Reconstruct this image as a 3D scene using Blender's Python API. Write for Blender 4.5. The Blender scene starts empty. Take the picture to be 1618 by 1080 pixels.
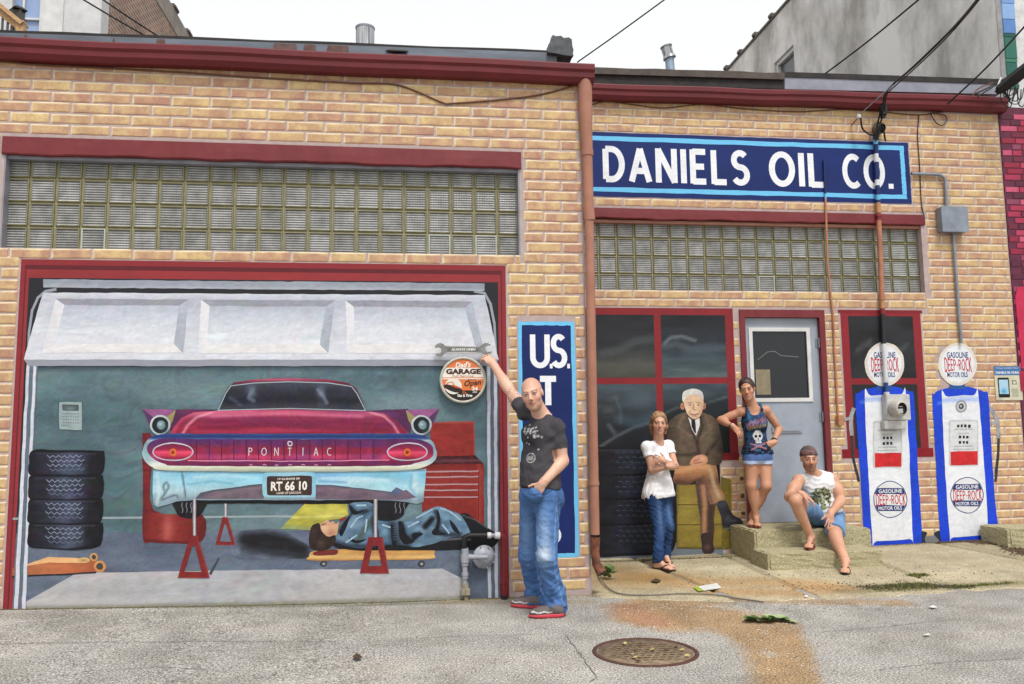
import bpy, bmesh, math, random
import numpy as np
from mathutils import Vector, Matrix

random.seed(7)
RNG = np.random.default_rng(7)
SC = bpy.context.scene
COL = SC.collection

# ------------------------------------------------------------------ camera
F, YAW, PIT, ROL = 1280.0, 0.12552, 0.10649, -0.01202      # focal length in photo pixels, angles in radians
DIST, EYE, S = 6.845, 1.390, 1.686                         # camera to garage wall, eye height, set-back of the office wall

def ray(x, y):
    u = (x - 809) / F; v = (y - 540) / F
    c, s = math.cos(ROL), math.sin(ROL); u, v = c*u + s*v, -s*u + c*v
    d = (u, 1.0, -v)
    c, s = math.cos(PIT), math.sin(PIT); d = (d[0], c*d[1] - s*d[2], s*d[1] + c*d[2])
    c, s = math.cos(YAW), math.sin(YAW)
    return (c*d[0] + s*d[1], -s*d[0] + c*d[1], d[2])

def at(x, y, Y):
    d = ray(x, y); t = (Y + DIST) / d[1]
    return Vector((d[0]*t, Y, EYE + d[2]*t))

def atg(x, y, Z=0.0):
    d = ray(x, y); t = (Z - EYE) / d[2]
    return Vector((d[0]*t, d[1]*t - DIST, Z))

cam_d = bpy.data.cameras.new('camera'); cam = bpy.data.objects.new('camera', cam_d); COL.objects.link(cam)
cam_d.sensor_width = 36.0; cam_d.lens = F * 36.0 / 1618.0; cam_d.clip_end = 2000; cam_d.clip_start = 0.05
fw = Vector(ray(809, 540)).normalized()
rt = (Vector(ray(810, 540)) - Vector(ray(808, 540))).normalized()
up = rt.cross(fw).normalized()
cam.matrix_world = Matrix(((rt.x, up.x, -fw.x, 0), (rt.y, up.y, -fw.y, -DIST), (rt.z, up.z, -fw.z, EYE), (0, 0, 0, 1)))
SC.camera = cam

# ------------------------------------------------------------------ sky, sun, exposure (bright overcast)
SUN_EL, SUN_AZ = math.radians(60), math.radians(168)        # azimuth from +Y clockwise: behind the camera, to the right
w = bpy.data.worlds.new('World'); SC.world = w; w.use_nodes = True
nt = w.node_tree; nt.nodes.clear()
sky = nt.nodes.new('ShaderNodeTexSky'); sky.sky_type = 'NISHITA'; sky.sun_disc = False
sky.sun_elevation = SUN_EL; sky.sun_rotation = SUN_AZ; sky.air_density = 1.0; sky.dust_density = 4.0; sky.ozone_density = 1.0
hs = nt.nodes.new('ShaderNodeHueSaturation'); hs.inputs['Saturation'].default_value = 0.10
mixw = nt.nodes.new('ShaderNodeMix'); mixw.data_type = 'RGBA'; mixw.inputs[0].default_value = 0.65
mixw.inputs[7].default_value = (7.2, 7.25, 7.4, 1)          # an even cloud layer over most of the sky
bg = nt.nodes.new('ShaderNodeBackground'); bg.inputs['Strength'].default_value = 0.105
out = nt.nodes.new('ShaderNodeOutputWorld')
nt.links.new(sky.outputs[0], hs.inputs['Color']); nt.links.new(hs.outputs[0], mixw.inputs[6])
nt.links.new(mixw.outputs[2], bg.inputs['Color']); nt.links.new(bg.outputs[0], out.inputs['Surface'])
sun_d = bpy.data.lights.new('sun', 'SUN'); sun_d.energy = 1.5; sun_d.angle = math.radians(14); sun_d.color = (1.0, 0.965, 0.92)
sun = bpy.data.objects.new('sun', sun_d); COL.objects.link(sun)
sdir = Vector((math.sin(SUN_AZ)*math.cos(SUN_EL), math.cos(SUN_AZ)*math.cos(SUN_EL), math.sin(SUN_EL)))
sun.rotation_euler = sdir.to_track_quat('Z', 'Y').to_euler()
SC.view_settings.view_transform = 'Standard'; SC.view_settings.look = 'None'
SC.view_settings.exposure = 0.74; SC.view_settings.gamma = 1.0

# ------------------------------------------------------------------ helpers
def lin(c):
    c = np.asarray(c, float) / 255.0
    return np.where(c <= 0.04045, c / 12.92, ((c + 0.055) / 1.055) ** 2.4)
KALB = 0.86                                                   # paint albedo for a full 255 tone
def col(r, g, b): return tuple(float(v) for v in lin((r, g, b)) * KALB)

def tag(o, label=None, cat=None, group=None, kind=None):
    if label: o['label'] = label
    if cat: o['category'] = cat
    if group: o['group'] = group
    if kind: o['kind'] = kind
    return o
def empty(name, loc=(0, 0, 0), parent=None):
    o = bpy.data.objects.new(name, None); COL.objects.link(o); o.location = loc; o.empty_display_size = 0.1
    if parent: setp(o, parent)
    return o
def setp(o, parent):
    """parent without moving: meshes are modelled in world coordinates, so an object's location is its world location"""
    o.parent = parent; o.matrix_parent_inverse = Matrix.Translation(-Vector(parent.location))
def link(name, me, m=None, parent=None, loc=None):
    o = bpy.data.objects.new(name, me); COL.objects.link(o)
    if m is not None and len(me.materials) == 0: me.materials.append(m)
    if parent is not None: setp(o, parent)
    if loc is not None: o.location = loc
    return o

class G:
    """mesh collector in world coordinates"""
    def __init__(s): s.v = []; s.f = []; s.sm = []
    def add(s, vs, fs, smooth=False):
        n = len(s.v); s.v += [tuple(p) for p in vs]; s.f += [tuple(i + n for i in f) for f in fs]; s.sm += [smooth]*len(fs)
    def box(s, x0, x1, y0, y1, z0, z1, b=0.0):
        if b <= 0:
            vs = [(x, y, z) for x in (x0, x1) for y in (y0, y1) for z in (z0, z1)]
            s.add(vs, [(0, 1, 3, 2), (4, 6, 7, 5), (0, 4, 5, 1), (2, 3, 7, 6), (0, 2, 6, 4), (1, 5, 7, 3)])
            return s
        bm = bmesh.new(); bmesh.ops.create_cube(bm, size=1)
        for v in bm.verts: v.co = ((x0+x1)/2 + v.co.x*(x1-x0), (y0+y1)/2 + v.co.y*(y1-y0), (z0+z1)/2 + v.co.z*(z1-z0))
        bmesh.ops.bevel(bm, geom=bm.edges[:], offset=b, segments=2, affect='EDGES')
        s.frombm(bm); return s
    def frombm(s, bm, smooth=False):
        bm.verts.ensure_lookup_table()
        for i, v in enumerate(bm.verts): v.index = i
        s.add([v.co[:] for v in bm.verts], [[v.index for v in f.verts] for f in bm.faces], smooth); bm.free()
    def tube(s, pts, r, n=10, cap=True, smooth=True):
        pts = [Vector(p) for p in pts]; rs = r if isinstance(r, (list, tuple)) else [r]*len(pts)
        rings = []; prev = None
        for i, p in enumerate(pts):
            t = (pts[min(i+1, len(pts)-1)] - pts[max(i-1, 0)]).normalized()
            if prev is None:
                a = Vector((0, 0, 1)) if abs(t.z) < 0.9 else Vector((1, 0, 0))
                u = t.cross(a).normalized()
            else:
                u = (prev - t*prev.dot(t)).normalized()
            prev = u; v = t.cross(u)
            rings.append([p + (u*math.cos(2*math.pi*k/n) + v*math.sin(2*math.pi*k/n))*rs[i] for k in range(n)])
        vs = [q for ring in rings for q in ring]; fs = []
        for i in range(len(rings)-1):
            for k in range(n): fs.append((i*n+k, i*n+(k+1) % n, (i+1)*n+(k+1) % n, (i+1)*n+k))
        s.add(vs, fs, smooth)
        if cap: s.add(rings[0], [tuple(range(n))[::-1]]); s.add(rings[-1], [tuple(range(n))])
        return s
    def cyl(s, a, b, r, n=20, r2=None, smooth=True):
        return s.tube([a, b], [r, r if r2 is None else r2], n, True, smooth)
    def lathe(s, c, axis, prof, n=24, smooth=True):
        """prof: list of (distance along axis, radius)"""
        c = Vector(c); axis = Vector(axis).normalized()
        a = Vector((0, 0, 1)) if abs(axis.z) < 0.9 else Vector((1, 0, 0))
        u = axis.cross(a).normalized(); v = axis.cross(u)
        vs = []; fs = []
        for d, r in prof:
            for k in range(n): vs.append(c + axis*d + (u*math.cos(2*math.pi*k/n) + v*math.sin(2*math.pi*k/n))*r)
        for i in range(len(prof)-1):
            for k in range(n): fs.append((i*n+k, i*n+(k+1) % n, (i+1)*n+(k+1) % n, (i+1)*n+k))
        s.add(vs, fs, smooth); return s
    def prism(s, poly, y0, y1):
        """poly: list of (x,z), extruded along Y"""
        n = len(poly)
        vs = [(x, y0, z) for x, z in poly] + [(x, y1, z) for x, z in poly]
        s.add(vs, [tuple(range(n)), tuple(range(2*n-1, n-1, -1))] + [(i, i+n, (i+1) % n + n, (i+1) % n) for i in range(n)]); return s
    def mesh(s, name):
        me = bpy.data.meshes.new(name); me.from_pydata(s.v, [], s.f)
        me.polygons.foreach_set('use_smooth', s.sm); me.update(); return me
    def build(s, name, m, parent=None):
        me = s.mesh(name)
        bm = bmesh.new(); bm.from_mesh(me); bmesh.ops.recalc_face_normals(bm, faces=bm.faces[:]); bm.to_mesh(me); bm.free()
        return link(name, me, m, parent)

# ------------------------------------------------------------------ materials
MATS = {}
def base_mat(name):
    m = bpy.data.materials.new(name); m.use_nodes = True
    n = m.node_tree; b = n.nodes['Principled BSDF']; MATS[name] = m
    return m, n, b
def N(n, t, **kw):
    nd = n.nodes.new(t)
    for k, v in kw.items(): setattr(nd, k, v)
    return nd
def noise(n, scale, detail=4, rough=0.6, coord='Object', stretch=None):
    tc = N(n, 'ShaderNodeTexCoord'); mp = N(n, 'ShaderNodeMapping')
    n.links.new(tc.outputs[coord], mp.inputs[0])
    if stretch: mp.inputs['Scale'].default_value = stretch
    nz = N(n, 'ShaderNodeTexNoise'); nz.inputs['Scale'].default_value = scale; nz.inputs['Detail'].default_value = detail; nz.inputs['Roughness'].default_value = rough
    n.links.new(mp.outputs[0], nz.inputs['Vector']); return nz
def ramp(n, src, stops):
    r = N(n, 'ShaderNodeValToRGB'); e = r.color_ramp.elements
    while len(e) < len(stops): e.new(0.5)
    for el, (p, c) in zip(e, stops): el.position = p; el.color = (*c, 1)
    n.links.new(src, r.inputs[0]); return r
def mixc(n, fac, a, b, mode='MIX'):
    mx = N(n, 'ShaderNodeMix', data_type='RGBA', blend_type=mode)
    for i, s in ((0, fac), (6, a), (7, b)):
        if hasattr(s, 'links'): n.links.new(s, mx.inputs[i])
        elif isinstance(s, (int, float)): mx.inputs[i].default_value = s
        else: mx.inputs[i].default_value = (*s, 1)
    return mx.outputs[2]
def bump(n, b, src, strength=0.3, dist=0.01):
    bp = N(n, 'ShaderNodeBump'); bp.inputs['Strength'].default_value = strength; bp.inputs['Distance'].default_value = dist
    n.links.new(src, bp.inputs['Height']); n.links.new(bp.outputs[0], b.inputs['Normal'])
def mat(name, c, c2=None, rough=0.6, metal=0.0, scale=8.0, bmp=0.15, bscale=60, stretch=None, detail=6, spec=0.35, lo=0.35, hi=0.65):
    """colour c blotched with c2 by noise, fine bump"""
    if name in MATS: return MATS[name]
    m, n, b = base_mat(name)
    b.inputs['Roughness'].default_value = rough; b.inputs['Metallic'].default_value = metal
    b.inputs['Specular IOR Level'].default_value = spec
    if c2 is None: c2 = tuple(v*0.8 for v in c)
    nz = noise(n, scale, detail, 0.65, stretch=stretch)
    r = ramp(n, nz.outputs['Fac'], [(lo, c), (hi, c2)])
    n.links.new(r.outputs[0], b.inputs['Base Color'])
    if bmp:
        nb = noise(n, bscale, 3); bump(n, b, nb.outputs['Fac'], bmp, 0.004)
    return m

def attr_mat(name, rough=0.55, spec=0.3, var=0.10, scale=14, bmp=0.12, bscale=45, stretch=None):
    """colours carried by the mesh (paint layers, skin, fabric), with brush or weave variation"""
    if name in MATS: return MATS[name]
    m, n, b = base_mat(name)
    a = N(n, 'ShaderNodeAttribute', attribute_name='Col')
    nz = noise(n, scale, 5, 0.6, stretch=stretch)
    r = ramp(n, nz.outputs['Fac'], [(0.25, (1-var,)*3), (0.75, (1+var,)*3)])
    n.links.new(mixc(n, 1.0, a.outputs['Color'], r.outputs[0], 'MULTIPLY'), b.inputs['Base Color'])
    b.inputs['Roughness'].default_value = rough; b.inputs['Specular IOR Level'].default_value = spec
    if bmp:
        nb = noise(n, bscale, 4); bump(n, b, nb.outputs['Fac'], bmp, 0.004)
    return m
PAINT = attr_mat('mural_paint', 0.6, 0.25, 0.09, 16, 0.25, 38, stretch=(.7, 1, 1.8))

def set_col(me, cols):
    """cols: (nverts,3) linear"""
    a = me.color_attributes.new('Col', 'FLOAT_COLOR', 'POINT')
    c = np.ones((len(me.vertices), 4), np.float32); c[:, :3] = cols
    a.data.foreach_set('color', c.ravel())

# ------------------------------------------------------------------ 2D paint engine: outlines filled with graded colour, laid flat on a wall
def cr(pts, n=6, closed=True):
    """smooth curve through points"""
    P = [np.array(p, float) for p in pts]; o = []; L = len(P)
    for i in range(L if closed else L-1):
        a, b, c, d = (P[(i-1) % L], P[i], P[(i+1) % L], P[(i+2) % L]) if closed else (P[max(i-1, 0)], P[i], P[i+1], P[min(i+2, L-1)])
        for k in range(n):
            t = k/n
            o.append(tuple(0.5*((2*b) + (c-a)*t + (2*a-5*b+4*c-d)*t*t + (3*b-a-3*c+d)*t**3)))
    if not closed: o.append(tuple(P[-1]))
    return o
def ell(cx, cy, rx, ry, n=36, a0=0, a1=360):
    full = abs(a1-a0) >= 360
    m = n if full else n+1
    return [(cx + rx*math.cos(math.radians(a0+(a1-a0)*k/n)), cy + ry*math.sin(math.radians(a0+(a1-a0)*k/n))) for k in range(m)]
def rrect(x0, y0, x1, y1, r, n=5):
    o = []
    for cx, cy, a in ((x1-r, y1-r, 0), (x0+r, y1-r, 90), (x0+r, y0+r, 180), (x1-r, y0+r, 270)):
        o += [(cx+r*math.cos(math.radians(a+90*k/n)), cy+r*math.sin(math.radians(a+90*k/n))) for k in range(n+1)]
    return o
def strokes(lines, wd, ext=0.35, butt=True):
    """polylines -> list of quads of width wd"""
    o = []
    for ln in lines:
        for i in range(len(ln)-1):
            a = np.array(ln[i], float); b = np.array(ln[i+1], float); t = b-a; L = np.hypot(*t)
            if L < 1e-9: continue
            t /= L; nn = np.array([-t[1], t[0]])*wd/2
            e0 = 0 if (butt and i == 0) else ext*wd; e1 = 0 if (butt and i == len(ln)-2) else ext*wd
            if len(ln) > 6: e0 = min(e0, wd*0.12); e1 = min(e1, wd*0.12)
            a2 = a-t*e0; b2 = b+t*e1
            o.append([tuple(a2+nn), tuple(b2+nn), tuple(b2-nn), tuple(a2-nn)])
    return o
def scan(rings, res=3.0, union=False, cres=None):
    """fill: even-odd over all rings, or union of rings. returns verts (N,2), quads"""
    edges = []; ys = set()
    for ri, r in enumerate(rings):
        L = len(r)
        for i in range(L):
            x0, y0 = r[i]; x1, y1 = r[(i+1) % L]; ys.add(round(y0, 5))
            if abs(y1-y0) < 1e-7: continue
            edges.append((y0, x0, y1, x1, ri) if y0 < y1 else (y1, x1, y0, x0, ri))
    ys = sorted(ys); Y = []
    for a, b in zip(ys[:-1], ys[1:]):
        k = max(1, int(math.ceil((b-a)/res)))
        Y += [a+(b-a)*i/k for i in range(k)]
    Y.append(ys[-1]); V = []; Q = []
    E = np.array(edges); cres = cres or res
    for ya, yb in zip(Y[:-1], Y[1:]):
        if yb-ya < 1e-6: continue
        ym = (ya+yb)/2
        act = E[(E[:, 0] <= ym) & (E[:, 2] > ym)]
        if len(act) < 2: continue
        sl = (act[:, 3]-act[:, 1])/(act[:, 2]-act[:, 0])
        xm = act[:, 1]+sl*(ym-act[:, 0]); xa = act[:, 1]+sl*(ya-act[:, 0]); xb = act[:, 1]+sl*(yb-act[:, 0])
        segs = []
        if union:
            iv = []
            for ri in np.unique(act[:, 4]):
                id_ = np.where(act[:, 4] == ri)[0]; id_ = id_[np.argsort(xm[id_])]
                iv += [(id_[i], id_[i+1]) for i in range(0, len(id_)-1, 2)]
            iv.sort(key=lambda p: xm[p[0]])
            cur = None
            for l, r in iv:
                if cur is None: cur = [l, r]
                elif xm[l] <= xm[cur[1]]+1e-9:
                    if xm[r] > xm[cur[1]]: cur[1] = r
                else: segs.append(tuple(cur)); cur = [l, r]
            if cur: segs.append(tuple(cur))
        else:
            o = np.argsort(xm); segs = [(o[i], o[i+1]) for i in range(0, len(o)-1, 2)]
        for l, r in segs:
            k = max(1, int(math.ceil((xm[r]-xm[l])/cres))); n0 = len(V)
            for i in range(k+1):
                t = i/k
                V.append((xa[l]+(xa[r]-xa[l])*t, ya)); V.append((xb[l]+(xb[r]-xb[l])*t, yb))
            Q += [(n0+2*i, n0+2*i+1, n0+2*i+3, n0+2*i+2) for i in range(k)]
    return np.array(V, float), Q

_NZ = {}
def vnoise(x, y, seed=0):
    """smooth 2-D value noise 0..1"""
    if seed not in _NZ: _NZ[seed] = np.random.default_rng(seed+100).random((64, 64))
    g = _NZ[seed]; xi = np.floor(x).astype(int); yi = np.floor(y).astype(int); fx = x-xi; fy = y-yi
    fx = fx*fx*(3-2*fx); fy = fy*fy*(3-2*fy)
    q = lambda a, b: g[a % 64, b % 64]
    return (q(xi, yi)*(1-fx)+q(xi+1, yi)*fx)*(1-fy)+(q(xi, yi+1)*(1-fx)+q(xi+1, yi+1)*fx)*fy

def segdist(x, y, pts):
    d = np.full(x.shape, 1e9)
    for (x0, y0), (x1, y1) in zip(pts[:-1], pts[1:]):
        dx, dy = x1-x0, y1-y0; L = dx*dx+dy*dy+1e-9
        t = np.clip(((x-x0)*dx+(y-y0)*dy)/L, 0, 1)
        d = np.minimum(d, np.hypot(x-x0-t*dx, y-y0-t*dy))
    return d
def C(base, *ops):
    """colour function (photo tones 0..255): base then soft layers"""
    def fn(x, y):
        c = np.empty((len(x), 3)); c[:] = base
        for op in ops:
            k = op[0]
            if k in 'vh':
                p = [s[0] for s in op[1]]; cs = np.array([s[1] for s in op[1]], float); q = y if k == 'v' else x
                c = np.stack([np.interp(q, p, cs[:, i]) for i in range(3)], 1)
            elif k == 'b':      # blob cx cy rx ry colour alpha
                _, cx, cy, rx, ry, cc, al = op
                wg = al*np.exp(-(((x-cx)/rx)**2+((y-cy)/ry)**2)); c = c*(1-wg[:, None])+np.array(cc)*wg[:, None]
            elif k == 's':      # stroke pts width colour alpha
                _, pts, wd, cc, al = op
                wg = al*np.clip(1.35-segdist(x, y, pts)/wd, 0, 1); c = c*(1-wg[:, None])+np.array(cc)*wg[:, None]
            elif k == 'n':      # noise amp sx sy seed (brush)
                _, am, sx, sy, sd = op
                nv = vnoise(x/sx, y/sy, sd)*0.65+vnoise(x/sx*2.3+9, y/sy*2.3+5, sd+1)*0.35
                c = c*(1+am*(nv[:, None]*2-1))
            elif k == 'm':      # blend to colour by noise: colour amount sx sy seed
                _, cc, am, sx, sy, sd = op
                nv = np.clip((vnoise(x/sx, y/sy, sd)-0.35)*1.8, 0, 1)*am; c = c*(1-nv[:, None])+np.array(cc)*nv[:, None]
        return np.clip(c, 0, 255)
    return fn

STEP = 0.0007
def unsteady(ring, step):
    """the uneven edge of a hand-held brush: one warp field shared by all layers"""
    P = []
    for (x0, y0), (x1, y1) in zip(ring, list(ring[1:])+[ring[0]]):
        k = max(1, int(math.hypot(x1-x0, y1-y0)/step)) if step else 1
        P += [(x0+(x1-x0)*i/k, y0+(y1-y0)*i/k) for i in range(k)]
    V = np.array(P, float)
    wx = (vnoise(V[:, 0]/13, V[:, 1]/13, 61)-.5)*1.3+(vnoise(V[:, 0]/4.5, V[:, 1]/4.5, 62)-.5)*.6; wy = (vnoise(V[:, 0]/13+7, V[:, 1]/13, 63)-.5)*1.3+(vnoise(V[:, 0]/4.5, V[:, 1]/4.5+3, 64)-.5)*.6
    return [tuple(p) for p in V+np.stack([wx, wy], 1)]
def paint(name, rings, fn, layer, Y=0.0, parent=None, res=2.5, union=False, m=None, world=False, flat=None):
    """flat paint layer on the plane Y; rings in photo pixels (or world x,z)"""
    if rings and not isinstance(rings[0][0], (tuple, list, np.ndarray)): rings = [rings]
    if not world: rings = [unsteady(r, 0 if union else 11) for r in rings]
    V, Q = scan(rings, res, union, cres=1e9 if flat is not None else None)
    V0 = V; yy = Y - 0.002 - layer*STEP
    if world: W = [(a, yy, b) for a, b in V]
    else: W = [at(a, b, yy)[:] for a, b in V]
    me = bpy.data.meshes.new(name)
    # orient quads towards the viewer (-Y)
    me.from_pydata(W, [], [q if world else q[::-1] for q in Q]); me.update()
    c = np.empty((len(V), 3)); c[:] = flat if flat is not None else 0
    if flat is None:
        c = fn(V0[:, 0], V0[:, 1])
        if not world:  # dabs: streaks along the stroke, with a little colour drift
            x_, y_ = V0[:, 0], V0[:, 1]; an_ = 1.2*vnoise(x_/60, y_/60, 71); u_ = x_*np.cos(an_)+y_*np.sin(an_); v_ = y_*np.cos(an_)-x_*np.sin(an_)
            br_ = vnoise(u_/17, v_/3.6, 72)*.6+vnoise(u_/8, v_/2.7, 73)*.4; lum_ = c.mean(1, keepdims=True)/255; c = c*(1+(.30-.23*lum_)*(br_[:, None]-.5))
            c = c+(np.stack([vnoise(u_/20, v_/7, 74+k_) for k_ in range(3)], 1)-.5)*(16-11*lum_)
            c = np.clip(c, 0, 255)
    set_col(me, lin(c)*KALB)
    return link(name, me, m or PAINT, parent)

# stroke capitals for painted signs (unit height, own width)
def arc(cx, cy, rx, ry, a0, a1, n=14): return [(cx+rx*math.cos(math.radians(a0+(a1-a0)*k/n)), cy+ry*math.sin(math.radians(a0+(a1-a0)*k/n))) for k in range(n+1)]
GLY = {
 'D': (.56, [[(.0, 0), (.0, 1)], [(0, 1), (.2, 1)]+arc(.2, .5, .36, .5, 90, -90)+[(0, 0)]]),
 'A': (.62, [[(0, -.06), (.31, 1.04)], [(.62, -.06), (.31, 1.04)], [(.12, .3), (.5, .3)]]),
 'N': (.56, [[(0, -.07), (0, 1.07)], [(0, 1.05), (.56, -.05)], [(.56, -.07), (.56, 1.07)]]),
 'I': (.0, [[(0, -.07), (0, 1.07)]]),
 'E': (.42, [[(0, -.07), (0, 1.07)], [(0, 1), (.46, 1)], [(0, .5), (.40, .5)], [(0, 0), (.46, 0)]]),
 'L': (.40, [[(0, -.07), (0, 1.07)], [(0, 0), (.44, 0)]]),
 'S': (.44, [arc(.22, .76, .22, .24, 35, 270, 12)[:-1]+arc(.22, .26, .24, .26, 90, -150, 12)]),
 'O': (.70, [arc(.35, .5, .35, .5, 0, 368, 26)]),
 'C': (.56, [arc(.35, .5, .35, .5, 52, 308, 20)]),
 'U': (.54, [[(0, 1.07), (0, .32)]+arc(.27, .28, .27, .28, 180, 360, 12)+[(.54, 1.07)]]),
 'T': (.50, [[(-.04, 1), (.54, 1)], [(.25, -.07), (.25, 1)]]),
 'R': (.48, [[(0, -.07), (0, 1.07)], [(0, 1), (.2, 1)]+arc(.2, .75, .26, .25, 90, -90, 10)+[(0, .5)], [(.2, .5), (.48, -.06)]]),
 'P': (.46, [[(0, -.07), (0, 1.07)], [(0, 1), (.2, 1)]+arc(.2, .75, .26, .25, 90, -90, 10)+[(0, .5)]]),
 'K': (.48, [[(0, -.07), (0, 1.07)], [(0, .4), (.46, 1.05)], [(.14, .55), (.48, -.06)]]),
 'M': (.66, [[(0, -.07), (0, 1.07)], [(0, 1.05), (.33, .25)], [(.33, .25), (.66, 1.05)], [(.66, 1.07), (.66, -.07)]]),
 'G': (.58, [arc(.35, .5, .35, .5, 50, 360, 20)+[(.36, .5)]]),
 '-': (.26, [[(0, .45), (.26, .45)]]),
 '.': (.0, [[(0, -.07), (0, .10)]]),
 '6': (.42, [arc(.21, .27, .21, .27, 0, 368, 16), [(.0, .3), (.04, .6), (.16, .9), (.26, 1.06)]]),
 '0': (.42, [arc(.21, .5, .21, .5, 0, 368, 20)]),
 '1': (.12, [[(.12, -.07), (.12, 1.07)], [(.12, .98), (-.06, .84)]]),
}
def sign_text(txt, x0, z0, ht, width, wt, gap=.24, space=.35, fn=None):
    """stroke lettering rings in world x,z. fn warps (u 0..1, v 0..1) -> (x,z)"""
    adv = 0; items = []
    for ch in txt:
        if ch == ' ': adv += space; continue
        w_, ls = GLY[ch]; items.append((adv, ls)); adv += w_+gap
    tot = adv-gap; rings = []
    for a, ls in items:
        for quad in strokes([[((a+x), y) for x, y in l] for l in ls], wt):
            if fn: rings.append([fn(x/tot, y) for x, y in quad])
            else: rings.append([(x0+x/tot*width, z0+y*ht) for x, y in quad])
    return rings

def text_mesh(name, txt, x, z, width, height, Y, c, parent=None, bold=0.0, shear=0.0, m=None, rot=0.0, mode='C'):
    """small print: letters as flat mesh, fitted to a box centred on x,z"""
    cu = bpy.data.curves.new('print', 'FONT'); cu.body = txt; cu.offset = bold; cu.shear = shear; cu.resolution_u = 2
    o = bpy.data.objects.new('print', cu); COL.objects.link(o)
    dg = bpy.context.evaluated_depsgraph_get(); dg.update()
    me = bpy.data.meshes.new_from_object(o.evaluated_get(dg)); me.name = name
    bpy.data.objects.remove(o); bpy.data.curves.remove(cu)
    n = len(me.vertices); co = np.empty(n*3); me.vertices.foreach_get('co', co); co = co.reshape(-1, 3)
    mn, mx = co.min(0), co.max(0); u = (co[:, 0]-(mn[0]+mx[0])/2)/(mx[0]-mn[0])*width; v = (co[:, 1]-(mn[1]+mx[1])/2)/(mx[1]-mn[1])*height
    ca, sa = math.cos(rot), math.sin(rot)
    P = np.stack([x+u*ca-v*sa, np.full(n, Y), z+u*sa+v*ca], 1)
    me.vertices.foreach_set('co', P.ravel()); me.materials.clear(); me.update()
    if m is None: set_col(me, np.tile(lin(c)*KALB, (n, 1)))
    return link(name, me, m or PAINT, parent)
def text_px(name, txt, cx, cy, wpx, hpx, Y, c, parent=None, **k):
    p = at(cx, cy, Y); q = at(cx+wpx/2, cy, Y); r = at(cx-wpx/2, cy, Y); t = at(cx, cy-hpx/2, Y); b_ = at(cx, cy+hpx/2, Y)
    return text_mesh(name, txt, p.x, p.z, q.x-r.x, t.z-b_.z, Y, c, parent, **k)
# ================================================================== ground
def ground_z(x, y):
    """road level, the concrete apron rising a little to the office wall"""
    z = 0.056*min(1, max(0, -x/3.1))**1.25
    if x > 1.50:
        t = min(1, max(0, (y+0.05)/1.7)); z = t*(0.012+0.016*max(0, x-2.2))
    return z
def axis(lo, hi, step, far):
    a = [lo-far, lo-far/3, lo-far/9, lo-far/27, lo-far/80] + list(np.arange(lo, hi+1e-6, step)) + [hi+far/80, hi+far/27, hi+far/9, hi+far/3, hi+far]
    return np.array(a)
gx = axis(-4.4, 7.2, 0.04, 400); gy = axis(-3.0, 1.72, 0.04, 400)
GX, GY = np.meshgrid(gx, gy, indexing='ij'); gxx = GX.ravel(); gyy = GY.ravel()
def gp(x, y): p = atg(x, y); return (p.x, p.y)
STAIN = (192, 142, 90)
def G_(pts): return [gp(*p) for p in pts]
gcol = C((166, 164, 160), ('n', .06, .5, .5, 3), ('n', .05, .09, .09, 5),
   ('m', (186, 181, 172), .4, 1.6, .35, 9),
   ('s', G_([(-40, 985), (400, 974), (780, 962)]), .13, (150, 145, 132), .35),
   ('s', G_([(-40, 970), (400, 962), (760, 950)]), .05, (92, 90, 74), .55),
   ('s', G_([(930, 950), (700, 952), (820, 945)]), .09, (140, 128, 108), .55),
   ('s', G_([(0, 1028), (300, 1020), (700, 1010)]), .012, (140, 138, 134), .5),
   ('m', (120, 116, 108), .30, .22, .22, 21))
stain = C((0, 0, 0),
   ('s', G_([(1005, 962), (1015, 976), (1060, 985)]), .27, (255, 255, 255), .85),
   ('s', G_([(1050, 950), (1110, 968), (1180, 985)]), .34, (255, 255, 255), .80),
   ('s', G_([(1110, 970), (1180, 998), (1222, 1035), (1240, 1095)]), .19, (255, 255, 255), .85),
   ('s', G_([(1230, 985), (1258, 1035), (1262, 1095)]), .13, (255, 255, 255), .75),
   ('s', G_([(1100, 945), (1280, 950), (1420, 952)]), .15, (255, 255, 255), .55),
   ('b', *gp(1218, 1032), .07, .12, (0, 0, 0), .6))
cg = gcol(gxx, gyy); cst = stain(gxx, gyy)/255.0; red_ = C((0, 0, 0), ('s', G_([(985, 960), (1030, 982)]), .20, (255, 255, 255), .9))(gxx, gyy)/255.0; cst[:, 1] = red_[:, 0]
cg2 = cg*1.0
# ---- the concrete apron in front of the office lies on the same sheet level as its own slabs
gzz = np.array([ground_z(a, b)-0.02*(a > 1.5 and b > -0.1) for a, b in zip(gxx, gyy)])
me = bpy.data.meshes.new('road')
nx_, ny_ = len(gx), len(gy)
fs = [(i*ny_+j, (i+1)*ny_+j, (i+1)*ny_+j+1, i*ny_+j+1) for i in range(nx_-1) for j in range(ny_-1)]
me.from_pydata(np.stack([gxx, gyy, gzz], 1).tolist(), [], fs); me.update(); set_col(me, lin(cg)*0.78)
m, n, b = base_mat('asphalt')
a_ = N(n, 'ShaderNodeAttribute', attribute_name='Col')
n1 = noise(n, 78, 2, .7); n2 = noise(n, 190, 2, .7); n3 = noise(n, 3, 5, .6)
r1 = ramp(n, n1.outputs['Fac'], [(.36, (.36, .35, .34)), (.45, (.90, .90, .89)), (.54, (1.06, 1.06, 1.06)), (.64, (1.8, 1.78, 1.74))])
r2 = ramp(n, n2.outputs['Fac'], [(.40, (.52, .51, .50)), (.5, (1, 1, 1)), (.60, (1.55, 1.53, 1.5))])
r3 = ramp(n, n3.outputs['Fac'], [(.35, (.90, .90, .90)), (.7, (1.10, 1.09, 1.07))])
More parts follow.
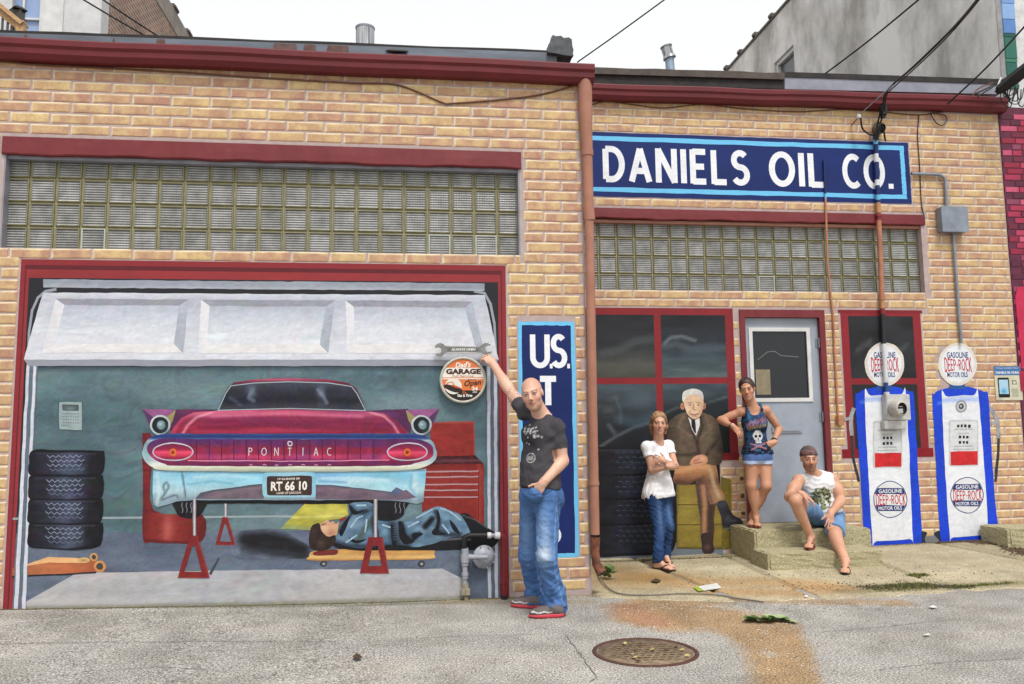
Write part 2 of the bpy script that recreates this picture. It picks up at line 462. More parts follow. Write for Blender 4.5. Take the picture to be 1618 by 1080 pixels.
cc = mixc(n, 1, mixc(n, 1, a_.outputs['Color'], r1.outputs[0], 'MULTIPLY'), mixc(n, 1, r2.outputs[0], r3.outputs[0], 'MULTIPLY'), 'MULTIPLY')
n.links.new(cc, b.inputs['Base Color']); b.inputs['Roughness'].default_value = .9; b.inputs['Specular IOR Level'].default_value = .2
bump(n, b, n1.outputs['Fac'], .35, .004)
at2 = me.color_attributes.new('Stain', 'FLOAT_COLOR', 'POINT'); c4 = np.ones((len(me.vertices), 4), np.float32); c4[:, :3] = cst; at2.data.foreach_set('color', c4.ravel())
sa = N(n, 'ShaderNodeAttribute', attribute_name='Stain'); ss = N(n, 'ShaderNodeSeparateColor'); n.links.new(sa.outputs['Color'], ss.inputs[0])
nA = noise(n, 4.5, 7, .7); nB = noise(n, 55, 3, .7); ma = N(n, 'ShaderNodeMath', operation='MULTIPLY_ADD'); ma.inputs[1].default_value = .9; n.links.new(nA.outputs['Fac'], ma.inputs[0])
mb = N(n, 'ShaderNodeMath', operation='MULTIPLY_ADD'); mb.inputs[1].default_value = .8; mb.inputs[2].default_value = -.85; n.links.new(nB.outputs['Fac'], mb.inputs[0]); n.links.new(mb.outputs[0], ma.inputs[2])
ad_ = N(n, 'ShaderNodeMath', operation='ADD'); n.links.new(ss.outputs[0], ad_.inputs[0]); n.links.new(ma.outputs[0], ad_.inputs[1])
rs_ = ramp(n, ad_.outputs[0], [(.18, (0, 0, 0)), (.36, (.45, .45, .45)), (.70, (1, 1, 1))])
tint = mixc(n, ss.outputs[1], (.98, .70, .43), (1.04, .60, .38))
n.links.new(mixc(n, rs_.outputs[0], cc, mixc(n, 1, cc, tint, 'MULTIPLY')), b.inputs['Base Color'])
road = link('road', me, m); tag(road, 'grey speckled asphalt road with rusty run-off stains', kind='structure')

# concrete slabs of the apron (pieces with open joints)
m, n, b = base_mat('concrete_slab')
a_ = N(n, 'ShaderNodeAttribute', attribute_name='Col')
n1 = noise(n, 80, 3, .7); n3 = noise(n, 5, 6, .65)
r1 = ramp(n, n1.outputs['Fac'], [(.38, (.62, .60, .56)), (.5, (1, 1, 1)), (.62, (1.32, 1.31, 1.26))])
r3 = ramp(n, n3.outputs['Fac'], [(.3, (.84, .83, .79)), (.7, (1.12, 1.11, 1.08))])
n.links.new(mixc(n, 1, mixc(n, 1, a_.outputs['Color'], r1.outputs[0], 'MULTIPLY'), r3.outputs[0], 'MULTIPLY'), b.inputs['Base Color'])
b.inputs['Roughness'].default_value = .9; b.inputs['Specular IOR Level'].default_value = .2; bump(n, b, n1.outputs['Fac'], .4, .004)
MSLAB = m
apron = empty('pavement', (3.5, .5, 0)); tag(apron, 'pale stained concrete pavement slabs in front of the office wall', kind='structure')
slabcol = C((196, 186, 160), ('n', .07, .5, .5, 31), ('n', .05, .12, .12, 33),
   ('b', *gp(1010, 915), .55, .42, (164, 124, 72), .80), ('b', *gp(960, 900), .3, .3, (126, 96, 60), .55),
   ('s', G_([(1090, 922), (1200, 920), (1290, 925)]), .22, (198, 158, 110), .70), ('s', G_([(1130, 935), (1250, 938), (1330, 930)]), .18, (192, 150, 104), .65),
   ('b', *gp(1130, 900), .35, .18, (206, 200, 176), .7),
   ('s', G_([(1330, 936), (1450, 930), (1618, 922)]), .10, (120, 112, 80), .50),
   ('b', *gp(1430, 925), .45, .10, (86, 84, 60), .7), ('s', G_([(960, 890), (1160, 880)]), .08, (120, 110, 88), .5),
   ('s', G_([(1380, 872), (1600, 862)]), .10, (128, 116, 92), .6), ('m', (168, 156, 130), .45, .6, .3, 37))
edge = [gp(938, 944), gp(1010, 948), gp(1120, 952), gp(1250, 950), gp(1400, 944), gp(1520, 936), gp(1625, 930)]
def eY(x): return float(np.interp(x, [p[0] for p in edge], [p[1] for p in edge]))
xb = [1.505, 2.34, 3.30, 4.62, 5.75, 7.2]     # joints between slabs (at the wall); they run out to the road
xr = [1.505, 2.62, 3.26, 4.55, 6.30, 7.2]
for k in range(5):
    nx2, ny2 = max(8, int((xb[k+1]-xb[k])/.035)), 48
    P = []; 
    for i in range(nx2+1):
        for j in range(ny2+1):
            u, v = i/nx2, j/ny2
            g_ = .008
            xw = xb[k]+g_+(xb[k+1]-xb[k]-2*g_)*u; xo = xr[k]+g_+(xr[k+1]-xr[k]-2*g_)*u
            ya = eY(xo)+0.03*math.sin(xo*9)*math.sin(xo*23); yw = S+.02
            y_ = ya+(yw-ya)*v; x_ = xo+(xw-xo)*v
            dz = -.03 if (i in (0, nx2) or j in (0,)) else 0
            P.append((x_, y_, ground_z(x_, y_)+.006+dz+.003*math.sin(k*2.1+x_*1.3)))
    Q = [(i*(ny2+1)+j, (i+1)*(ny2+1)+j, (i+1)*(ny2+1)+j+1, i*(ny2+1)+j+1) for i in range(nx2) for j in range(ny2)]
    me = bpy.data.meshes.new('slab'); me.from_pydata(P, [], Q); me.update()
    A = np.array(P); c_ = slabcol(A[:, 0], A[:, 1])
    if k == 4: c_ = c_*np.array([.90, .90, .88])
    set_col(me, lin(c_)*0.74); link('slab', me, MSLAB, apron)

# ================================================================== building materials
RED = mat('dark_red_paint', col(112, 36, 42), col(124, 46, 50), .5, scale=5, bmp=.3, bscale=25)
RED2 = mat('gutter_red', col(112, 32, 38), col(98, 28, 34), .42, scale=3, bmp=.1)
MORTAR = mat('mortar_paint', col(190, 172, 168), col(174, 154, 150), .75, scale=12, bmp=.3)
FLASH = mat('flashing_metal', col(118, 128, 140), col(96, 100, 108), .45, metal=.25, scale=2.2, stretch=(.6, 1, 3), bmp=.1)
TAR = mat('roof_tar', col(52, 46, 44), col(30, 28, 28), .7, scale=9, bmp=.5, bscale=20)
OLIVE = mat('block_mortar', col(178, 172, 134), col(154, 148, 108), .6, scale=9, bmp=.2)
RIMG = mat('block_rim', col(150, 146, 116), col(126, 122, 94), .3, scale=10, bmp=.1, spec=.5)
GREYTRIM = mat('grey_window_frame', col(150, 150, 158), col(128, 128, 136), .5, scale=6)
PIPEBROWN = mat('brown_pipe_paint', col(176, 124, 102), col(160, 110, 90), .45, scale=5, bmp=.1)
GALV = mat('galvanised_steel', col(150, 158, 168), col(128, 136, 146), .42, metal=.35, scale=7, bmp=.05)
BLACKR = mat('black_rubber', col(34, 33, 34), col(24, 24, 25), .55, scale=20, bmp=.1)
WHITEP = mat('white_paint', col(226, 226, 224), col(206, 206, 204), .5, scale=6, bmp=.1)
CONC = mat('step_concrete', col(196, 188, 152), col(140, 132, 100), .9, scale=75, bmp=.6, bscale=110, detail=8, lo=.38, hi=.62)

def wall_boxes(g, x0, x1, z0, z1, y0, y1, holes):
    """wall slab split around rectangular openings"""
    xs = sorted({x0, x1, *[h[0] for h in holes], *[h[1] for h in holes]})
    for a, b_ in zip(xs[:-1], xs[1:]):
        zz = z0
        for h in sorted([h for h in holes if h[0] <= a+1e-6 and h[1] >= b_-1e-6], key=lambda h: h[2]):
            if h[2] > zz+1e-6: g.box(a, b_, y0, y1, zz, h[2])
            zz = max(zz, h[3])
        if z1 > zz+1e-6: g.box(a, b_, y0, y1, zz, z1)

# ---- bricks: hand-painted pieces, each slightly proud of the mortar, with a pale upper and left arris
m, n, b = base_mat('painted_brick')
oi = N(n, 'ShaderNodeObjectInfo'); tc = N(n, 'ShaderNodeTexCoord')
vm = N(n, 'ShaderNodeVectorMath', operation='ADD'); n.links.new(tc.outputs['Object'], vm.inputs[0])
mu = N(n, 'ShaderNodeMath', operation='MULTIPLY'); mu.inputs[1].default_value = 91.0; n.links.new(oi.outputs['Random'], mu.inputs[0])
cb = N(n, 'ShaderNodeCombineXYZ')
for i in range(3): n.links.new(mu.outputs[0], cb.inputs[i])
n.links.new(cb.outputs[0], vm.inputs[1])
nz = N(n, 'ShaderNodeTexNoise'); nz.inputs['Scale'].default_value = 9; nz.inputs['Detail'].default_value = 5; n.links.new(vm.outputs[0], nz.inputs['Vector'])
nf = N(n, 'ShaderNodeTexNoise'); nf.inputs['Scale'].default_value = 42; nf.inputs['Detail'].default_value = 4; n.links.new(vm.outputs[0], nf.inputs['Vector'])
rb = ramp(n, oi.outputs['Random'], [(0, col(184, 134, 114)), (.2, col(190, 146, 120)), (.4, col(204, 166, 128)), (.62, col(218, 190, 130)), (.8, col(192, 148, 122)), (1, col(224, 200, 136))])
ro = ramp(n, nz.outputs['Fac'], [(.38, col(176, 128, 108)), (.5, col(202, 164, 124)), (.62, col(226, 202, 140))])
bc = mixc(n, .5, rb.outputs[0], ro.outputs[0])
rf = ramp(n, nf.outputs['Fac'], [(.3, (.88, .87, .86)), (.7, (1.1, 1.1, 1.1))])
bc = mixc(n, 1, bc, rf.outputs[0], 'MULTIPLY')
bc = mixc(n, .14, bc, col(204, 168, 142))
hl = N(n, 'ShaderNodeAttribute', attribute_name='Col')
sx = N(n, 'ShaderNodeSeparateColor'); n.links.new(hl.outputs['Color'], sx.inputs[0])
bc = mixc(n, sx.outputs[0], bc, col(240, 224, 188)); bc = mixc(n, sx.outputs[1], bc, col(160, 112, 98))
ge = N(n, 'ShaderNodeNewGeometry'); mpg = N(n, 'ShaderNodeMapping'); mpg.inputs['Scale'].default_value = (1.3, 1, .35); n.links.new(ge.outputs['Position'], mpg.inputs[0])
nw_ = N(n, 'ShaderNodeTexNoise'); nw_.inputs['Scale'].default_value = 2.2; nw_.inputs['Detail'].default_value = 8; nw_.inputs['Roughness'].default_value = .7; n.links.new(mpg.outputs[0], nw_.inputs['Vector'])
rw_ = ramp(n, nw_.outputs['Fac'], [(.34, (.86, .85, .84)), (.5, (.98, .98, .98)), (.66, (1.06, 1.06, 1.06))]); bc = mixc(n, 1, bc, rw_.outputs[0], 'MULTIPLY')
n.links.new(bc, b.inputs['Base Color']); b.inputs['Roughness'].default_value = .62; b.inputs['Specular IOR Level'].default_value = .25
bump(n, b, nf.outputs['Fac'], .3, .004)
BRICKM = m
BL, BH, BP, BC = .301, .0800, .315, .0925
def brick_mesh(seed, ht):
    r = random.Random(seed); U = [0, .026, .06, .25, .5, .75, .96, 1]; W = [0, .10, .30, .80, .93, 1]
    hw = .05*r.random(); V = []; Cc = []
    for i, u in enumerate(U):
        for j, v in enumerate(W):
            jx = r.uniform(-.0035, .0035) if i in (0, 7) else 0
            jz = r.uniform(-.0032, .0032)*(1 if j in (0, 5) else .8)
            dy = 0 if (i in (0, 7) or j in (0, 5)) else -.0035
            V.append((u*BL+jx, dy, v*ht+jz))
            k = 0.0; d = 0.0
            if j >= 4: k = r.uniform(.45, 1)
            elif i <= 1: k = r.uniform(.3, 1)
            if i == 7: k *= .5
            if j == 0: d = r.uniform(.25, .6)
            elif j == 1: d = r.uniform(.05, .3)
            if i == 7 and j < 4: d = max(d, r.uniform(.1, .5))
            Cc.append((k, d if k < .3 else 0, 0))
    nw = len(W); Fq = [(i*nw+j, (i+1)*nw+j, (i+1)*nw+j+1, i*nw+j+1) for i in range(len(U)-1) for j in range(nw-1)]
    ring = [i*nw for i in range(8)]+[7*nw+j for j in range(1, nw)]+[i*nw+nw-1 for i in range(6, -1, -1)]+[j for j in range(nw-2, 0, -1)]
    n0 = len(V)
    for q in ring: V.append((V[q][0], .004, V[q][2])); Cc.append(Cc[q])
    L = len(ring); Fq += [(ring[k], ring[(k+1) % L], n0+(k+1) % L, n0+k)[::-1] for k in range(L)]
    me = bpy.data.meshes.new('brick'); me.from_pydata(V, [], Fq); me.update(); set_col(me, np.array(Cc)); me.materials.append(BRICKM); return me
BRICKS = [brick_mesh(s_, BH) for s_ in range(14)]
LAID = {}
def lay_bricks(parent, Y, x0, x1, ztop, zbot, holes, off=0.0, rnd=None, ragged=True, minlen=.038):
    """running bond between x0 and x1 around openings; holes (x0,x1,z0,z1)"""
    rnd = rnd or random.Random(3); cnt = 0; row = 0; z = ztop
    while z-BC > zbot-.03:
        za, zb = z-BC, z
        spans = [(x0, x1)]
        for h in holes:
            if h[3] > za+.02 and h[2] < zb-.02:
                nspan = []
                for a, b_ in spans:
                    if h[1] <= a or h[0] >= b_: nspan.append((a, b_)); continue
                    if h[0] > a: nspan.append((a, h[0]))
                    if h[1] < b_: nspan.append((h[1], b_))
                spans = nspan
        for a, b_ in spans:
            xs0 = math.floor((a-off)/BP)*BP+off+(row % 2)*BP/2-BP
            k = 0
            while xs0+k*BP < b_:
                p, q = max(a, xs0+k*BP)+.006, min(b_, xs0+(k+1)*BP)-.009; k += 1
                if q-p < minlen: continue
                o = bpy.data.objects.new('brick', rnd.choice(BRICKS)); COL.objects.link(o); setp(o, parent)
                o.location = (p, Y-.001, za+.0065+rnd.uniform(-.0025, .0025)); o.scale = ((q-p)/BL, 1, 1+rnd.uniform(-.05, .03)); o.rotation_euler = (0, rnd.uniform(-.006, .006), 0)
                cnt += 1; LAID.setdefault(parent.name, []).append(o)
        z -= BC; row += 1
    return cnt

# ---- glass blocks
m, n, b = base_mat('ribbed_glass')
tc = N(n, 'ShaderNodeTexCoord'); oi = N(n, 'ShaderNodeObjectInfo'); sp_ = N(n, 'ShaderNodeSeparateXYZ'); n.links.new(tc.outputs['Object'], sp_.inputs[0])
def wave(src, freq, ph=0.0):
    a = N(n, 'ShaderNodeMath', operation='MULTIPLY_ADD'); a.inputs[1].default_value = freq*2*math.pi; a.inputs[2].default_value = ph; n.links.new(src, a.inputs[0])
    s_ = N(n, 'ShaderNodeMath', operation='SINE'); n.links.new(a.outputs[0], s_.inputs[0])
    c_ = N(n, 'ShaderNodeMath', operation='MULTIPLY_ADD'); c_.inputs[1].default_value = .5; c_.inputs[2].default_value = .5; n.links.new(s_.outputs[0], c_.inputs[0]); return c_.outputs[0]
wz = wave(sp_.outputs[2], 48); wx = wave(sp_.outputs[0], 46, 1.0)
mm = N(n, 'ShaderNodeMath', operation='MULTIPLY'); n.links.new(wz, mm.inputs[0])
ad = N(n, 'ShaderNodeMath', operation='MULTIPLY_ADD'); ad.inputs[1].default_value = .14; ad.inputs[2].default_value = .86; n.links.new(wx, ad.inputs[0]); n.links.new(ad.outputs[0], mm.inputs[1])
rg = ramp(n, mm.outputs[0], [(.05, col(80, 80, 76)), (.40, col(132, 132, 128)), (.9, col(190, 191, 188))])  # light and dark refraction bands of the ribs, put into the base colour
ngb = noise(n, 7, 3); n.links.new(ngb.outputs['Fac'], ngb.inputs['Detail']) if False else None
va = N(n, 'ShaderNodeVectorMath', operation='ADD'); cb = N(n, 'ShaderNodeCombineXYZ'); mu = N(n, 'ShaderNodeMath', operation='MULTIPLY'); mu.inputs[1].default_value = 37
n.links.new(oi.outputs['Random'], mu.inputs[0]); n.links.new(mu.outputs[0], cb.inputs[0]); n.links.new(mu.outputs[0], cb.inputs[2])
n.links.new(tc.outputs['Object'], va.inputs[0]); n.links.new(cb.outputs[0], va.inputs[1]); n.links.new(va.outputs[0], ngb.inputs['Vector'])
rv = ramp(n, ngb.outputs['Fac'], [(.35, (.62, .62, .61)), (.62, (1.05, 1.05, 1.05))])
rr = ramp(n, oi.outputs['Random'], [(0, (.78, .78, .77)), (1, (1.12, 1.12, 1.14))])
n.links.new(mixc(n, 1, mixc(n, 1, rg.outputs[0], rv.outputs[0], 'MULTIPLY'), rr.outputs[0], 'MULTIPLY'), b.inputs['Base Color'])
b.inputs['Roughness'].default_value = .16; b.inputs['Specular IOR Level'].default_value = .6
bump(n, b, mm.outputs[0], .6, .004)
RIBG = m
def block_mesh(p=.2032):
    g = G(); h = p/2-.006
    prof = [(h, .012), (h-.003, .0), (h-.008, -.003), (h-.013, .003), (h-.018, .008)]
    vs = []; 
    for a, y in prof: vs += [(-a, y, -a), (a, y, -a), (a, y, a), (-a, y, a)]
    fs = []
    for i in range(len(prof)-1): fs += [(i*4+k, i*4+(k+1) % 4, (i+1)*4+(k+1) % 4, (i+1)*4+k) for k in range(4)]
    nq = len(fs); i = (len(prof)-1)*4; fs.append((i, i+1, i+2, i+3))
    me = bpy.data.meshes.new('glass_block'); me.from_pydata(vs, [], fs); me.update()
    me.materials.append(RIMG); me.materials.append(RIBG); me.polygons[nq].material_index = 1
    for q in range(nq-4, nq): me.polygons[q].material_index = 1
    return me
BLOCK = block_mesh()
BLOCK_W = BLOCK.copy(); BLOCK_W.materials[0] = mat('block_rim_pale', col(206, 212, 206), col(186, 192, 184), .4)
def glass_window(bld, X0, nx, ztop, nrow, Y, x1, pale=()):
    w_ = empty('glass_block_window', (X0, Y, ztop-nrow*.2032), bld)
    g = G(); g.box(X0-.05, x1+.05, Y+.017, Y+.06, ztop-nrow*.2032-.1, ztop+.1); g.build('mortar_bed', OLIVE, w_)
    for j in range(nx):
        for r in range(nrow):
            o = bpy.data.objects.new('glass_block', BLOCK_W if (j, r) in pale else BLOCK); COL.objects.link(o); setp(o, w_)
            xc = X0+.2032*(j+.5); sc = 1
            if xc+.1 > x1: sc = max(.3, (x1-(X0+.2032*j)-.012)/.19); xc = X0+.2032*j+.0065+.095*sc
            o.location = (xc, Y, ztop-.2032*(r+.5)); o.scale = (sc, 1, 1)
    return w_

# ================================================================== garage building (near wall, Y = 0)
gar = empty('garage_building', (-1, 0, 0)); tag(gar, 'low garage building with painted tan brick wall and long glass block window', 'building')
ZT = 4.47; CX = 1.512
WIN = (-3.275, .948, 2.885, 3.70); LIN = (-3.29, .963, 3.655, 3.803)
g = G(); wall_boxes(g, -6.0, CX, -.3, ZT, 0, .28, [WIN])
g.box(CX-.28, CX, .28, S+.3, -.3, ZT); gw = g.build('wall', MORTAR, gar)
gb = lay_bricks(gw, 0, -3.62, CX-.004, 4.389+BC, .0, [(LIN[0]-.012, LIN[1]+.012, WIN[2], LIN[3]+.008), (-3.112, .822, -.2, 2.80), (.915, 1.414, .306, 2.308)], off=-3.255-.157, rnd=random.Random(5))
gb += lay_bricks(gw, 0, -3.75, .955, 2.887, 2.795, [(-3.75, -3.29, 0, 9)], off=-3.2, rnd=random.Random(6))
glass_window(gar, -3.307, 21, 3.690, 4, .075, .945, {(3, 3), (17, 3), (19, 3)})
g = G(); g.box(-3.275, -3.262, .0, .08, 2.885, 3.66); g.box(.934, .948, .0, .08, 2.885, 3.66); g.box(-3.262, .934, .02, .08, 3.628, 3.658); g.build('window_frame', GREYTRIM, gar)
# lintel with an uneven lower arris
def lintel(x0, x1, z0, z1, Y, parent, seed, name='lintel'):
    r = random.Random(seed); nn = int((x1-x0)/.05); vs = []; fs = []
    for i in range(nn+1):
        x = x0+(x1-x0)*i/nn; dz = .004*math.sin(i*.23+seed)+.003*math.sin(i*.71)+r.uniform(-.002, .002); dy = .002*math.sin(i*.31)+r.uniform(-.001, .001)
        vs += [(x, Y+.03, z1), (x, Y-.018, z1), (x, Y-.021+dy, (z0+z1)/2), (x, Y-.022+dy, z0+dz+.010), (x, Y-.016, z0+dz), (x, Y+.03, z0+dz)]
    for i in range(nn): fs += [(i*6+k, i*6+k+1, (i+1)*6+k+1, (i+1)*6+k) for k in range(5)]
    fs += [(0, 1, 2, 3, 4, 5), tuple(nn*6+k for k in range(5, -1, -1))]
    g = G(); g.add(vs, fs); return g.build(name, RED, parent)
lintel(LIN[0], LIN[1], LIN[2], LIN[3], 0, gar, 3)
# gutter (K profile) and flashing
def gutter(x0, x1, z0, z1, Y, parent, name='gutter', xz=0.0):
    h = z1-z0; prof = [(0, .0), (-.085, .0), (-.115, .25), (-.118, .52), (-.135, .66), (-.135, .93), (-.128, 1.0), (-.110, 1.0), (-.110, .85), (0, .9)]
    nn = 30; vs = []; fs = []; L = len(prof); r = random.Random(4)
    for i in range(nn+1):
        x = x0+(x1-x0)*i/nn; w_ = .004*math.sin(i*.8)+r.uniform(-.002, .002)
        vs += [(x, Y+dy, z0+h*t+w_+xz*(i/nn)) for dy, t in prof]
    for i in range(nn): fs += [(i*L+k, i*L+(k+1) % L, (i+1)*L+(k+1) % L, (i+1)*L+k) for k in range(L)]
    fs += [tuple(range(L)), tuple(nn*L+k for k in range(L-1, -1, -1))]
    g = G(); g.add(vs, fs); return g.build(name, RED2, parent)
gutter(-6.0, 1.615, 4.435, 4.595, 0, gar)
g = G(); g.box(-6, CX, .0, .26, 4.47, 4.60); g.build('fascia', RED2, gar)
def band(pts_lo, pts_hi, Y0, Y1, name, m_, parent):
    """roof edge strip between two pixel polylines, as a slab"""
    g = G(); lo = [at(x, y, Y0) for x, y in pts_lo]; hi = [at(x, y, Y0) for x, y in pts_hi]; nn = len(lo); vs = []; fs = []
    for a, b_ in zip(lo, hi): vs += [a, b_, (b_.x, Y1, b_.z-.01), (a.x, Y1, a.z)]
    for i in range(nn-1): fs += [(i*4+k, i*4+(k+1) % 4, (i+1)*4+(k+1) % 4, (i+1)*4+k) for k in range(4)]
    fs += [(0, 1, 2, 3), tuple((nn-1)*4+k for k in (3, 2, 1, 0))]; g.add(vs, fs); return g.build(name, m_, parent)
xs_ = list(range(-420, 881, 65))
band([(x, 63+.0405*x+3) for x in xs_], [(x, 51+.0365*x) for x in xs_], .02, .6, 'flashing', FLASH, gar)
band([(x, 51+.0365*x+4) for x in xs_], [(x, 47+.0365*x+random.uniform(-1.0, 1.0)) for x in xs_], .035, 1.5, 'roof_edge', TAR, gar)
# rust and tar patches on the flashing
RUST = mat('rust', col(112, 92, 88), col(96, 64, 56), .8, scale=14, bmp=.3)
for x0, x1 in ((245, 262), (430, 470), (478, 500), (515, 552), (176, 182), (36, 44)):
    band([(x0, 63+.0405*x0+1), (x1, 63+.0405*x1+1)], [(x0+3, 52+.0365*x0), (x1-2, 52+.0365*x1)], .014, .02, 'rust_patch', RUST, gar)
g = G(); bm = bmesh.new(); bmesh.ops.create_icosphere(bm, subdivisions=2, radius=1)
for v in bm.verts:
    k = 1+.25*math.sin(v.co.x*7+v.co.z*5)+random.uniform(-.1, .1); v.co = Vector((v.co.x*.10*k, v.co.y*.02, v.co.z*.014*k))+at(626, 81, .005)
g.frombm(bm, True); g.build('tar_patch', TAR, gar)
# tar-paper bundle on the corner
g = G(); bm = bmesh.new(); bmesh.ops.create_cube(bm, size=1); bmesh.ops.subdivide_edges(bm, edges=bm.edges[:], cuts=4, use_grid_fill=True)
c0 = at(883, 82, .10); r_ = random.Random(11)
for v in bm.verts:
    x, y, z = v.co; s_ = .21 - .05*z
    v.co = c0+Vector((x*s_+z*.02+r_.uniform(-.008, .008), y*.26, z*.165+x*-.03+r_.uniform(-.010, .010)))
g.frombm(bm); o = g.build('tar_paper_bundle', mat('tar_paper', col(98, 102, 106), col(70, 74, 78), .75, scale=12, bmp=.5), None); tag(o, 'crumpled grey tar paper bundle on the roof corner above the drainpipe', 'tar paper')

# ================================================================== office building (set-back wall, Y = S)
off = empty('office_building', (4.3, S, 0)); tag(off, 'set-back office building with painted tan brick wall, door and glass blocks', 'building')
ZT2 = 5.06; RX = 6.955
WIN2 = (1.60, 5.868, 2.886, 3.70); LIN2 = (1.55, 5.912, 3.668, 3.795)
DOOR = (3.620, 4.617, .33, 2.674)
g = G(); wall_boxes(g, CX, RX, -.3, ZT2, S, S+.3, [WIN2, (DOOR[0]+.05, DOOR[1]-.05, .33, DOOR[3]-.06)]); ow = g.build('wall', MORTAR, off)
SGN = (1.6, 5.772, 3.928, 4.660)
holes2 = [(1.5, 5.874, 2.69, 2.9), (1.5, LIN2[1]+.01, WIN2[2], 3.928), (1.5, SGN[1]+.006, SGN[2]-.006, SGN[3]+.006), (1.5, 3.545, -.2, 2.692), (DOOR[0]-.006, DOOR[1]+.006, -.2, DOOR[3]+.008), (4.80, 5.795, 1.10, 2.685), (4.74, 5.84, 1.02, 1.12),
          (4.93, 5.50, .0, 1.70), (5.87, 6.40, .0, 1.70), (5.06, 5.38, 1.7, 2.2), (5.99, 6.28, 1.7, 2.2)]
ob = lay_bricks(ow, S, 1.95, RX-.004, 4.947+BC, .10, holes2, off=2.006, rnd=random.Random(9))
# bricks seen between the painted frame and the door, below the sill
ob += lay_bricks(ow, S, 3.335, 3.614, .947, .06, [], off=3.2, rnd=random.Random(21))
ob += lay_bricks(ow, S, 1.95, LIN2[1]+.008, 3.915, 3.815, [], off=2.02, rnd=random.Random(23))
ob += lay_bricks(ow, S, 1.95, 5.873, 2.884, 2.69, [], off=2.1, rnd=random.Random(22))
def join_rest(parent, keep=298):
    """the shortest cut pieces past the limit become one part"""
    L = sorted(LAID[parent.name], key=lambda o: -o.scale.x); rest = L[keep:]
    if not rest: return
    V = []; Fq = []; Cc = []
    for o in rest:
        n0 = len(V); mw = Matrix.LocRotScale(o.location, o.rotation_euler, o.scale); V += [(mw @ v.co)[:] for v in o.data.vertices]; Fq += [tuple(n0+i for i in p.vertices) for p in o.data.polygons]
        a = np.empty(len(o.data.vertices)*4, np.float32); o.data.color_attributes['Col'].data.foreach_get('color', a); Cc.append(a.reshape(-1, 4)[:, :3])
    me = bpy.data.meshes.new('brick_pieces'); me.from_pydata(V, [], Fq); me.update(); set_col(me, np.concatenate(Cc)); b2 = link('brick_pieces', me, BRICKM, parent); b2['kind'] = 'stuff'
    for o in rest: bpy.data.objects.remove(o)
join_rest(ow); join_rest(gw)
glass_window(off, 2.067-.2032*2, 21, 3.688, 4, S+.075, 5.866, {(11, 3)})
lintel(LIN2[0], LIN2[1], LIN2[2]+.01, LIN2[3], S, off, 5)
g = G(); g.box(1.6, 5.868, S+.02, S+.08, 3.64, 3.672); g.build('window_frame', PIPEBROWN, off)
gutter(1.45, 7.0, 5.005, 5.165, S, off, xz=.05)
g = G(); g.box(CX, RX, S+.0, S+.26, 5.06, 5.19); g.build('fascia', RED2, off)
xs2 = list(range(900, 1581, 34))
def fy(x): return 106+.030*(x-940) if x < 1240 else 115+.0335*(x-1240)
lo_ = [(x, 133+.024*(x-940)) for x in xs2]
i1 = [i for i, x in enumerate(xs2) if x <= 1250]; i2 = [i for i, x in enumerate(xs2) if x >= 1240]
band([lo_[i] for i in i1], [(xs2[i], fy(xs2[i])+8+random.uniform(-1, 1)) for i in i1], S+.02, S+.7, 'flashing', TAR, off)
band([(xs2[i], fy(xs2[i])+10) for i in i1], [(xs2[i], 106+.030*(xs2[i]-940)+random.uniform(-1, 1)) for i in i1], S-.01, S+1.5, 'roof_edge', mat('roof_brown', col(92, 82, 74), col(70, 62, 58), .7, scale=8), off)
band([lo_[i] for i in i2], [(xs2[i], fy(xs2[i])+3) for i in i2], S+.02, S+.7, 'flashing', mat('flashing_pale', col(156, 158, 170), col(136, 138, 150), .5, scale=4), off)
band([(xs2[i], fy(xs2[i])+6) for i in i2], [(xs2[i], fy(xs2[i])-2) for i in i2], S+.01, S+1.5, 'roof_edge', TAR, off)
g = G(); g.box(1.3, RX, S+.3, 9.0, 5.0, 5.10); g.build('roof', TAR, off)
g = G(); g.box(-6, CX-.28, .3, 6.0, 4.35, 4.46); g.build('roof', TAR, gar)

# ---- door
door = empty('door', (DOOR[0], S, .33), off)
GREYD = mat('grey_door_paint', col(168, 176, 188), col(152, 160, 172), .4, scale=3, bmp=.05)
x0, x1, z0, z1 = DOOR
g = G(); g.box(x0, x0+.062, S-.018, S+.10, z0, z1); g.box(x1-.062, x1, S-.018, S+.10, z0, z1); g.box(x0+.062, x1-.062, S-.018, S+.10, z1-.085, z1); fr = g.build('door_frame', RED, off)
tag(fr, 'dark red painted door frame')
gx0, gx1 = at(1190, 560, S).x, at(1279, 560, S).x; gz0, gz1 = at(1230, 630, S).z, at(1230, 521, S).z
g = G(); wall_boxes(g, x0+.064, x1-.064, z0+.012, z1-.088, S+.035, S+.08, [(gx0, gx1, gz0, gz1)]); sl = g.build('door_leaf', GREYD, door)
g = G()
for a in ((gx0-.03, gx0+.012, gz0-.03, gz1+.03), (gx1-.012, gx1+.03, gz0-.03, gz1+.03), (gx0+.012, gx1-.012, gz0-.03, gz0+.012), (gx0+.012, gx1-.012, gz1-.012, gz1+.03)): g.box(a[0], a[1], S+.022, S+.040, a[2], a[3])
g.build('glazing_bead', WHITEP, door)
m, n, b = base_mat('dark_glass'); b.inputs['Base Color'].default_value = (.014, .016, .018, 1); b.inputs['Roughness'].default_value = .06; b.inputs['Specular IOR Level'].default_value = .45
DGLASS = m
g = G(); g.box(gx0, gx1, S+.045, S+.055, gz0, gz1); pane = g.build('pane', DGLASS, door)
p0, p1 = at(1198, 623, S), at(1219, 583, S)
g = G(); g.box(p0.x, p1.x, S+.041, S+.0445, p0.z, p1.z); o = g.build('notice', mat('notice_paper', col(150, 138, 112), col(132, 120, 98), .7, scale=20), door)
p0, p1 = at(1222, 684, S), at(1269, 672, S)
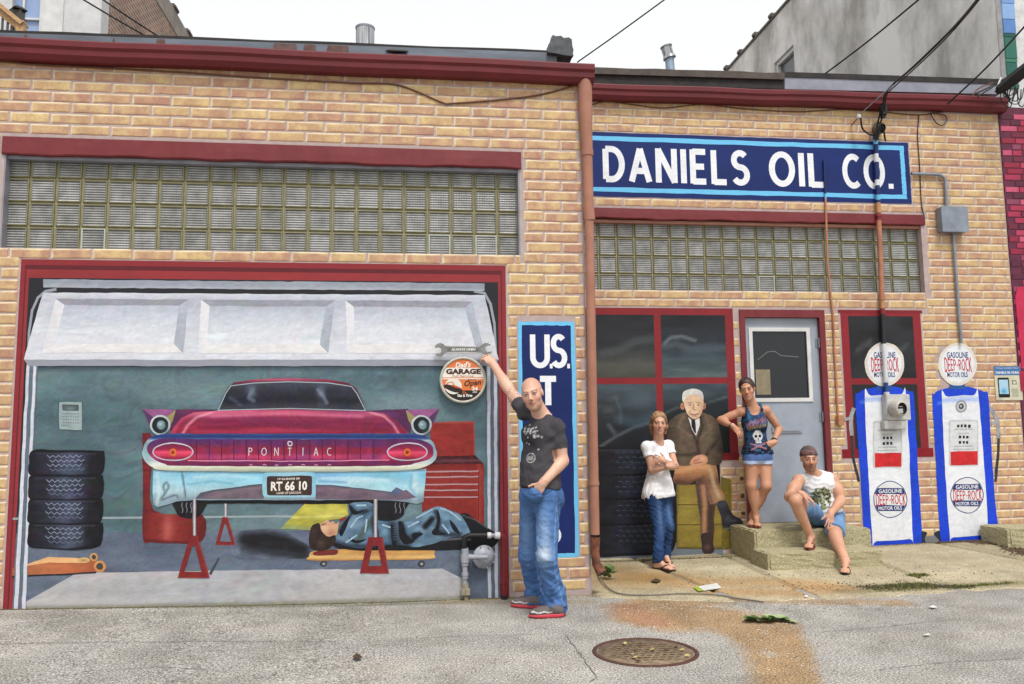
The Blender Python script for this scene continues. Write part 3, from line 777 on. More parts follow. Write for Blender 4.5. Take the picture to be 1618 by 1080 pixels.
g = G(); g.box(p0.x, p1.x, S+.020, S+.038, p0.z, p1.z, .003); ms = g.build('mail_slot', GREYD, door)
g = G(); g.box(p0.x+.02, p1.x-.02, S+.012, S+.0215, p0.z+.02, p1.z-.02, .003); g.build('flap', GREYD, ms)
for py in (541, 658):
    p = at(1299+(py-541)*.05, py, S); g = G(); g.cyl((x1-.066, S+.012, p.z-.055), (x1-.066, S+.012, p.z+.055), .010, 10); g.box(x1-.10, x1-.066, S+.028, S+.036, p.z-.05, p.z+.05); g.build('hinge', GALV, door)
g = G(); g.box(x0+.05, x1-.05, S-.03, S+.10, .29, .342); g.build('threshold', mat('threshold', col(120, 108, 84), col(96, 88, 70), .8, scale=12), off)
g = G(); g.box(x0+.05, x1-.05, S+.14, S+.18, .2, 2.7); g.build('dark_room', mat('dark_room', (.01, .01, .011), None, .9), off)

# ---- concrete steps
st = empty('concrete_steps', (3.95, 1.2, 0)); tag(st, 'two rough mossy concrete steps below the grey door', 'steps')
def rough_box(x0, x1, y0, y1, z0, z1, seed, name):
    bm = bmesh.new(); bmesh.ops.create_cube(bm, size=1); bmesh.ops.bevel(bm, geom=bm.edges[:], offset=.022, segments=2, affect='EDGES')
    bmesh.ops.subdivide_edges(bm, edges=[e for e in bm.edges if e.calc_length() > .3], cuts=9, use_grid_fill=True); r = random.Random(seed)
    for v in bm.verts:
        q = v.co
        v.co = Vector(((x0+x1)/2+q.x*(x1-x0)+r.uniform(-.004, .004), (y0+y1)/2+q.y*(y1-y0)+r.uniform(-.004, .004), (z0+z1)/2+q.z*(z1-z0)+r.uniform(-.003, .003)))
    g = G(); g.frombm(bm); return g.build(name, CONC, st)
rough_box(3.375, 4.535, .665, 1.055, -.1, .178, 1, 'step'); rough_box(3.415, 4.66, 1.045, S-.001, -.1, .338, 2, 'step')

# ---- neighbour with the pink mosaic wall, right edge of the picture
nb = empty('pink_building', (7.8, S, 0)); tag(nb, 'neighbouring wall painted as a pink and purple mosaic at right edge', 'building')
PM = {}
def pk(i):
    cs = [(196, 62, 96), (160, 36, 66), (214, 92, 124), (120, 38, 62), (96, 34, 58), (150, 70, 100), (182, 50, 84)]
    c_ = cs[i % 7]; return mat('mosaic_%d' % (i % 7), col(*c_), col(*[v*.85 for v in c_]), .5, scale=10)
g = G(); g.box(RX+.002, 9.5, S-.012, S+.3, -.2, 5.14); pw = g.build('wall', mat('mosaic_ground', col(110, 40, 66), col(84, 34, 56), .6, scale=6), nb)
rr_ = random.Random(3); me_b = {}
z = 5.06; row = 0
while z > 2.0:
    x = RX+.012-(row % 2)*.09
    while x < 7.30:
        L_ = rr_.choice((.13, .18, .18, .22)); i = rr_.randrange(7)
        if i not in me_b:
            gg = G(); gg.box(0, .17, -.004, .004, 0, .062, .002); me_b[i] = gg.mesh('brick'); me_b[i].materials.append(pk(i))
        if x > RX+.004:
            o = bpy.data.objects.new('brick', me_b[i]); COL.objects.link(o); setp(o, pw); o.location = (x, S-.0135, z-.07); o.scale = ((L_-.012)/.17, 1, 1)
        x += L_
    z -= .0745; row += 1
g = G(); g.box(RX+.003, 9.4, S-.020, S-.012, 1.75, 1.98); g.build('painted_stripe', mat('stripe_red', col(190, 30, 70), col(150, 24, 58), .5, scale=3), nb)
g = G(); bmw = [(RX+.03, 2.0), (7.4, 2.5), (7.4, 3.05), (RX+.06, 2.95), (RX+.02, 2.85)]
g.prism([(x, z) for x, z in bmw], S-.026, S-.014); g.build('painted_field', mat('field_magenta', col(206, 40, 84), col(176, 30, 70), .5, scale=3), nb)

CRK = mat('crack_fill', col(122, 119, 114), col(96, 93, 90), .9, scale=30)
def crack(pts, w0, seed):
    r = random.Random(seed); q = []
    P = [gp(*p) for p in pts]
    for (a, b), (c, d) in zip(P[:-1], P[1:]):
        n_ = max(2, int(math.hypot(c-a, d-b)/.05))
        for k in range(n_): t = k/n_; q.append((a+(c-a)*t+r.uniform(-.008, .008), b+(d-b)*t+r.uniform(-.008, .008)))
    q.append(P[-1]); vs = []; fs = []
    for i, (x, y) in enumerate(q):
        j = min(i+1, len(q)-1); k = max(i-1, 0); dx, dy = q[j][0]-q[k][0], q[j][1]-q[k][1]; L = math.hypot(dx, dy)+1e-6; w_ = w0*r.uniform(.35, 1.2)*(0.15 if i in (0, len(q)-1) else 1)
        vs += [(x-dy/L*w_, y+dx/L*w_, ground_z(x, y)+.0045), (x+dy/L*w_, y-dx/L*w_, ground_z(x, y)+.0045)]
    fs = [(2*i, 2*i+1, 2*i+3, 2*i+2) for i in range(len(q)-1)]
    g = G(); g.add(vs, fs); g.build('crack', CRK, road)
crack([(893, 1003), (920, 1038), (944, 1070)], .0035, 1); crack([(944, 1070), (930, 1079)], .004, 2); crack([(-20, 1030), (120, 1024), (300, 1019), (480, 1016)], .0035, 3); crack([(620, 1010), (760, 1004), (860, 1002)], .003, 4); crack([(1290, 1000), (1400, 990), (1520, 978)], .003, 5); crack([(1380, 1060), (1500, 1046), (1640, 1040)], .003, 6); crack([(120, 1070), (260, 1060), (340, 1064)], .003, 7)
# ================================================================== garage mural (flat paint on the near wall)
mur = empty('garage_mural', (-1.15, 0, 0)); tag(mur, 'painted garage mural with jacked-up maroon car, rolled-up door and mechanic underneath', 'mural')
def P5(pts): return [(x/3.6, 400+y/3.6) for x, y in pts]
def P6(pts): return [(x/3.0857, 650+y/3.0857) for x, y in pts]
def P7(pts): return [(200+x/3.1115, 580+y/3.1115) for x, y in pts]
def P8(pts): return [(400+x/3.677, 750+y/3.677) for x, y in pts]
def PA(pts): return [(660+x/3.6, 500+y/3.6) for x, y in pts]
def quadw(x0, x1, z0, z1): return [(x0, z0), (x1, z0), (x1, z1), (x0, z1)]
GX0, GX1, GZT = -3.105, .815, 2.792
NB = ('n', .06, 26, 6, 1)
# frame (painted moulding, three tones)
fr = paint('painted_door_frame', [[(GX0, -.02), (GX1, -.02), (GX1, GZT), (GX0, GZT)]], None, 0, 0, mur, .3, world=True, flat=(139, 44, 50))
paint('frame_shadow', [[(GX0+.034, -.02), (GX1-.034, -.02), (GX1-.034, GZT-.046), (GX0+.034, GZT-.046)]], None, 1, 0, fr, .3, world=True, flat=(96, 32, 40))
paint('frame_inner', [[(GX0+.044, -.02), (GX1-.044, -.02), (GX1-.044, GZT-.082), (GX0+.044, GZT-.082)]], C((146, 50, 54), ('n', .08, .4, .1, 4)), 2, 0, fr, .06, world=True)
IX0, IX1, IZT = -3.038, .748, 2.640
# interior: back wall, floor
wallrect = [(44, 441), (787, 446), (793, 850), (14, 862)]
TEAL = (84, 108, 116)
interior = paint('painted_back_wall', [[(IX0, IZT), (IX1, IZT+.004), (IX1, .50), (IX0, .50)]], None, 3, 0, mur, .3, world=True, flat=(38, 38, 44))
bw = paint('teal_wall', [(45, 570), (787, 570), (789, 846), (26, 850)],
   C(TEAL, ('n', .16, 70, 30, 2), ('n', .12, 26, 12, 7), ('m', (130, 150, 152), .55, 150, 40, 11), ('m', (66, 92, 98), .35, 70, 60, 13),
     ('s', [(40, 576), (790, 576)], 9, (48, 58, 68), .8), ('b', 300, 615, 120, 26, (132, 150, 150), .45), ('b', 640, 640, 50, 26, (128, 146, 150), .4), ('b', 90, 740, 60, 60, (64, 84, 90), .5),
     ('b', 200, 790, 40, 40, (74, 100, 98), .5)), 4, 0, interior, 4)
paint('dado_line', strokes([[(20, 819.5), (440, 816), (480, 816)]], 3.4), None, 5, 0, interior, 3, True, flat=(150, 162, 166))
FLOORC = C((96, 106, 124), ('n', .10, 60, 16, 21), ('n', .07, 18, 8, 22), ('m', (124, 134, 150), .5, 90, 24, 23), ('m', (76, 86, 104), .5, 50, 22, 24))
fl = paint('painted_floor', [(25.5, 843), (445, 838), (789, 838), (791, 948), (740, 950), (400, 962), (19, 972)], FLOORC, 6, 0, mur, 3.5)
paint('painted_driveway', [(121, 905), (400, 900.5), (699, 898), (731, 914), (742, 954), (400, 966), (24, 970), (38, 952)],
   C((176, 176, 180), ('n', .06, 70, 14, 25), ('n', .05, 14, 9, 26), ('m', (198, 190, 182), .45, 90, 30, 27), ('b', 160, 935, 70, 12, (160, 158, 158), .5), ('s', [(20, 962), (400, 955), (740, 945)], 5, (128, 128, 104), .6)), 7, 0, fl, 3.5)
paint('painted_shadow', cr(P8([(-110, 330), (0, 318), (165, 314), (240, 362), (345, 428), (360, 480), (180, 490), (0, 494), (-100, 480), (-140, 400)]), 4),
   C((96, 106, 124), ('n', .10, 60, 16, 21), ('s', [(388, 852), (420, 850), (450, 856), (478, 870)], 13, (24, 24, 28), .97), ('s', [(400, 862), (470, 872)], 11, (26, 26, 30), .9), ('s', [(385, 868), (480, 877)], 6, (52, 56, 66), .6), ('n', .2, 16, 6, 28)), 7.4, 0, fl, 3)
paint('stand_shadow', P6([(1018, 790), (1065, 712), (1072, 718), (1030, 800)]), None, 7.5, 0, fl, 3, flat=(62, 68, 80))
# roller tracks
for pts, c_ in (([(42, 576), (57.5, 576), (40, 962), (21, 964)], (100, 112, 126)),): pass
trk = paint('painted_track', [(44, 572), (60, 572), (41, 966), (19, 970)], C((98, 110, 124), ('n', .08, 10, 60, 31)), 8, 0, mur, 6)
paint('track_edge', [(42.5, 572), (47, 572), (28, 968), (21.5, 970)], C((205, 208, 218), ('n', .05, 8, 40, 32)), 9, 0, trk, 8)
paint('track_edge', [(53, 574), (57.5, 574), (40, 966), (34, 968)], C((205, 208, 218), ('n', .05, 8, 40, 33)), 9, 0, trk, 8)
trk = paint('painted_track', [(768, 570), (787, 570), (790, 948), (769, 948)], C((92, 104, 120), ('n', .08, 10, 60, 34)), 8, 0, mur, 6)
paint('track_edge', [(769.5, 570), (774.5, 570), (776, 946), (771, 946)], C((196, 200, 210), ('n', .05, 8, 40, 32)), 9, 0, trk, 8)
paint('track_edge', [(780, 570), (785, 570), (787, 946), (782, 946)], C((196, 200, 210), ('n', .05, 8, 40, 33)), 9, 0, trk, 8)
# roll-up door
drm = empty('painted_roller_door', at(410, 520, 0), mur)
def lay(name, pts, fn, layer, parent=mur, res=3, **k): return paint(name, pts, fn, layer, 0, parent, res, **k)
lay('upper_panel', [(68, 441), (766, 447.5), (766, 459.5), (68, 454)], C((150, 156, 168), ('n', .06, 60, 5, 41), ('s', [(68, 453), (766, 459)], 3, (180, 184, 192), .5)), 5, drm, 5)
lay('curved_track', strokes([[(45, 548), (46, 525), (51, 490), (60, 470), (72, 460), (88, 457)]], 4, butt=False), None, 5.2, drm, 3, union=True, flat=(150, 156, 166))
lay('curved_track', strokes([[(784, 560), (781, 510), (775, 480), (766, 463), (750, 460)]], 4, butt=False), None, 5.2, drm, 3, union=True, flat=(150, 156, 166))
door_c = C((200, 203, 212), ('n', .06, 30, 9, 42), ('v', [(462, (206, 209, 218)), (475, (186, 190, 202)), (560, (214, 217, 224)), (568, (208, 211, 220))]), ('n', .04, 60, 12, 43), ('b', 60, 520, 20, 40, (220, 222, 228), .5))
lay('door_section', [(68, 462), (766, 466), (788, 568), (780, 578), (45, 578), (37.5, 568)], None, 10, drm, 9, flat=(150, 152, 162))
lay('door_face', [(68, 462), (766, 466), (788, 568), (37.5, 568)], door_c, 11, drm, 4)
for o4, i4 in (([(88, 471.7), (298, 472.8), (289, 557), (66.7, 557)], [(102, 481.5), (283, 482.5), (275, 543), (86, 543)]),
               ([(318, 473), (530, 474), (518, 557.5), (312, 557.5)], [(331, 483), (515, 484), (505, 544), (327, 544)]),
               ([(546, 474), (746, 476), (766, 558), (548, 557.5)], [(559, 484), (735, 486), (750, 545), (560, 544)])):
    r_ = lay('door_recess', o4, None, 12, drm, 9, flat=(186, 190, 200))
    top = [o4[0], o4[1], i4[1], i4[0]]; lt = [o4[0], i4[0], i4[3], o4[3]]; rt_ = [o4[1], o4[2], i4[2], i4[1]]; bt = [i4[3], i4[2], o4[2], o4[3]]
    lay('recess_edge', top, C((150, 152, 162), ('n', .05, 40, 6, 44)), 13, r_, 5); lay('recess_edge', lt, C((222, 222, 226), ('n', .04, 12, 30, 45)), 13, r_, 5)
    lay('recess_edge', rt_, C((172, 178, 190), ('n', .05, 12, 30, 46)), 13, r_, 5); lay('recess_edge', bt, C((226, 224, 224), ('n', .03, 40, 8, 47)), 13, r_, 5)
    cx_ = (i4[0][0]+i4[1][0])/2
    lay('recess_panel', i4, C((208, 212, 222), ('v', [(482, (180, 185, 198)), (505, (200, 206, 216)), (545, (220, 222, 228))]), ('n', .05, 70, 9, 48), ('b', cx_, 520, 90, 10, (224, 226, 232), .5)), 13, r_, 4)
# calendar
cal = lay('painted_calendar', P5([(330, 842), (470, 846), (470, 1010), (330, 1004)]), None, 6, mur, 9, flat=(72, 92, 98))
lay('calendar_sheet', P5([(337, 845), (465, 848), (465, 1004), (337, 1000)]), C((150, 166, 168), ('n', .08, 10, 10, 51)), 7, cal, 4)
lay('calendar_picture', P5([(355, 860), (448, 862), (446, 896), (355, 894)]), C((74, 86, 90), ('b', 112, 645, 8, 3, (130, 140, 142), .8), ('n', .2, 5, 4, 52)), 8, cal, 1.6)
for r in range(5): lay('calendar_days', strokes([P5([(358+k*13.5, 912+r*17), (365+k*13.5, 912+r*17)]) for k in range(7 if r < 4 else 3)], 1.1), None, 8, cal, 3, union=True, flat=(84, 98, 102))
# tyres
def tyre(y0, y1, x0, x1, bow, lyr=10):
    L = [(x0+3, y0), (x0+40, y0-1), (x1-8, y0), (x1-1, y0+4), (x1, (y0+y1)/2), (x1-3, y1-4)]
    Bm = [(x1-12, y1+bow*.4), ((x0+x1)/2+15, y1+bow), ((x0+x1)/2-25, y1+bow*.8), (x0, y1+bow*.2)]
    t = lay('painted_tyre', cr(L+Bm+[(x0-2, (y0+y1)/2)], 4), C((30, 31, 38), ('h', [(x0, (24, 24, 30)), (x0+30, (40, 42, 54)), (x0+62, (70, 78, 98)), (x0+82, (48, 52, 66)), (x1-22, (26, 26, 32)), (x1, (18, 18, 22))]),
        ('n', .25, 14, 6, int(y0)), ('s', [(x0, y0+1), (x1-8, y0+1)], 3.0, (14, 14, 18), .8), ('s', [(x0, y1+bow*.5), ((x0+x1)/2, y1+bow), (x1-6, y1)], 2.6, (12, 12, 16), .8),
        ('s', [(x0+8, y0+4.5), (x1-14, y0+5)], 1.4, (84, 90, 104), .4)), lyr, mur, 2.5)
    for r in range(4):
        yy = y0+9+r*7+0.0; zz = []
        xa = x0+26+(r % 2)*4
        for k in range(13): zz.append((xa+k*4.6, yy+(2.2 if k % 2 else -1.6)+((k-6)**2)*-.03*bow/8+bow*.12))
        lay('tread', strokes([zz], 1.15), None, lyr+.45, t, 3, union=True, flat=(132, 142, 162) if r < 3 else (96, 104, 124))
    return t
tyre(825, 862, 46, 163, 7, 9.6); tyre(787, 826, 46, 163, 3, 10.2); tyre(750, 788, 47, 164, 2.5, 10.8); tyre(711.5, 750, 48, 165.5, 2, 11.4)
# trolley jack
jk = lay('painted_trolley_jack', P6([(60, 765), (130, 745), (235, 708), (370, 712), (440, 720), (500, 735), (515, 755), (480, 782), (130, 797), (60, 800)]), C((186, 110, 68), ('h', [(20, (160, 92, 60)), (80, (188, 112, 72)), (150, (168, 92, 58))]), ('n', .08, 20, 6, 61)), 7.6, mur, 2.5)
lay('jack_top', P6([(130, 745), (235, 708), (370, 712), (430, 722), (420, 738), (240, 735), (130, 752)]), C((226, 176, 124), ('n', .06, 16, 5, 62)), 8.2, jk, 2.5)
lay('jack_shadow', P6([(60, 800), (130, 797), (470, 782), (470, 790), (130, 806), (60, 812)]), None, 7.7, jk, 3, flat=(40, 40, 48))
lay('jack_pad', ell(132, 885, 10, 4.4), C((210, 174, 118), ('b', 132, 885, 5, 2, (150, 110, 70), .8)), 8.6, jk, 2)
for cx_, cy_, r_ in ((148.4, 880, 6.6), (158, 894.6, 9.6)):
    w_ = lay('jack_wheel', ell(cx_, cy_, r_, r_), C((196, 140, 88), ('b', cx_-2, cy_-2, 5, 5, (220, 170, 116), .7)), 9, jk, 2); lay('wheel_hub', ell(cx_, cy_, r_*.56, r_*.6), None, 9.6, w_, 3, flat=(74, 66, 56))
# red drum
dr = lay('painted_drum', cr(P6([(695, 130), (705, 108), (735, 112), (745, 200), (748, 480), (985, 500), (985, 630), (860, 642), (740, 636), (697, 622), (697, 400)]), 4), C((150, 42, 40), ('h', [(225, (104, 28, 34)), (236, (122, 36, 36)), (262, (138, 50, 46)), (300, (118, 36, 34)), (318, (100, 28, 28))]), ('n', .08, 12, 30, 65), ('s', [(226, 806), (250, 806), (316, 810)], 3.5, (96, 26, 30), .8), ('b', 265, 835, 8, 22, (196, 110, 104), .6), ('s', [(228, 853), (270, 857), (312, 857)], 3, (90, 24, 26), .8), ('s', [(240, 690), (242, 800)], 5, (90, 24, 30), .6)), 9.4, mur, 2.5)
# tool chest
tc_ = lay('painted_tool_chest', PA([(20, 838), (375, 835), (378, 1160), (380, 1205), (30, 1200)]), C((150, 44, 38), ('v', [(733, (116, 34, 32)), (750, (142, 48, 42)), (835, (124, 36, 32))]), ('n', .07, 22, 8, 67), ('s', [(757, 735), (757, 830)], 4, (170, 70, 60), .5)), 9, mur, 3)
lay('chest_lid', PA([(70, 600), (323, 594), (325, 790), (80, 800)]), C((138, 42, 38), ('n', .12, 22, 10, 68), ('s', [(682, 667), (750, 665), (750, 718)], 2, (186, 96, 88), .6)), 9, tc_, 3)
lay('chest_tray', PA([(90, 795), (325, 788), (372, 836), (60, 840)]), C((70, 24, 30), ('n', .5, 6, 3, 69), ('s', [(690, 728), (760, 727)], 2.5, (120, 90, 100), .5)), 9.6, tc_, 2)
for yy in (882, 913, 955, 988, 1028): lay('drawer_pull', strokes([PA([(40, yy), (345, yy-3)])], 2.2), None, 10, tc_, 3, flat=(176, 140, 146))
lay('drawer_gap', strokes([PA([(183, 882), (183, 952)]), PA([(345, 880), (346, 1160)])], 1.2), None, 9.8, tc_, 3, union=True, flat=(92, 26, 28))

# ---- the car
car = empty('painted_car', at(458, 700, 0), mur)
def c7(name, pts, fn, layer, parent=car, res=2.5, sm=0, **k):
    p = P7(pts); p = cr(p, sm) if sm else p
    return paint(name, p, fn, layer, 0, parent, res, **k)
for nm, pts in (('left', [(228, 650), (390, 650), (385, 690), (345, 740), (265, 735), (240, 700)]), ('right', [(1232, 645), (1385, 650), (1375, 690), (1340, 745), (1240, 752), (1230, 700)])):
    t = c7('rear_tyre', pts, C((24, 24, 28), ('n', .3, 8, 12, 71)), 10.2, car, 2.5, 4)
    xx = 275 if nm == 'left' else 1322
    lay('tread', strokes([P7([(xx+k*22, 665), (xx-4+k*22, 680), (xx+2+k*22, 700), (xx-2+k*22, 715)]) for k in range(3)], 1.3), None, 10.9, t, 3, union=True, flat=(120, 122, 130))
c7('underside', [(330, 640), (1225, 640), (1225, 668), (900, 672), (340, 668)], C((18, 16, 18), ('n', .2, 20, 4, 72)), 10.4)
# roof and rear window
roof = c7('roof', [(446, 214), (470, 150), (500, 98), (530, 74), (620, 60), (800, 52), (990, 58), (1090, 76), (1130, 104), (1158, 160), (1180, 216)], C((130, 44, 70), ('v', [(596, (150, 52, 78)), (604, (104, 36, 62)), (650, (70, 96, 96))]), ('n', .08, 20, 6, 73), ('b', 440, 599, 70, 3, (190, 110, 130), .7)), 12)
c7('rear_window', [(456, 208), (488, 130), (516, 92), (620, 80), (800, 73), (990, 78), (1104, 96), (1130, 130), (1170, 210), (800, 203)], C((40, 42, 52), ('v', [(603, (66, 72, 84)), (616, (44, 46, 58)), (632, (34, 36, 46)), (648, (60, 62, 72))]), ('b', 398, 620, 7, 14, (110, 122, 140), .8), ('b', 508, 622, 6, 14, (110, 122, 140), .8), ('n', .15, 26, 8, 74), ('s', P7([(500, 170), (780, 150), (1120, 170)]), 6, (26, 28, 38), .6), ('s', P7([(620, 110), (600, 150), (625, 165)]), 3, (120, 132, 150), .7), ('s', P7([(940, 110), (965, 140), (985, 175)]), 3, (124, 136, 154), .7), ('s', P7([(510, 150), (560, 185)]), 3, (84, 92, 108), .6)), 13)
lay('chrome_trim', strokes([P7([(450, 212), (488, 128), (514, 90), (620, 78), (800, 71), (990, 76), (1106, 94), (1132, 128), (1174, 212)]), P7([(450, 210), (800, 203), (1172, 212)])], 1.3, butt=False), None, 13.6, car, 3, union=True, flat=(160, 180, 186))
# tail body
c7('rear_shoulder', [(240, 208), (460, 206), (330, 228), (270, 262), (215, 310), (205, 250)], C((84, 38, 78), ('n', .12, 12, 8, 75), ('b', 300, 650, 20, 6, (120, 50, 90), .6)), 12.4)
c7('rear_shoulder', [(1170, 214), (1382, 204), (1410, 260), (1395, 325), (1335, 262), (1260, 226)], C((84, 38, 78), ('n', .12, 12, 8, 76), ('b', 612, 655, 14, 6, (110, 60, 120), .6)), 12.4)
boot = c7('boot_lid', [(205, 336), (235, 292), (270, 250), (330, 222), (450, 212), (800, 206), (1175, 214), (1262, 226), (1330, 262), (1372, 305), (1392, 334)],
   C((168, 46, 78), ('v', [(646, (150, 60, 92)), (651, (190, 86, 116)), (658, (150, 46, 80)), (668, (122, 34, 66)), (676, (146, 34, 60)), (684, (132, 30, 54))]), ('n', .20, 60, 5, 77), ('m', (96, 34, 84), .5, 70, 9, 177), ('b', 330, 655, 60, 5, (216, 112, 140), .7), ('b', 560, 655, 50, 5, (214, 104, 136), .6), ('b', 460, 668, 120, 5, (132, 34, 70), .55), ('b', 480, 678, 140, 4, (190, 56, 84), .5),
     ('s', P7([(275, 330), (300, 285), (345, 245), (420, 222)]), 2.2, (232, 160, 176), .7), ('s', P7([(1340, 330), (1310, 280), (1265, 240), (1200, 222)]), 2.2, (232, 160, 176), .7), ('s', P7([(225, 325), (262, 265), (300, 238)]), 3.5, (186, 66, 96), .8), ('s', P7([(360, 300), (700, 285), (1000, 300), (1280, 310)]), 4, (112, 28, 58), .6), ('s', P7([(420, 240), (760, 228), (1160, 242)]), 2.5, (214, 120, 146), .55), ('s', P7([(330, 315), (560, 318), (900, 314)]), 2, (176, 62, 88), .5)), 13.15)
# fins with their lamps
for sx, cx_ in ((1, 165), (-1, 1450)):
    f_ = lambda pts: [(cx_+sx*(x-165), y) for x, y in pts]
    fin = c7('tail_fin', f_([(78, 204), (242, 210), (222, 268), (165, 300), (112, 288)]), C((150, 88, 136), ('n', .16, 12, 8, 78)), 13.2)
    c7('fin_side', f_([(78, 204), (130, 246), (118, 296)]), None, 13.8, fin, 9, flat=(86, 52, 92))
    c7('fin_side', f_([(242, 210), (196, 244), (212, 290), (228, 262)]), None, 13.8, fin, 9, flat=(148, 140, 90))
    q = P7(ell(cx_, 284, 51, 49)); lay('lamp_ring', q, C((176, 188, 192), ('b', 200+(cx_-20)/3.1115, 580+262/3.1115, 8, 6, (226, 230, 232), .8), ('b', 200+(cx_+25)/3.1115, 580+315/3.1115, 8, 6, (110, 120, 128), .8)), 14, fin, 2)
    lay('lamp_cup', P7(ell(cx_, 284, 41, 40)), C((26, 30, 34), ('b', 200+(cx_+16)/3.1115, 580+290/3.1115, 8, 8, (62, 74, 80), .8)), 14.7, fin, 2)
    lay('lamp_lens', P7(ell(cx_+4, 284, 20, 22)), C((112, 138, 144), ('b', 200+(cx_)/3.1115, 580+280/3.1115, 3, 3, (190, 210, 214), .8)), 15.4, fin, 1.5)
# chrome surround, lamp panel
chr_ = c7('chrome_surround', [(80, 405), (92, 372), (130, 338), (210, 326), (420, 327), (800, 326), (1200, 326), (1390, 326), (1470, 338), (1508, 372), (1520, 405), (1526, 425), (1512, 462), (1450, 494), (1330, 508), (930, 514), (660, 514), (200, 508), (128, 492), (92, 462), (78, 430)],
   C((190, 205, 215), ('v', [(684, (60, 84, 140)), (690, (30, 48, 104)), (693.5, (70, 96, 150)), (695, (170, 184, 196)), (700, (150, 168, 180)), (728, (196, 204, 204)), (735, (224, 226, 214)), (740, (204, 206, 178)), (745, (150, 160, 150))]), ('b', 232, 712, 9, 20, (120, 160, 176), .7), ('b', 684, 712, 9, 20, (110, 150, 170), .7), ('n', .06, 30, 4, 79)), 14.2, car, 2, 4)
pan = c7('lamp_panel', [(100, 404), (126, 362), (205, 350), (420, 353), (800, 353), (1200, 353), (1395, 352), (1478, 366), (1508, 404), (1496, 446), (1420, 470), (1330, 484), (800, 487), (260, 484), (190, 476), (132, 450)],
   C((150, 36, 72), ('v', [(693, (84, 40, 92)), (702, (104, 38, 82)), (708, (138, 32, 62)), (716, (142, 36, 66)), (720, (186, 60, 100)), (725, (176, 52, 90)), (728, (120, 34, 74)), (736, (104, 30, 70))]), ('n', .12, 8, 14, 80), ('m', (76, 52, 130), .35, 22, 8, 81)), 15, car, 2, 4)
xs7 = (345, 407, 467, 527, 587, 648, 712, 775, 836, 900, 962, 1026, 1088, 1150, 1212)
for x in xs7: lay('panel_rib', strokes([P7([(x, 356), (x, 458)])], 1.3), None, 15.6, pan, 3, union=True, flat=(70, 20, 50))
lay('panel_highlight', strokes([P7([(300, 458), (800, 461), (1290, 456)])], 1.2), None, 15.7, pan, 3, flat=(238, 150, 176))
for ch, x in zip('PONTIAC', (610, 677, 738, 803, 868, 932, 997)):
    w_ = {'I': .1}.get(ch, 5.4)
    p = at(200+x/3.1115, 580+432/3.1115, 0); t = at(200+x/3.1115, 580+397/3.1115, 0); ht = t.z-p.z
    gl = GLY[ch]; rings = strokes([[(p.x+(u-gl[0]/2)*.052, p.z+v*ht) for u, v in l] for l in gl[1]], .0058)
    paint('chrome_letter', rings, None, 16.4, 0, pan, .004, True, world=True, flat=(214, 208, 212))
    lay('letter_reflection', strokes([[(200+(x-9)/3.1115, 580+482/3.1115), (200+x/3.1115, 580+478/3.1115), (200+(x+9)/3.1115, 580+482/3.1115)]], 1.3), None, 15.8, pan, 3, union=True, flat=(206, 150, 170))
lay('boot_badge', [P7(ell(803, 377, 13, 13)), P7(ell(803, 377, 8, 8))], None, 16.4, pan, 2, flat=(210, 204, 210))
for cx_ in (228, 1380):
    q = lay('tail_light', P7(ell(cx_, 415, 102, 45, 48)), C((186, 182, 196), ('b', 200+cx_/3.1115, 702, 30, 4, (214, 212, 220), .6)), 16, car, 2)
    lay('lamp_lens', P7(ell(cx_, 415, 95.5, 39, 48)), C((170, 38, 70), ('v', [(702, (110, 34, 72)), (710, (150, 36, 68)), (714, (226, 76, 112)), (718, (206, 60, 90)), (723, (150, 36, 66))]), ('n', .06, 14, 4, 83)), 16.6, q, 2)
    lay('lamp_bulb', P7(ell(cx_, 418, 19, 20)), C((190, 70, 44), ('b', 200+cx_/3.1115, 580+418/3.1115, 3, 3, (120, 40, 40), .9), ('s', P7(ell(cx_, 418, 13, 14)), 1.4, (226, 130, 60), .8)), 17.2, q, 1.3)
# bumper
bmp = c7('bumper', [(132, 506), (128, 560), (128, 620), (132, 676), (150, 688), (205, 674), (245, 660), (340, 652), (800, 654), (1210, 650), (1380, 662), (1432, 674), (1460, 662), (1466, 590), (1472, 500), (1330, 510), (930, 516), (660, 516), (200, 510)],
   C((140, 190, 212), ('v', [(742, (150, 196, 220)), (748, (128, 196, 224)), (762, (150, 204, 222)), (776, (172, 204, 212)), (790, (120, 140, 152))]), ('n', .07, 40, 8, 84), ('b', 262, 770, 20, 30, (176, 204, 212), .5), ('b', 330, 757, 40, 8, (170, 214, 226), .5), ('b', 560, 760, 50, 5, (196, 220, 226), .8), ('b', 520, 752, 40, 3, (120, 160, 220), .7), ('b', 655, 766, 6, 26, (206, 224, 228), .7), ('s', P7([(272, 512), (285, 600), (290, 640)]), 1.5, (70, 92, 108), .8), ('s', cr(P7([(186, 610), (182, 580), (198, 566), (206, 590), (190, 618), (172, 650), (205, 640), (240, 628), (252, 640)]), 4, False), 2.0, (92, 104, 116), .75), ('s', P7([(330, 540), (480, 530), (640, 545)]), 2.6, (190, 222, 230), .6), ('s', P7([(300, 575), (420, 560), (520, 572)]), 2.4, (110, 172, 196), .7), ('s', P7([(960, 545), (1100, 540), (1290, 556)]), 2.4, (196, 224, 232), .6), ('s', P7([(950, 560), (1080, 566)]), 2.2, (96, 150, 206), .6), ('s', P7([(1400, 530), (1395, 590), (1430, 640)]), 3, (110, 170, 200), .6), ('s', P7([(150, 520), (160, 600), (150, 670)]), 3, (200, 222, 228), .6), ('s', P7([(140, 505), (200, 512), (800, 520), (1330, 512), (1465, 505)]), 2.0, (84, 100, 110), .6)), 12.2, car, 2)
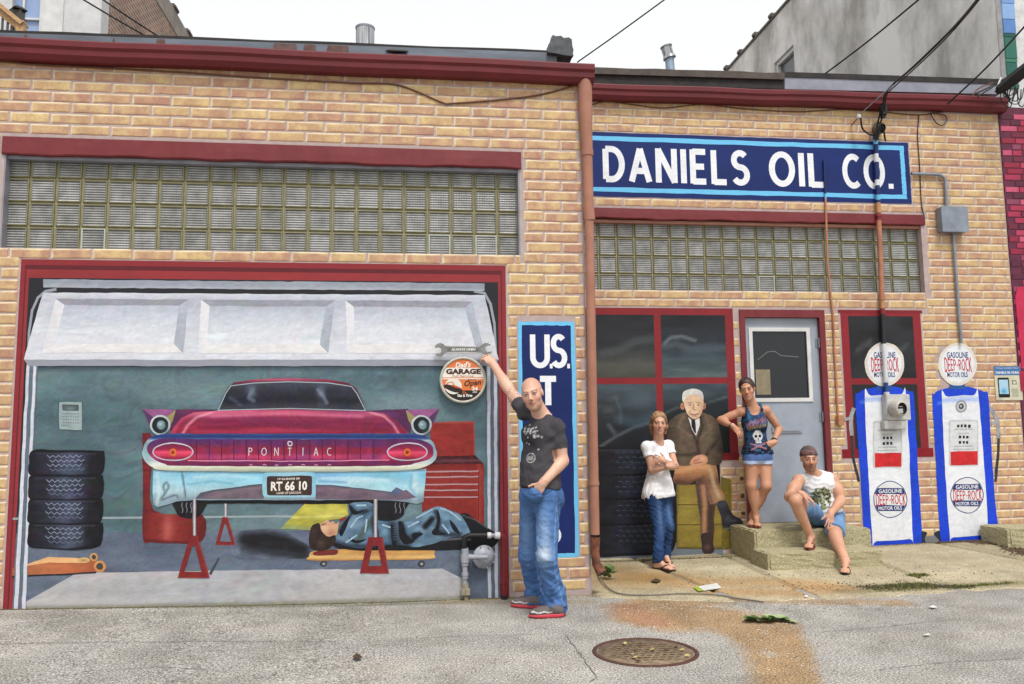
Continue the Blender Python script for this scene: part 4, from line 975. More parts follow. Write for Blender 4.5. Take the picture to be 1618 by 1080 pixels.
c7('bumper_reflection', [(338, 646), (362, 616), (420, 604), (560, 586), (672, 572), (674, 648)], C((112, 96, 108), ('n', .14, 20, 6, 85), ('b', 390, 770, 20, 4, (140, 120, 130), .6), ('s', P7([(340, 640), (420, 606), (672, 576)]), 2.4, (70, 78, 92), .8)), 12.8)
c7('bumper_reflection', [(928, 576), (1000, 578), (1200, 600), (1300, 612), (1325, 588), (1360, 606), (1375, 600), (1425, 640), (1340, 652), (930, 648)], C((108, 92, 106), ('n', .14, 20, 6, 86), ('b', 540, 774, 30, 4, (136, 112, 120), .6), ('b', 625, 775, 10, 6, (70, 110, 150), .7), ('s', P7([(935, 574), (1100, 588), (1300, 612)]), 2.4, (76, 86, 104), .8)), 12.8)
ps = lay('plate_holder', P7(rrect(668, 516, 930, 640, 18)), C((150, 196, 212), ('b', 415, 750, 12, 10, (110, 170, 190), .6), ('b', 495, 755, 8, 20, (120, 180, 210), .6)), 13.4, car, 2.5)
pl = lay('licence_plate', P7(rrect(690, 534, 911, 630, 10)), C((66, 48, 42), ('n', .08, 10, 8, 87)), 14, ps, 3)
yp = -.002-15*STEP
text_px('plate_text', 'RT 66 10', 200+799/3.1115, 580+583/3.1115, 178/3.1115, 47/3.1115, yp, (236, 232, 222), pl, bold=.035)
text_px('plate_text', '19 ILLINOIS 59', 200+797/3.1115, 580+548/3.1115, 108/3.1115, 10/3.1115, yp, (226, 220, 210), pl, bold=.03)
text_px('plate_text', 'LAND OF LINCOLN', 200+798/3.1115, 580+617/3.1115, 122/3.1115, 11/3.1115, yp, (226, 220, 210), pl, bold=.02, shear=.2)
# jack stands
def stand(post, tri, hole, layer):
    s_ = lay('painted_jack_stand', [tri, hole], C((122, 36, 38), ('n', .1, 8, 10, 88), ('s', [tri[1], tri[2]], 2.2, (164, 70, 64), .6), ('s', [tri[3], tri[2]], 2, (150, 56, 54), .5)), layer, mur, 3)
    lay('stand_post', post, C((150, 146, 152), ('h', [(post[0][0], (96, 92, 100)), ((post[0][0]+post[1][0])/2, (214, 210, 214)), (post[1][0], (104, 98, 106))])), layer-.3, s_, 1.5)
stand([(354, 794), (358.8, 794), (358.8, 822), (354, 822)], [(352, 817), (360, 817), (372.6, 860.6), (341, 860.6)], [(355, 828), (357.5, 828), (366, 855), (347.5, 855)], 8.2)
stand([(541, 795), (543.4, 795), (543.4, 815), (541, 815)], [(538.5, 813), (545.5, 813), (548, 822), (536, 822)], [(541, 817), (543, 817), (543.5, 819), (540.5, 819)], 8.2)
# lamp light and mechanic
lay('painted_lamp_light', P8([(300, 168), (545, 168), (552, 235), (500, 255), (440, 262), (330, 322), (160, 312)]), C((178, 172, 72), ('n', .22, 16, 8, 91), ('b', 520, 808, 26, 10, (214, 206, 104), .6), ('s', P8([(160, 300), (330, 320)]), 5, (130, 146, 120), .6), ('s', [(450, 817), (545, 815)], 1.5, (222, 220, 150), .6)), 8.6)
cb_ = lay('painted_creeper', cr(P8([(325, 472), (350, 442), (490, 432), (760, 430), (1030, 432), (1052, 460), (1030, 490), (760, 494), (342, 498)]), 4), C((196, 150, 86), ('v', [(867, (190, 140, 78)), (874, (206, 158, 92)), (880, (224, 184, 116)), (885, (170, 120, 66))]), ('n', .1, 30, 4, 92), ('b', 600, 876, 40, 5, (176, 120, 78), .5)), 9)
lay('creeper_pad', cr(P8([(352, 448), (420, 436), (490, 434), (484, 462), (420, 468), (356, 466)]), 3), C((112, 44, 38), ('n', .1, 10, 4, 93)), 9.6, cb_, 2.5)
for cx_ in (407, 977): q = lay('castor', P8(ell(cx_, 516, 21, 18)), None, 8.7, cb_, 3, flat=(58, 56, 62)); lay('castor_hub', P8(ell(cx_+2, 517, 9, 8)), None, 9.4, q, 3, flat=(150, 150, 156))
mec = empty('painted_mechanic', at(580, 840, 0), mur)
def c8(name, pts, fn, layer, parent=mec, sm=4, res=2.2, **k):
    p = P8(pts); return paint(name, cr(p, sm) if sm else p, fn, layer, 0, parent, res, **k)
c8('dark_trousers', [(480, 395), (700, 410), (1000, 380), (1200, 228), (1290, 258), (1370, 312), (1420, 350), (1415, 400), (1330, 432), (1100, 436), (700, 440), (500, 428)], C((22, 22, 26), ('n', .2, 14, 8, 94), ('s', P8([(1080, 380), (1200, 370), (1260, 378)]), 1.6, (150, 150, 156), .6), ('s', P8([(1200, 230), (1290, 260), (1365, 312)]), 1.2, (150, 150, 160), .5)), 10.1)
ovc = C((92, 124, 148), ('n', .24, 12, 7, 95), ('m', (46, 64, 86), .65, 13, 12, 96), ('m', (150, 178, 196), .4, 18, 9, 196), ('b', 560, 825, 14, 14, (130, 160, 180), .7), ('b', 545, 850, 20, 8, (110, 140, 160), .6), ('b', 620, 838, 16, 8, (126, 158, 182), .7), ('b', 690, 815, 16, 10, (130, 162, 186), .8), ('b', 720, 838, 14, 16, (116, 150, 180), .8),
    ('s', P8([(600, 400), (640, 330), (690, 260)]), 5, (70, 84, 70), .7), ('s', P8([(700, 250), (715, 400)]), 5, (30, 36, 48), .8), ('s', P8([(810, 300), (830, 400)]), 9, (34, 38, 48), .8), ('s', P8([(860, 280), (880, 350), (920, 380)]), 5, (36, 40, 52), .8),
    ('s', P8([(1000, 300), (1040, 255)]), 5, (16, 18, 24), 1), ('s', P8([(930, 350), (965, 340), (940, 370)]), 3.5, (24, 28, 36), .9), ('s', P8([(1060, 215), (1080, 260), (1070, 330)]), 4, (26, 32, 40), .8), ('s', P8([(1060, 330), (1120, 345), (1200, 350)]), 5, (30, 36, 46), .8), ('s', P8([(580, 215), (560, 240), (520, 290), (500, 330)]), 3, (26, 28, 34), .7), ('s', P8([(560, 180), (600, 220), (660, 210)]), 3.5, (24, 30, 40), .7), ('s', P8([(480, 395), (560, 415), (700, 420), (900, 415)]), 5, (34, 46, 62), .8))
c8('blue_overalls', [(470, 392), (478, 350), (510, 282), (556, 242), (560, 210), (556, 172), (600, 160), (690, 164), (702, 255), (745, 270), (850, 268), (900, 270), (950, 240), (1010, 205), (1080, 184), (1140, 203), (1205, 236), (1245, 296), (1252, 350), (1150, 366), (1040, 400), (940, 420), (850, 408), (760, 412), (700, 420), (600, 424), (520, 405)], ovc, 10.8)
for k_, pts in enumerate(([(1066, 200), (1088, 250), (1078, 325), (1125, 346), (1060, 352), (1036, 332), (1068, 290)], [(998, 306), (1018, 262), (1046, 248), (1026, 282)], [(922, 348), (952, 334), (988, 340), (948, 368), (930, 384)], [(800, 296), (812, 298), (834, 402), (808, 402)], [(842, 272), (872, 284), (886, 345), (934, 388), (880, 404), (850, 362)], [(556, 172), (600, 212), (655, 204), (604, 230), (572, 228)], [(500, 338), (520, 286), (562, 240), (546, 292), (516, 356)], [(690, 168), (702, 250), (722, 272), (730, 404), (706, 408), (700, 282)], [(560, 360), (600, 380), (660, 372), (610, 396), (565, 384)], [(1140, 260), (1180, 300), (1200, 345), (1160, 320)])):
    c8('fold', pts, C((20, 22, 30), ('n', .3, 5, 5, 200+k_)), 11.3, res=2.2, sm=3)
for k_, pts in enumerate(([(1088, 194), (1140, 212), (1205, 262)], [(950, 248), (1040, 202)], [(600, 178), (655, 176)], [(566, 306), (604, 256), (640, 240)], [(752, 290), (795, 302)], [(900, 300), (960, 270)], [(1100, 290), (1140, 340)], [(540, 390), (600, 350)], [(660, 260), (650, 330)])):
    paint('fold_light', strokes([cr(P8(pts), 4, False)], 2.6, butt=False), C((156, 184, 202), ('n', .12, 6, 6, 220+k_)), 11.65, 0, mec, 2, True)
for k_ in range(6): paint('belt_rib', strokes([P8([(812, 306+k_*14), (846, 302+k_*14)])], 1.2), None, 11.9, 0, mec, 3, flat=(70, 84, 100))
c8('face', [(383, 300), (392, 284), (412, 274), (424, 260), (438, 262), (446, 274), (468, 268), (480, 280), (500, 272), (492, 308), (486, 345), (440, 360), (412, 348), (392, 322)], C((206, 160, 126), ('b', 512, 834, 6, 5, (226, 186, 150), .8), ('s', P8([(400, 290), (420, 284)]), 1.3, (80, 54, 44), .7), ('s', P8([(470, 278), (490, 280)]), 1.2, (150, 90, 80), .6), ('b', 524, 842, 6, 5, (166, 116, 90), .7)), 11.4, res=1.5)
c8('hair', [(332, 318), (352, 288), (386, 282), (396, 320), (416, 348), (440, 358), (476, 352), (474, 396), (430, 432), (380, 442), (334, 424), (324, 370)], C((48, 34, 30), ('n', .25, 6, 8, 97), ('b', 508, 858, 6, 6, (96, 74, 62), .6), ('b', 494, 838, 6, 5, (76, 56, 48), .6)), 12, res=2)
stand([(304.6, 787), (310, 787), (310, 850), (304.6, 850)], [(300, 846), (312, 846), (331.5, 913), (281, 913)], [(304, 862), (308, 862), (318, 903), (291, 903)], 13.4)
stand([(590.4, 788), (596.4, 788), (596.4, 850), (590.4, 850)], [(582, 848), (604, 848), (615, 905.6), (568.6, 905.6)], [(589, 862), (596, 862), (603.5, 894), (581, 894)], 13.4)

# ================================================================== painted signs
NAVY = (18, 42, 104); SKY = (112, 196, 240); CREAM = (238, 240, 244)
def sign_board(name, x0, x1, z0, z1, Y, label):
    s_ = paint(name, [quadw(x0, x1, z0, z1)], None, 1, Y, None, .2, world=True, flat=NAVY); tag(s_, label, 'painted sign'); return s_
def wob(pts, a, seed, n=10):
    r = random.Random(seed); o = []
    for i in range(len(pts)):
        p, q = pts[i], pts[(i+1) % len(pts)]
        for k in range(n): t = k/n; o.append((p[0]+(q[0]-p[0])*t+r.uniform(-a, a), p[1]+(q[1]-p[1])*t+r.uniform(-a, a)))
    return o
s_ = paint('painted_sign', [wob(quadw(SGN[0], SGN[1], SGN[2], SGN[3]), .003, 1, 30)], C((18, 40, 102), ('n', .10, .5, .2, 98)), 3, S, None, .09, world=True)
tag(s_, 'long navy painted sign with light blue border above the office window', 'sign')
for nm, r4 in (('t', (1.6, 5.715, 4.565, 4.618)), ('b', (1.6, 5.715, 3.982, 4.033)), ('r', (5.663, 5.715, 4.033, 4.565))):
    paint('border', [wob(quadw(*r4), .004, hash(nm) % 7, 24)], None, 4, S, s_, .3, world=True, flat=SKY)
def px2u(x): return at(x, 260, S).x
for word, xa, xb_ in (('DANIELS', 957, 1179), ('OIL', 1219, 1299), ('CO.', 1334, 1406)):
    x0_, x1_ = at(xa, 262, S).x, at(xb_, 268, S).x
    paint('lettering', sign_text(word, x0_, 4.125, .345, x1_-x0_, .205, gap=.33), C(CREAM, ('n', .04, .1, .1, 99)), 5, S, s_, .012, True, world=True)
us = paint('painted_sign', [wob(quadw(.918, 1.411, .310, 2.304), .003, 5, 16)], None, 1, 0, None, .3, world=True, flat=SKY); tag(us, 'tall navy U.S. tires sign with light blue border on the brick pillar', 'sign')
paint('sign_field', [wob(quadw(.948, 1.378, .345, 2.272), .003, 6, 14)], C((18, 38, 98), ('n', .12, .3, .3, 98)), 2, 0, us, .06, world=True)
for word, xa, xb_, z0_, ht in (('U.S.', 1.043, 1.345, 1.925, .25), ('T', 1.11, 1.23, 1.60, .21), ('I', 1.17, 1.17, 1.30, .21), ('R', 1.10, 1.24, 1.01, .21), ('E', 1.11, 1.23, .72, .21), ('S', 1.11, 1.23, .44, .21)):
    wd = xb_-xa
    if word == 'U.S.':
        rings = []
        for ch, x_, w_ in (('U', 1.042, .125), ('S', 1.222, .092)):
            gw_, ls = GLY[ch]; rings += strokes([[(x_+u/gw_*w_, z0_+.0+v*ht) for u, v in l] for l in ls], .047)
        for x_ in (1.200, 1.352): rings.append(quadw(x_-.012, x_+.012, z0_-.025, z0_+.014))
    elif word == 'I': rings = [quadw(xa-.03, xa+.03, z0_, z0_+ht)]
    else:
        gw_, ls = GLY[word]; rings = strokes([[(xa+u/gw_*wd, z0_+v*ht) for u, v in l] for l in ls], .052)
    paint('lettering', rings, None, 3, 0, us, .006, True, world=True, flat=CREAM)

# ================================================================== office mural: window, tyres, seated old man
om = empty('office_mural', (2.8, S, 0)); tag(om, 'painted window mural with seated old man in brown coat on a crate', 'mural')
def R4(pts): return [(920+x/4.3214, 450+y/4.3214) for x, y in pts]
def R5(pts): return [(930+x/3.1777, 580+y/3.1777) for x, y in pts]
def layS(name, pts, fn, layer, parent=om, res=2.5, sm=0, **k): return paint(name, cr(pts, sm) if sm else pts, fn, layer, S, parent, res, **k)
wf = paint('painted_window_frame', [quadw(1.55, 3.548, 1.02, 2.686)], C((136, 40, 46), ('n', .08, .2, .5, 101)), 1, S, om, .06, world=True)
XV0, XV1 = at(1034.6, 560, S).x, at(1045.5, 560, S).x; ZH0, ZH1 = at(1090, 606, S).z, at(1090, 596, S).z
XR_ = at(1147.5, 560, S).x; ZTP = at(1000, 497, S).z
gl1 = C((44, 46, 50), ('n', .15, 40, 14, 102), ('v', [(497, (40, 40, 44)), (545, (46, 48, 52)), (575, (76, 78, 74)), (596, (70, 72, 64))]), ('n', .16, 36, 9, 102), ('s', R4([(140, 470), (260, 440), (360, 385), (470, 370)]), 8, (84, 90, 92), .55), ('b', 985, 580, 40, 10, (92, 92, 80), .5))
gl2 = C((38, 42, 48), ('v', [(497, (36, 38, 42)), (540, (44, 50, 56)), (570, (66, 80, 88)), (596, (84, 96, 98))]), ('n', .18, 36, 8, 103), ('s', R4([(560, 400), (600, 360), (680, 350), (770, 380)]), 3, (130, 142, 148), .6), ('s', R4([(550, 420), (640, 400), (740, 440), (960, 430)]), 6, (92, 106, 114), .5), ('s', R4([(700, 460), (900, 420)]), 8, (70, 84, 96), .5))
gl3 = C((40, 48, 54), ('v', [(606, (70, 84, 92)), (640, (52, 62, 70)), (680, (34, 38, 44)), (720, (26, 28, 32))]), ('n', .18, 30, 9, 104), ('b', 1010, 630, 26, 16, (92, 110, 118), .55), ('s', R5([(55, 400), (140, 345), (230, 300), (330, 270)]), 2.6, (120, 132, 138), .55), ('s', R5([(150, 260), (240, 280), (320, 250)]), 9, (70, 92, 104), .6),
    ('b', 961, 646, 10, 12, (92, 90, 84), .5), ('s', R5([(55, 190), (100, 165), (140, 150)]), 4, (92, 98, 98), .5), ('b', 955, 636, 14, 6, (40, 44, 48), .7), ('s', R5([(80, 240), (110, 238)]), 1.2, (30, 32, 36), .8), ('s', R5([(100, 290), (130, 330)]), 3, (130, 134, 134), .5), ('s', R5([(135, 150), (160, 210), (160, 280)]), 2, (104, 112, 114), .5))
gl4 = C((34, 40, 46), ('v', [(606, (70, 84, 92)), (625, (58, 70, 78)), (660, (30, 34, 38)), (720, (20, 22, 26))]), ('n', .18, 30, 9, 105), ('s', R5([(385, 230), (440, 205), (560, 190), (690, 150)]), 2.0, (140, 152, 156), .5), ('s', R5([(385, 250), (500, 200), (680, 180)]), 8, (26, 28, 32), .5))
for nm, x0_, x1_, z0_, z1_, fn in (('a', 1.6, XV0, ZH1, ZTP, gl1), ('b', XV1, XR_, ZH1, ZTP, gl2), ('c', 1.6, XV0, .95, ZH0, gl3), ('d', XV1, XR_, 1.08, ZH0, gl4)):
    px = [(max(a, 928), b) for a, b in ()]
    rect = quadw(x0_, x1_, z0_, z1_)
    V, Q = scan([rect], .022); W = [(a, S-.002-2*STEP, b) for a, b in V]
    # colour by photo position of the point
    cw = Vector((rt.x, rt.y, rt.z)); pix = []
    for a, b in V:
        d = Vector((a, S, b))-Vector((0, -DIST, EYE)); zc = d.dot(fw); pix.append((809+F*d.dot(rt)/zc, 540-F*d.dot(up)/zc))
    pix = np.array(pix); me = bpy.data.meshes.new('painted_pane'); me.from_pydata(W, [], Q); me.update(); set_col(me, lin(fn(pix[:, 0], pix[:, 1]))*KALB)
    link('painted_pane', me, PAINT, wf)
paint('painted_sill', [quadw(XR_-.12, 3.556, 1.02, 1.10)], C((128, 30, 36), ('n', .1, .1, .1, 106)), 2.6, S, wf, .05, world=True)
paint('painted_plinth', [quadw(1.55, 3.33, -.02, .16)], C((112, 120, 130), ('n', .1, .3, .06, 107), ('m', (84, 92, 104), .5, .3, .1, 108)), 1.6, S, om, .05, world=True)
paint('painted_wall_ground', [quadw(1.55, 3.33, .155, 1.03)], C((26, 26, 30), ('n', .1, .3, .1, 109)), 1.3, S, om, .1, world=True)
for i, (y0_, y1_) in enumerate(((822, 872), (782, 824), (744, 784), (706, 746))):
    t = layS('painted_tyre', [(930, y0_+2), (960, y0_), (1050, y0_), (1064, y0_+5), (1068, (y0_+y1_)/2), (1064, y1_-3), (1048, y1_+3), (990, y1_+6), (930, y1_+4)], C((30, 32, 40), ('h', [(930, (18, 18, 22)), (960, (28, 30, 38)), (1000, (40, 44, 58)), (1030, (28, 30, 38)), (1068, (16, 16, 20))]), ('n', .25, 16, 6, 110+i), ('s', [(930, y0_+2), (1060, y0_+2)], 2.0, (14, 14, 18), .6), ('s', [(930, y0_+5), (1058, y0_+5)], 1.6, (70, 76, 90), .45), ('s', [(930, y1_+4), (1000, y1_+5), (1060, y1_)], 2.4, (12, 12, 15), .7)), 2.2+.4*i, om, 3, 4)
    for r in range(4):
      for k in range(7):
        layS('tread', strokes([[(972+k*11+(r % 2)*5, y0_+9+r*8), (976+k*11+(r % 2)*5, y0_+7.5+r*8), (979+k*11+(r % 2)*5, y0_+10+r*8)] for _ in (0,)], 1.1), None, 2.4+.4*i, t, 3, union=True, flat=(72, 80, 98))
crt = layS('painted_crate', R5([(440, 588), (665, 588), (720, 560), (718, 905), (700, 912), (442, 910)]), C((140, 122, 52), ('n', .1, 26, 12, 121), ('b', 1085, 800, 16, 26, (162, 144, 66), .6), ('s', R5([(440, 590), (440, 910), (700, 912)]), 3, (84, 72, 34), .8)), 4, om, 3)
layS('crate_side', R5([(665, 550), (712, 560), (718, 905), (668, 912)]), C((118, 104, 40), ('n', .1, 10, 20, 122)), 5, crt, 3)
layS('crate_plank_gap', strokes([R5([(442, 690), (668, 690)]), R5([(442, 790), (668, 790)])], 1.4), None, 5.4, crt, 3, union=True, flat=(86, 74, 34))
old = empty('painted_old_man', at(1100, 780, S), om)
TR = (170, 122, 84)
layS('far_leg', R5([(540, 570), (590, 560), (640, 640), (630, 760), (628, 840), (566, 842), (560, 760), (545, 660)]), C((84, 62, 52), ('n', .12, 8, 16, 123), ('s', R5([(575, 600), (585, 700), (580, 835)]), 4.5, (190, 140, 100), .8), ('s', R5([(620, 640), (610, 740), (612, 840)]), 5, (56, 42, 38), .7)), 6, old, 2.2, 3)
layS('far_shoe', R5([(566, 836), (624, 836), (626, 880), (632, 920), (606, 938), (576, 928), (568, 880)]), C((58, 42, 42), ('n', .15, 6, 6, 124), ('b', 1118, 864, 5, 5, (112, 84, 80), .7)), 6.7, old, 2, 3)
layS('near_leg', R5([(430, 582), (428, 540), (445, 500), (520, 482), (600, 478), (640, 494), (652, 560), (668, 620), (684, 655), (640, 680), (610, 684), (590, 600), (560, 565), (500, 588)]), C(TR, ('n', .1, 10, 10, 125), ('v', [(730, (186, 140, 98)), (745, (176, 124, 84)), (760, (120, 82, 60)), (775, (160, 120, 88)), (795, (170, 130, 96))]), ('s', R5([(445, 520), (540, 500), (600, 500)]), 5, (214, 158, 112), .7), ('s', R5([(612, 510), (630, 590), (655, 650)]), 4, (206, 176, 140), .8), ('s', R5([(575, 550), (600, 620), (618, 680)]), 3.5, (104, 78, 64), .8), ('s', R5([(440, 575), (500, 585), (560, 565)]), 4, (84, 54, 42), .8)), 6.6, old, 2, 3)
layS('near_shoe', R5([(642, 682), (690, 672), (712, 720), (730, 742), (770, 768), (778, 796), (740, 806), (700, 818), (672, 800), (668, 750)]), C((44, 44, 50), ('n', .2, 6, 6, 126), ('s', R5([(655, 690), (700, 680)]), 6, (70, 74, 88), .6), ('b', 1160, 822, 8, 3, (96, 100, 108), .6), ('b', 1150, 818, 4, 5, (92, 92, 100), .5), ('s', R5([(680, 812), (775, 800)]), 1.6, (120, 118, 116), .7)), 7.2, old, 2, 3)
coat = layS('coat', R5([(480, 226), (560, 224), (640, 258), (658, 310), (676, 400), (670, 470), (640, 492), (600, 486), (560, 470), (510, 492), (450, 492), (404, 450), (392, 380), (396, 290), (420, 254)]), C((88, 74, 60), ('n', .14, 8, 10, 127), ('h', [(1052, (60, 50, 44)), (1075, (98, 84, 68)), (1100, (90, 76, 62)), (1125, (104, 90, 74)), (1143, (58, 48, 42))]), ('n', .14, 8, 10, 127), ('s', R5([(500, 240), (520, 330), (545, 380)]), 2.2, (54, 44, 40), .8), ('s', R5([(562, 240), (570, 300), (545, 380), (560, 460)]), 2.2, (52, 42, 38), .8), ('s', R5([(480, 240), (450, 300), (520, 350)]), 2.4, (124, 108, 90), .6), ('s', R5([(590, 250), (610, 310), (560, 360)]), 2.4, (124, 108, 90), .6), ('s', R5([(440, 440), (510, 440), (545, 430)]), 3, (58, 48, 44), .8), ('s', R5([(660, 350), (620, 400), (590, 440)]), 3, (60, 50, 44), .8), ('s', R5([(655, 440), (610, 420)]), 4, (120, 104, 88), .5)), 7.8, old, 2, 3)
layS('shirt', R5([(498, 250), (520, 270), (558, 256), (560, 290), (541, 345), (520, 310)]), C((224, 222, 222), ('n', .05, 8, 8, 128)), 8.4, coat, 2)
layS('tie', R5([(514, 264), (534, 264), (538, 285), (541, 335), (530, 325), (517, 295)]), C((34, 34, 44), ('n', .1, 5, 8, 129)), 9, coat, 2)
layS('hands', R5([(508, 486), (516, 464), (542, 442), (572, 436), (596, 450), (598, 474), (575, 490), (545, 498), (522, 494)]), C((206, 150, 118), ('n', .08, 5, 5, 130), ('s', R5([(530, 470), (560, 460)]), 1.3, (150, 96, 76), .7), ('s', R5([(530, 484), (565, 476)]), 1.3, (150, 96, 76), .7), ('b', 1110, 725, 6, 3, (232, 188, 156), .7)), 8.6, old, 1.8, 3)
layS('ear', R4(ell(684, 828, 13, 24)), C((190, 136, 106), ('b', 1078.5, 642, 1.4, 3, (130, 80, 62), .8)), 8.5, old, 1.5); layS('ear', R4(ell(830, 826, 13, 24)), C((176, 124, 98), ('b', 1112, 641, 1.4, 3, (120, 74, 58), .8)), 8.5, old, 1.5)
layS('face', R4([(694, 770), (720, 745), (770, 738), (812, 750), (826, 790), (824, 840), (812, 884), (790, 910), (765, 916), (738, 906), (712, 876), (698, 830)]), C((222, 188, 156), ('n', .05, 5, 5, 131), ('b', 1086, 645, 4, 8, (240, 212, 184), .7), ('b', 1110, 650, 4, 14, (190, 146, 116), .7), ('s', R4([(722, 806), (748, 802)]), 1.1, (150, 128, 110), .8), ('s', R4([(780, 802), (806, 806)]), 1.1, (150, 128, 110), .8), ('b', 1090.5, 639.5, 1.6, 1.0, (74, 56, 50), .95), ('b', 1103.5, 639.5, 1.6, 1.0, (74, 56, 50), .95), ('s', R4([(762, 815), (758, 848), (772, 854)]), .9, (150, 100, 78), .8), ('s', R4([(738, 880), (768, 888), (796, 878)]), .9, (110, 66, 58), .9), ('s', R4([(736, 858), (728, 876)]), .8, (166, 116, 94), .7), ('s', R4([(796, 856), (806, 872)]), .8, (166, 116, 94), .7), ('b', 1097, 658, 5, 2, (186, 130, 110), .5)), 9, old, 1.1, 3)
layS('hair', R4([(690, 800), (680, 760), (692, 728), (730, 712), (775, 710), (812, 724), (826, 760), (822, 796), (812, 762), (780, 748), (735, 750), (706, 770)]), C((214, 214, 208), ('n', .1, 4, 5, 132), ('b', 1106, 622, 5, 5, (178, 180, 180), .6)), 9.8, old, 1.8, 3)

# second painted window, behind the left pump
w2 = paint('painted_window', [quadw(4.815, 5.785, 1.10, 2.680)], C((138, 38, 46), ('n', .07, .2, .4, 141)), 1, S, None, .08, world=True); tag(w2, 'painted dark window with red frame and sill behind the left fuel pump', 'painted window')
paint('frame_head', [quadw(4.79, 5.81, 2.645, 2.680)], None, 1.8, S, w2, .3, world=True, flat=(128, 34, 42))
for z0_, z1_ in ((1.12, 1.835), (1.905, 2.610)):
    paint('painted_pane', [quadw(4.905, 5.69, z0_, z1_)], C((36, 37, 40), ('n', .2, .3, .1, 142), ('s', [(4.98, z0_+.3), (5.15, z0_+.42), (5.2, z0_+.3)], .03, (96, 98, 100), .5), ('s', [(5.35, z0_+.2), (5.6, z0_+.38)], .03, (110, 112, 112), .5), ('m', (60, 62, 66), .4, .2, .15, 143)), 2, S, w2, .05, world=True)
paint('painted_sill', [quadw(4.745, 5.835, 1.02, 1.118)], C((132, 22, 34), ('n', .1, .1, .05, 144)), 2.4, S, w2, .05, world=True)
# painted reflections on the door pane
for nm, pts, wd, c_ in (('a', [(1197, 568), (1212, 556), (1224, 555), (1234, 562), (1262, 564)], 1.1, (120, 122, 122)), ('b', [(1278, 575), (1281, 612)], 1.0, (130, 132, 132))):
    paint('reflection_line', strokes([[(x, y) for x, y in pts]], wd), None, 0, S+.046, pane, 3, True, flat=c_)

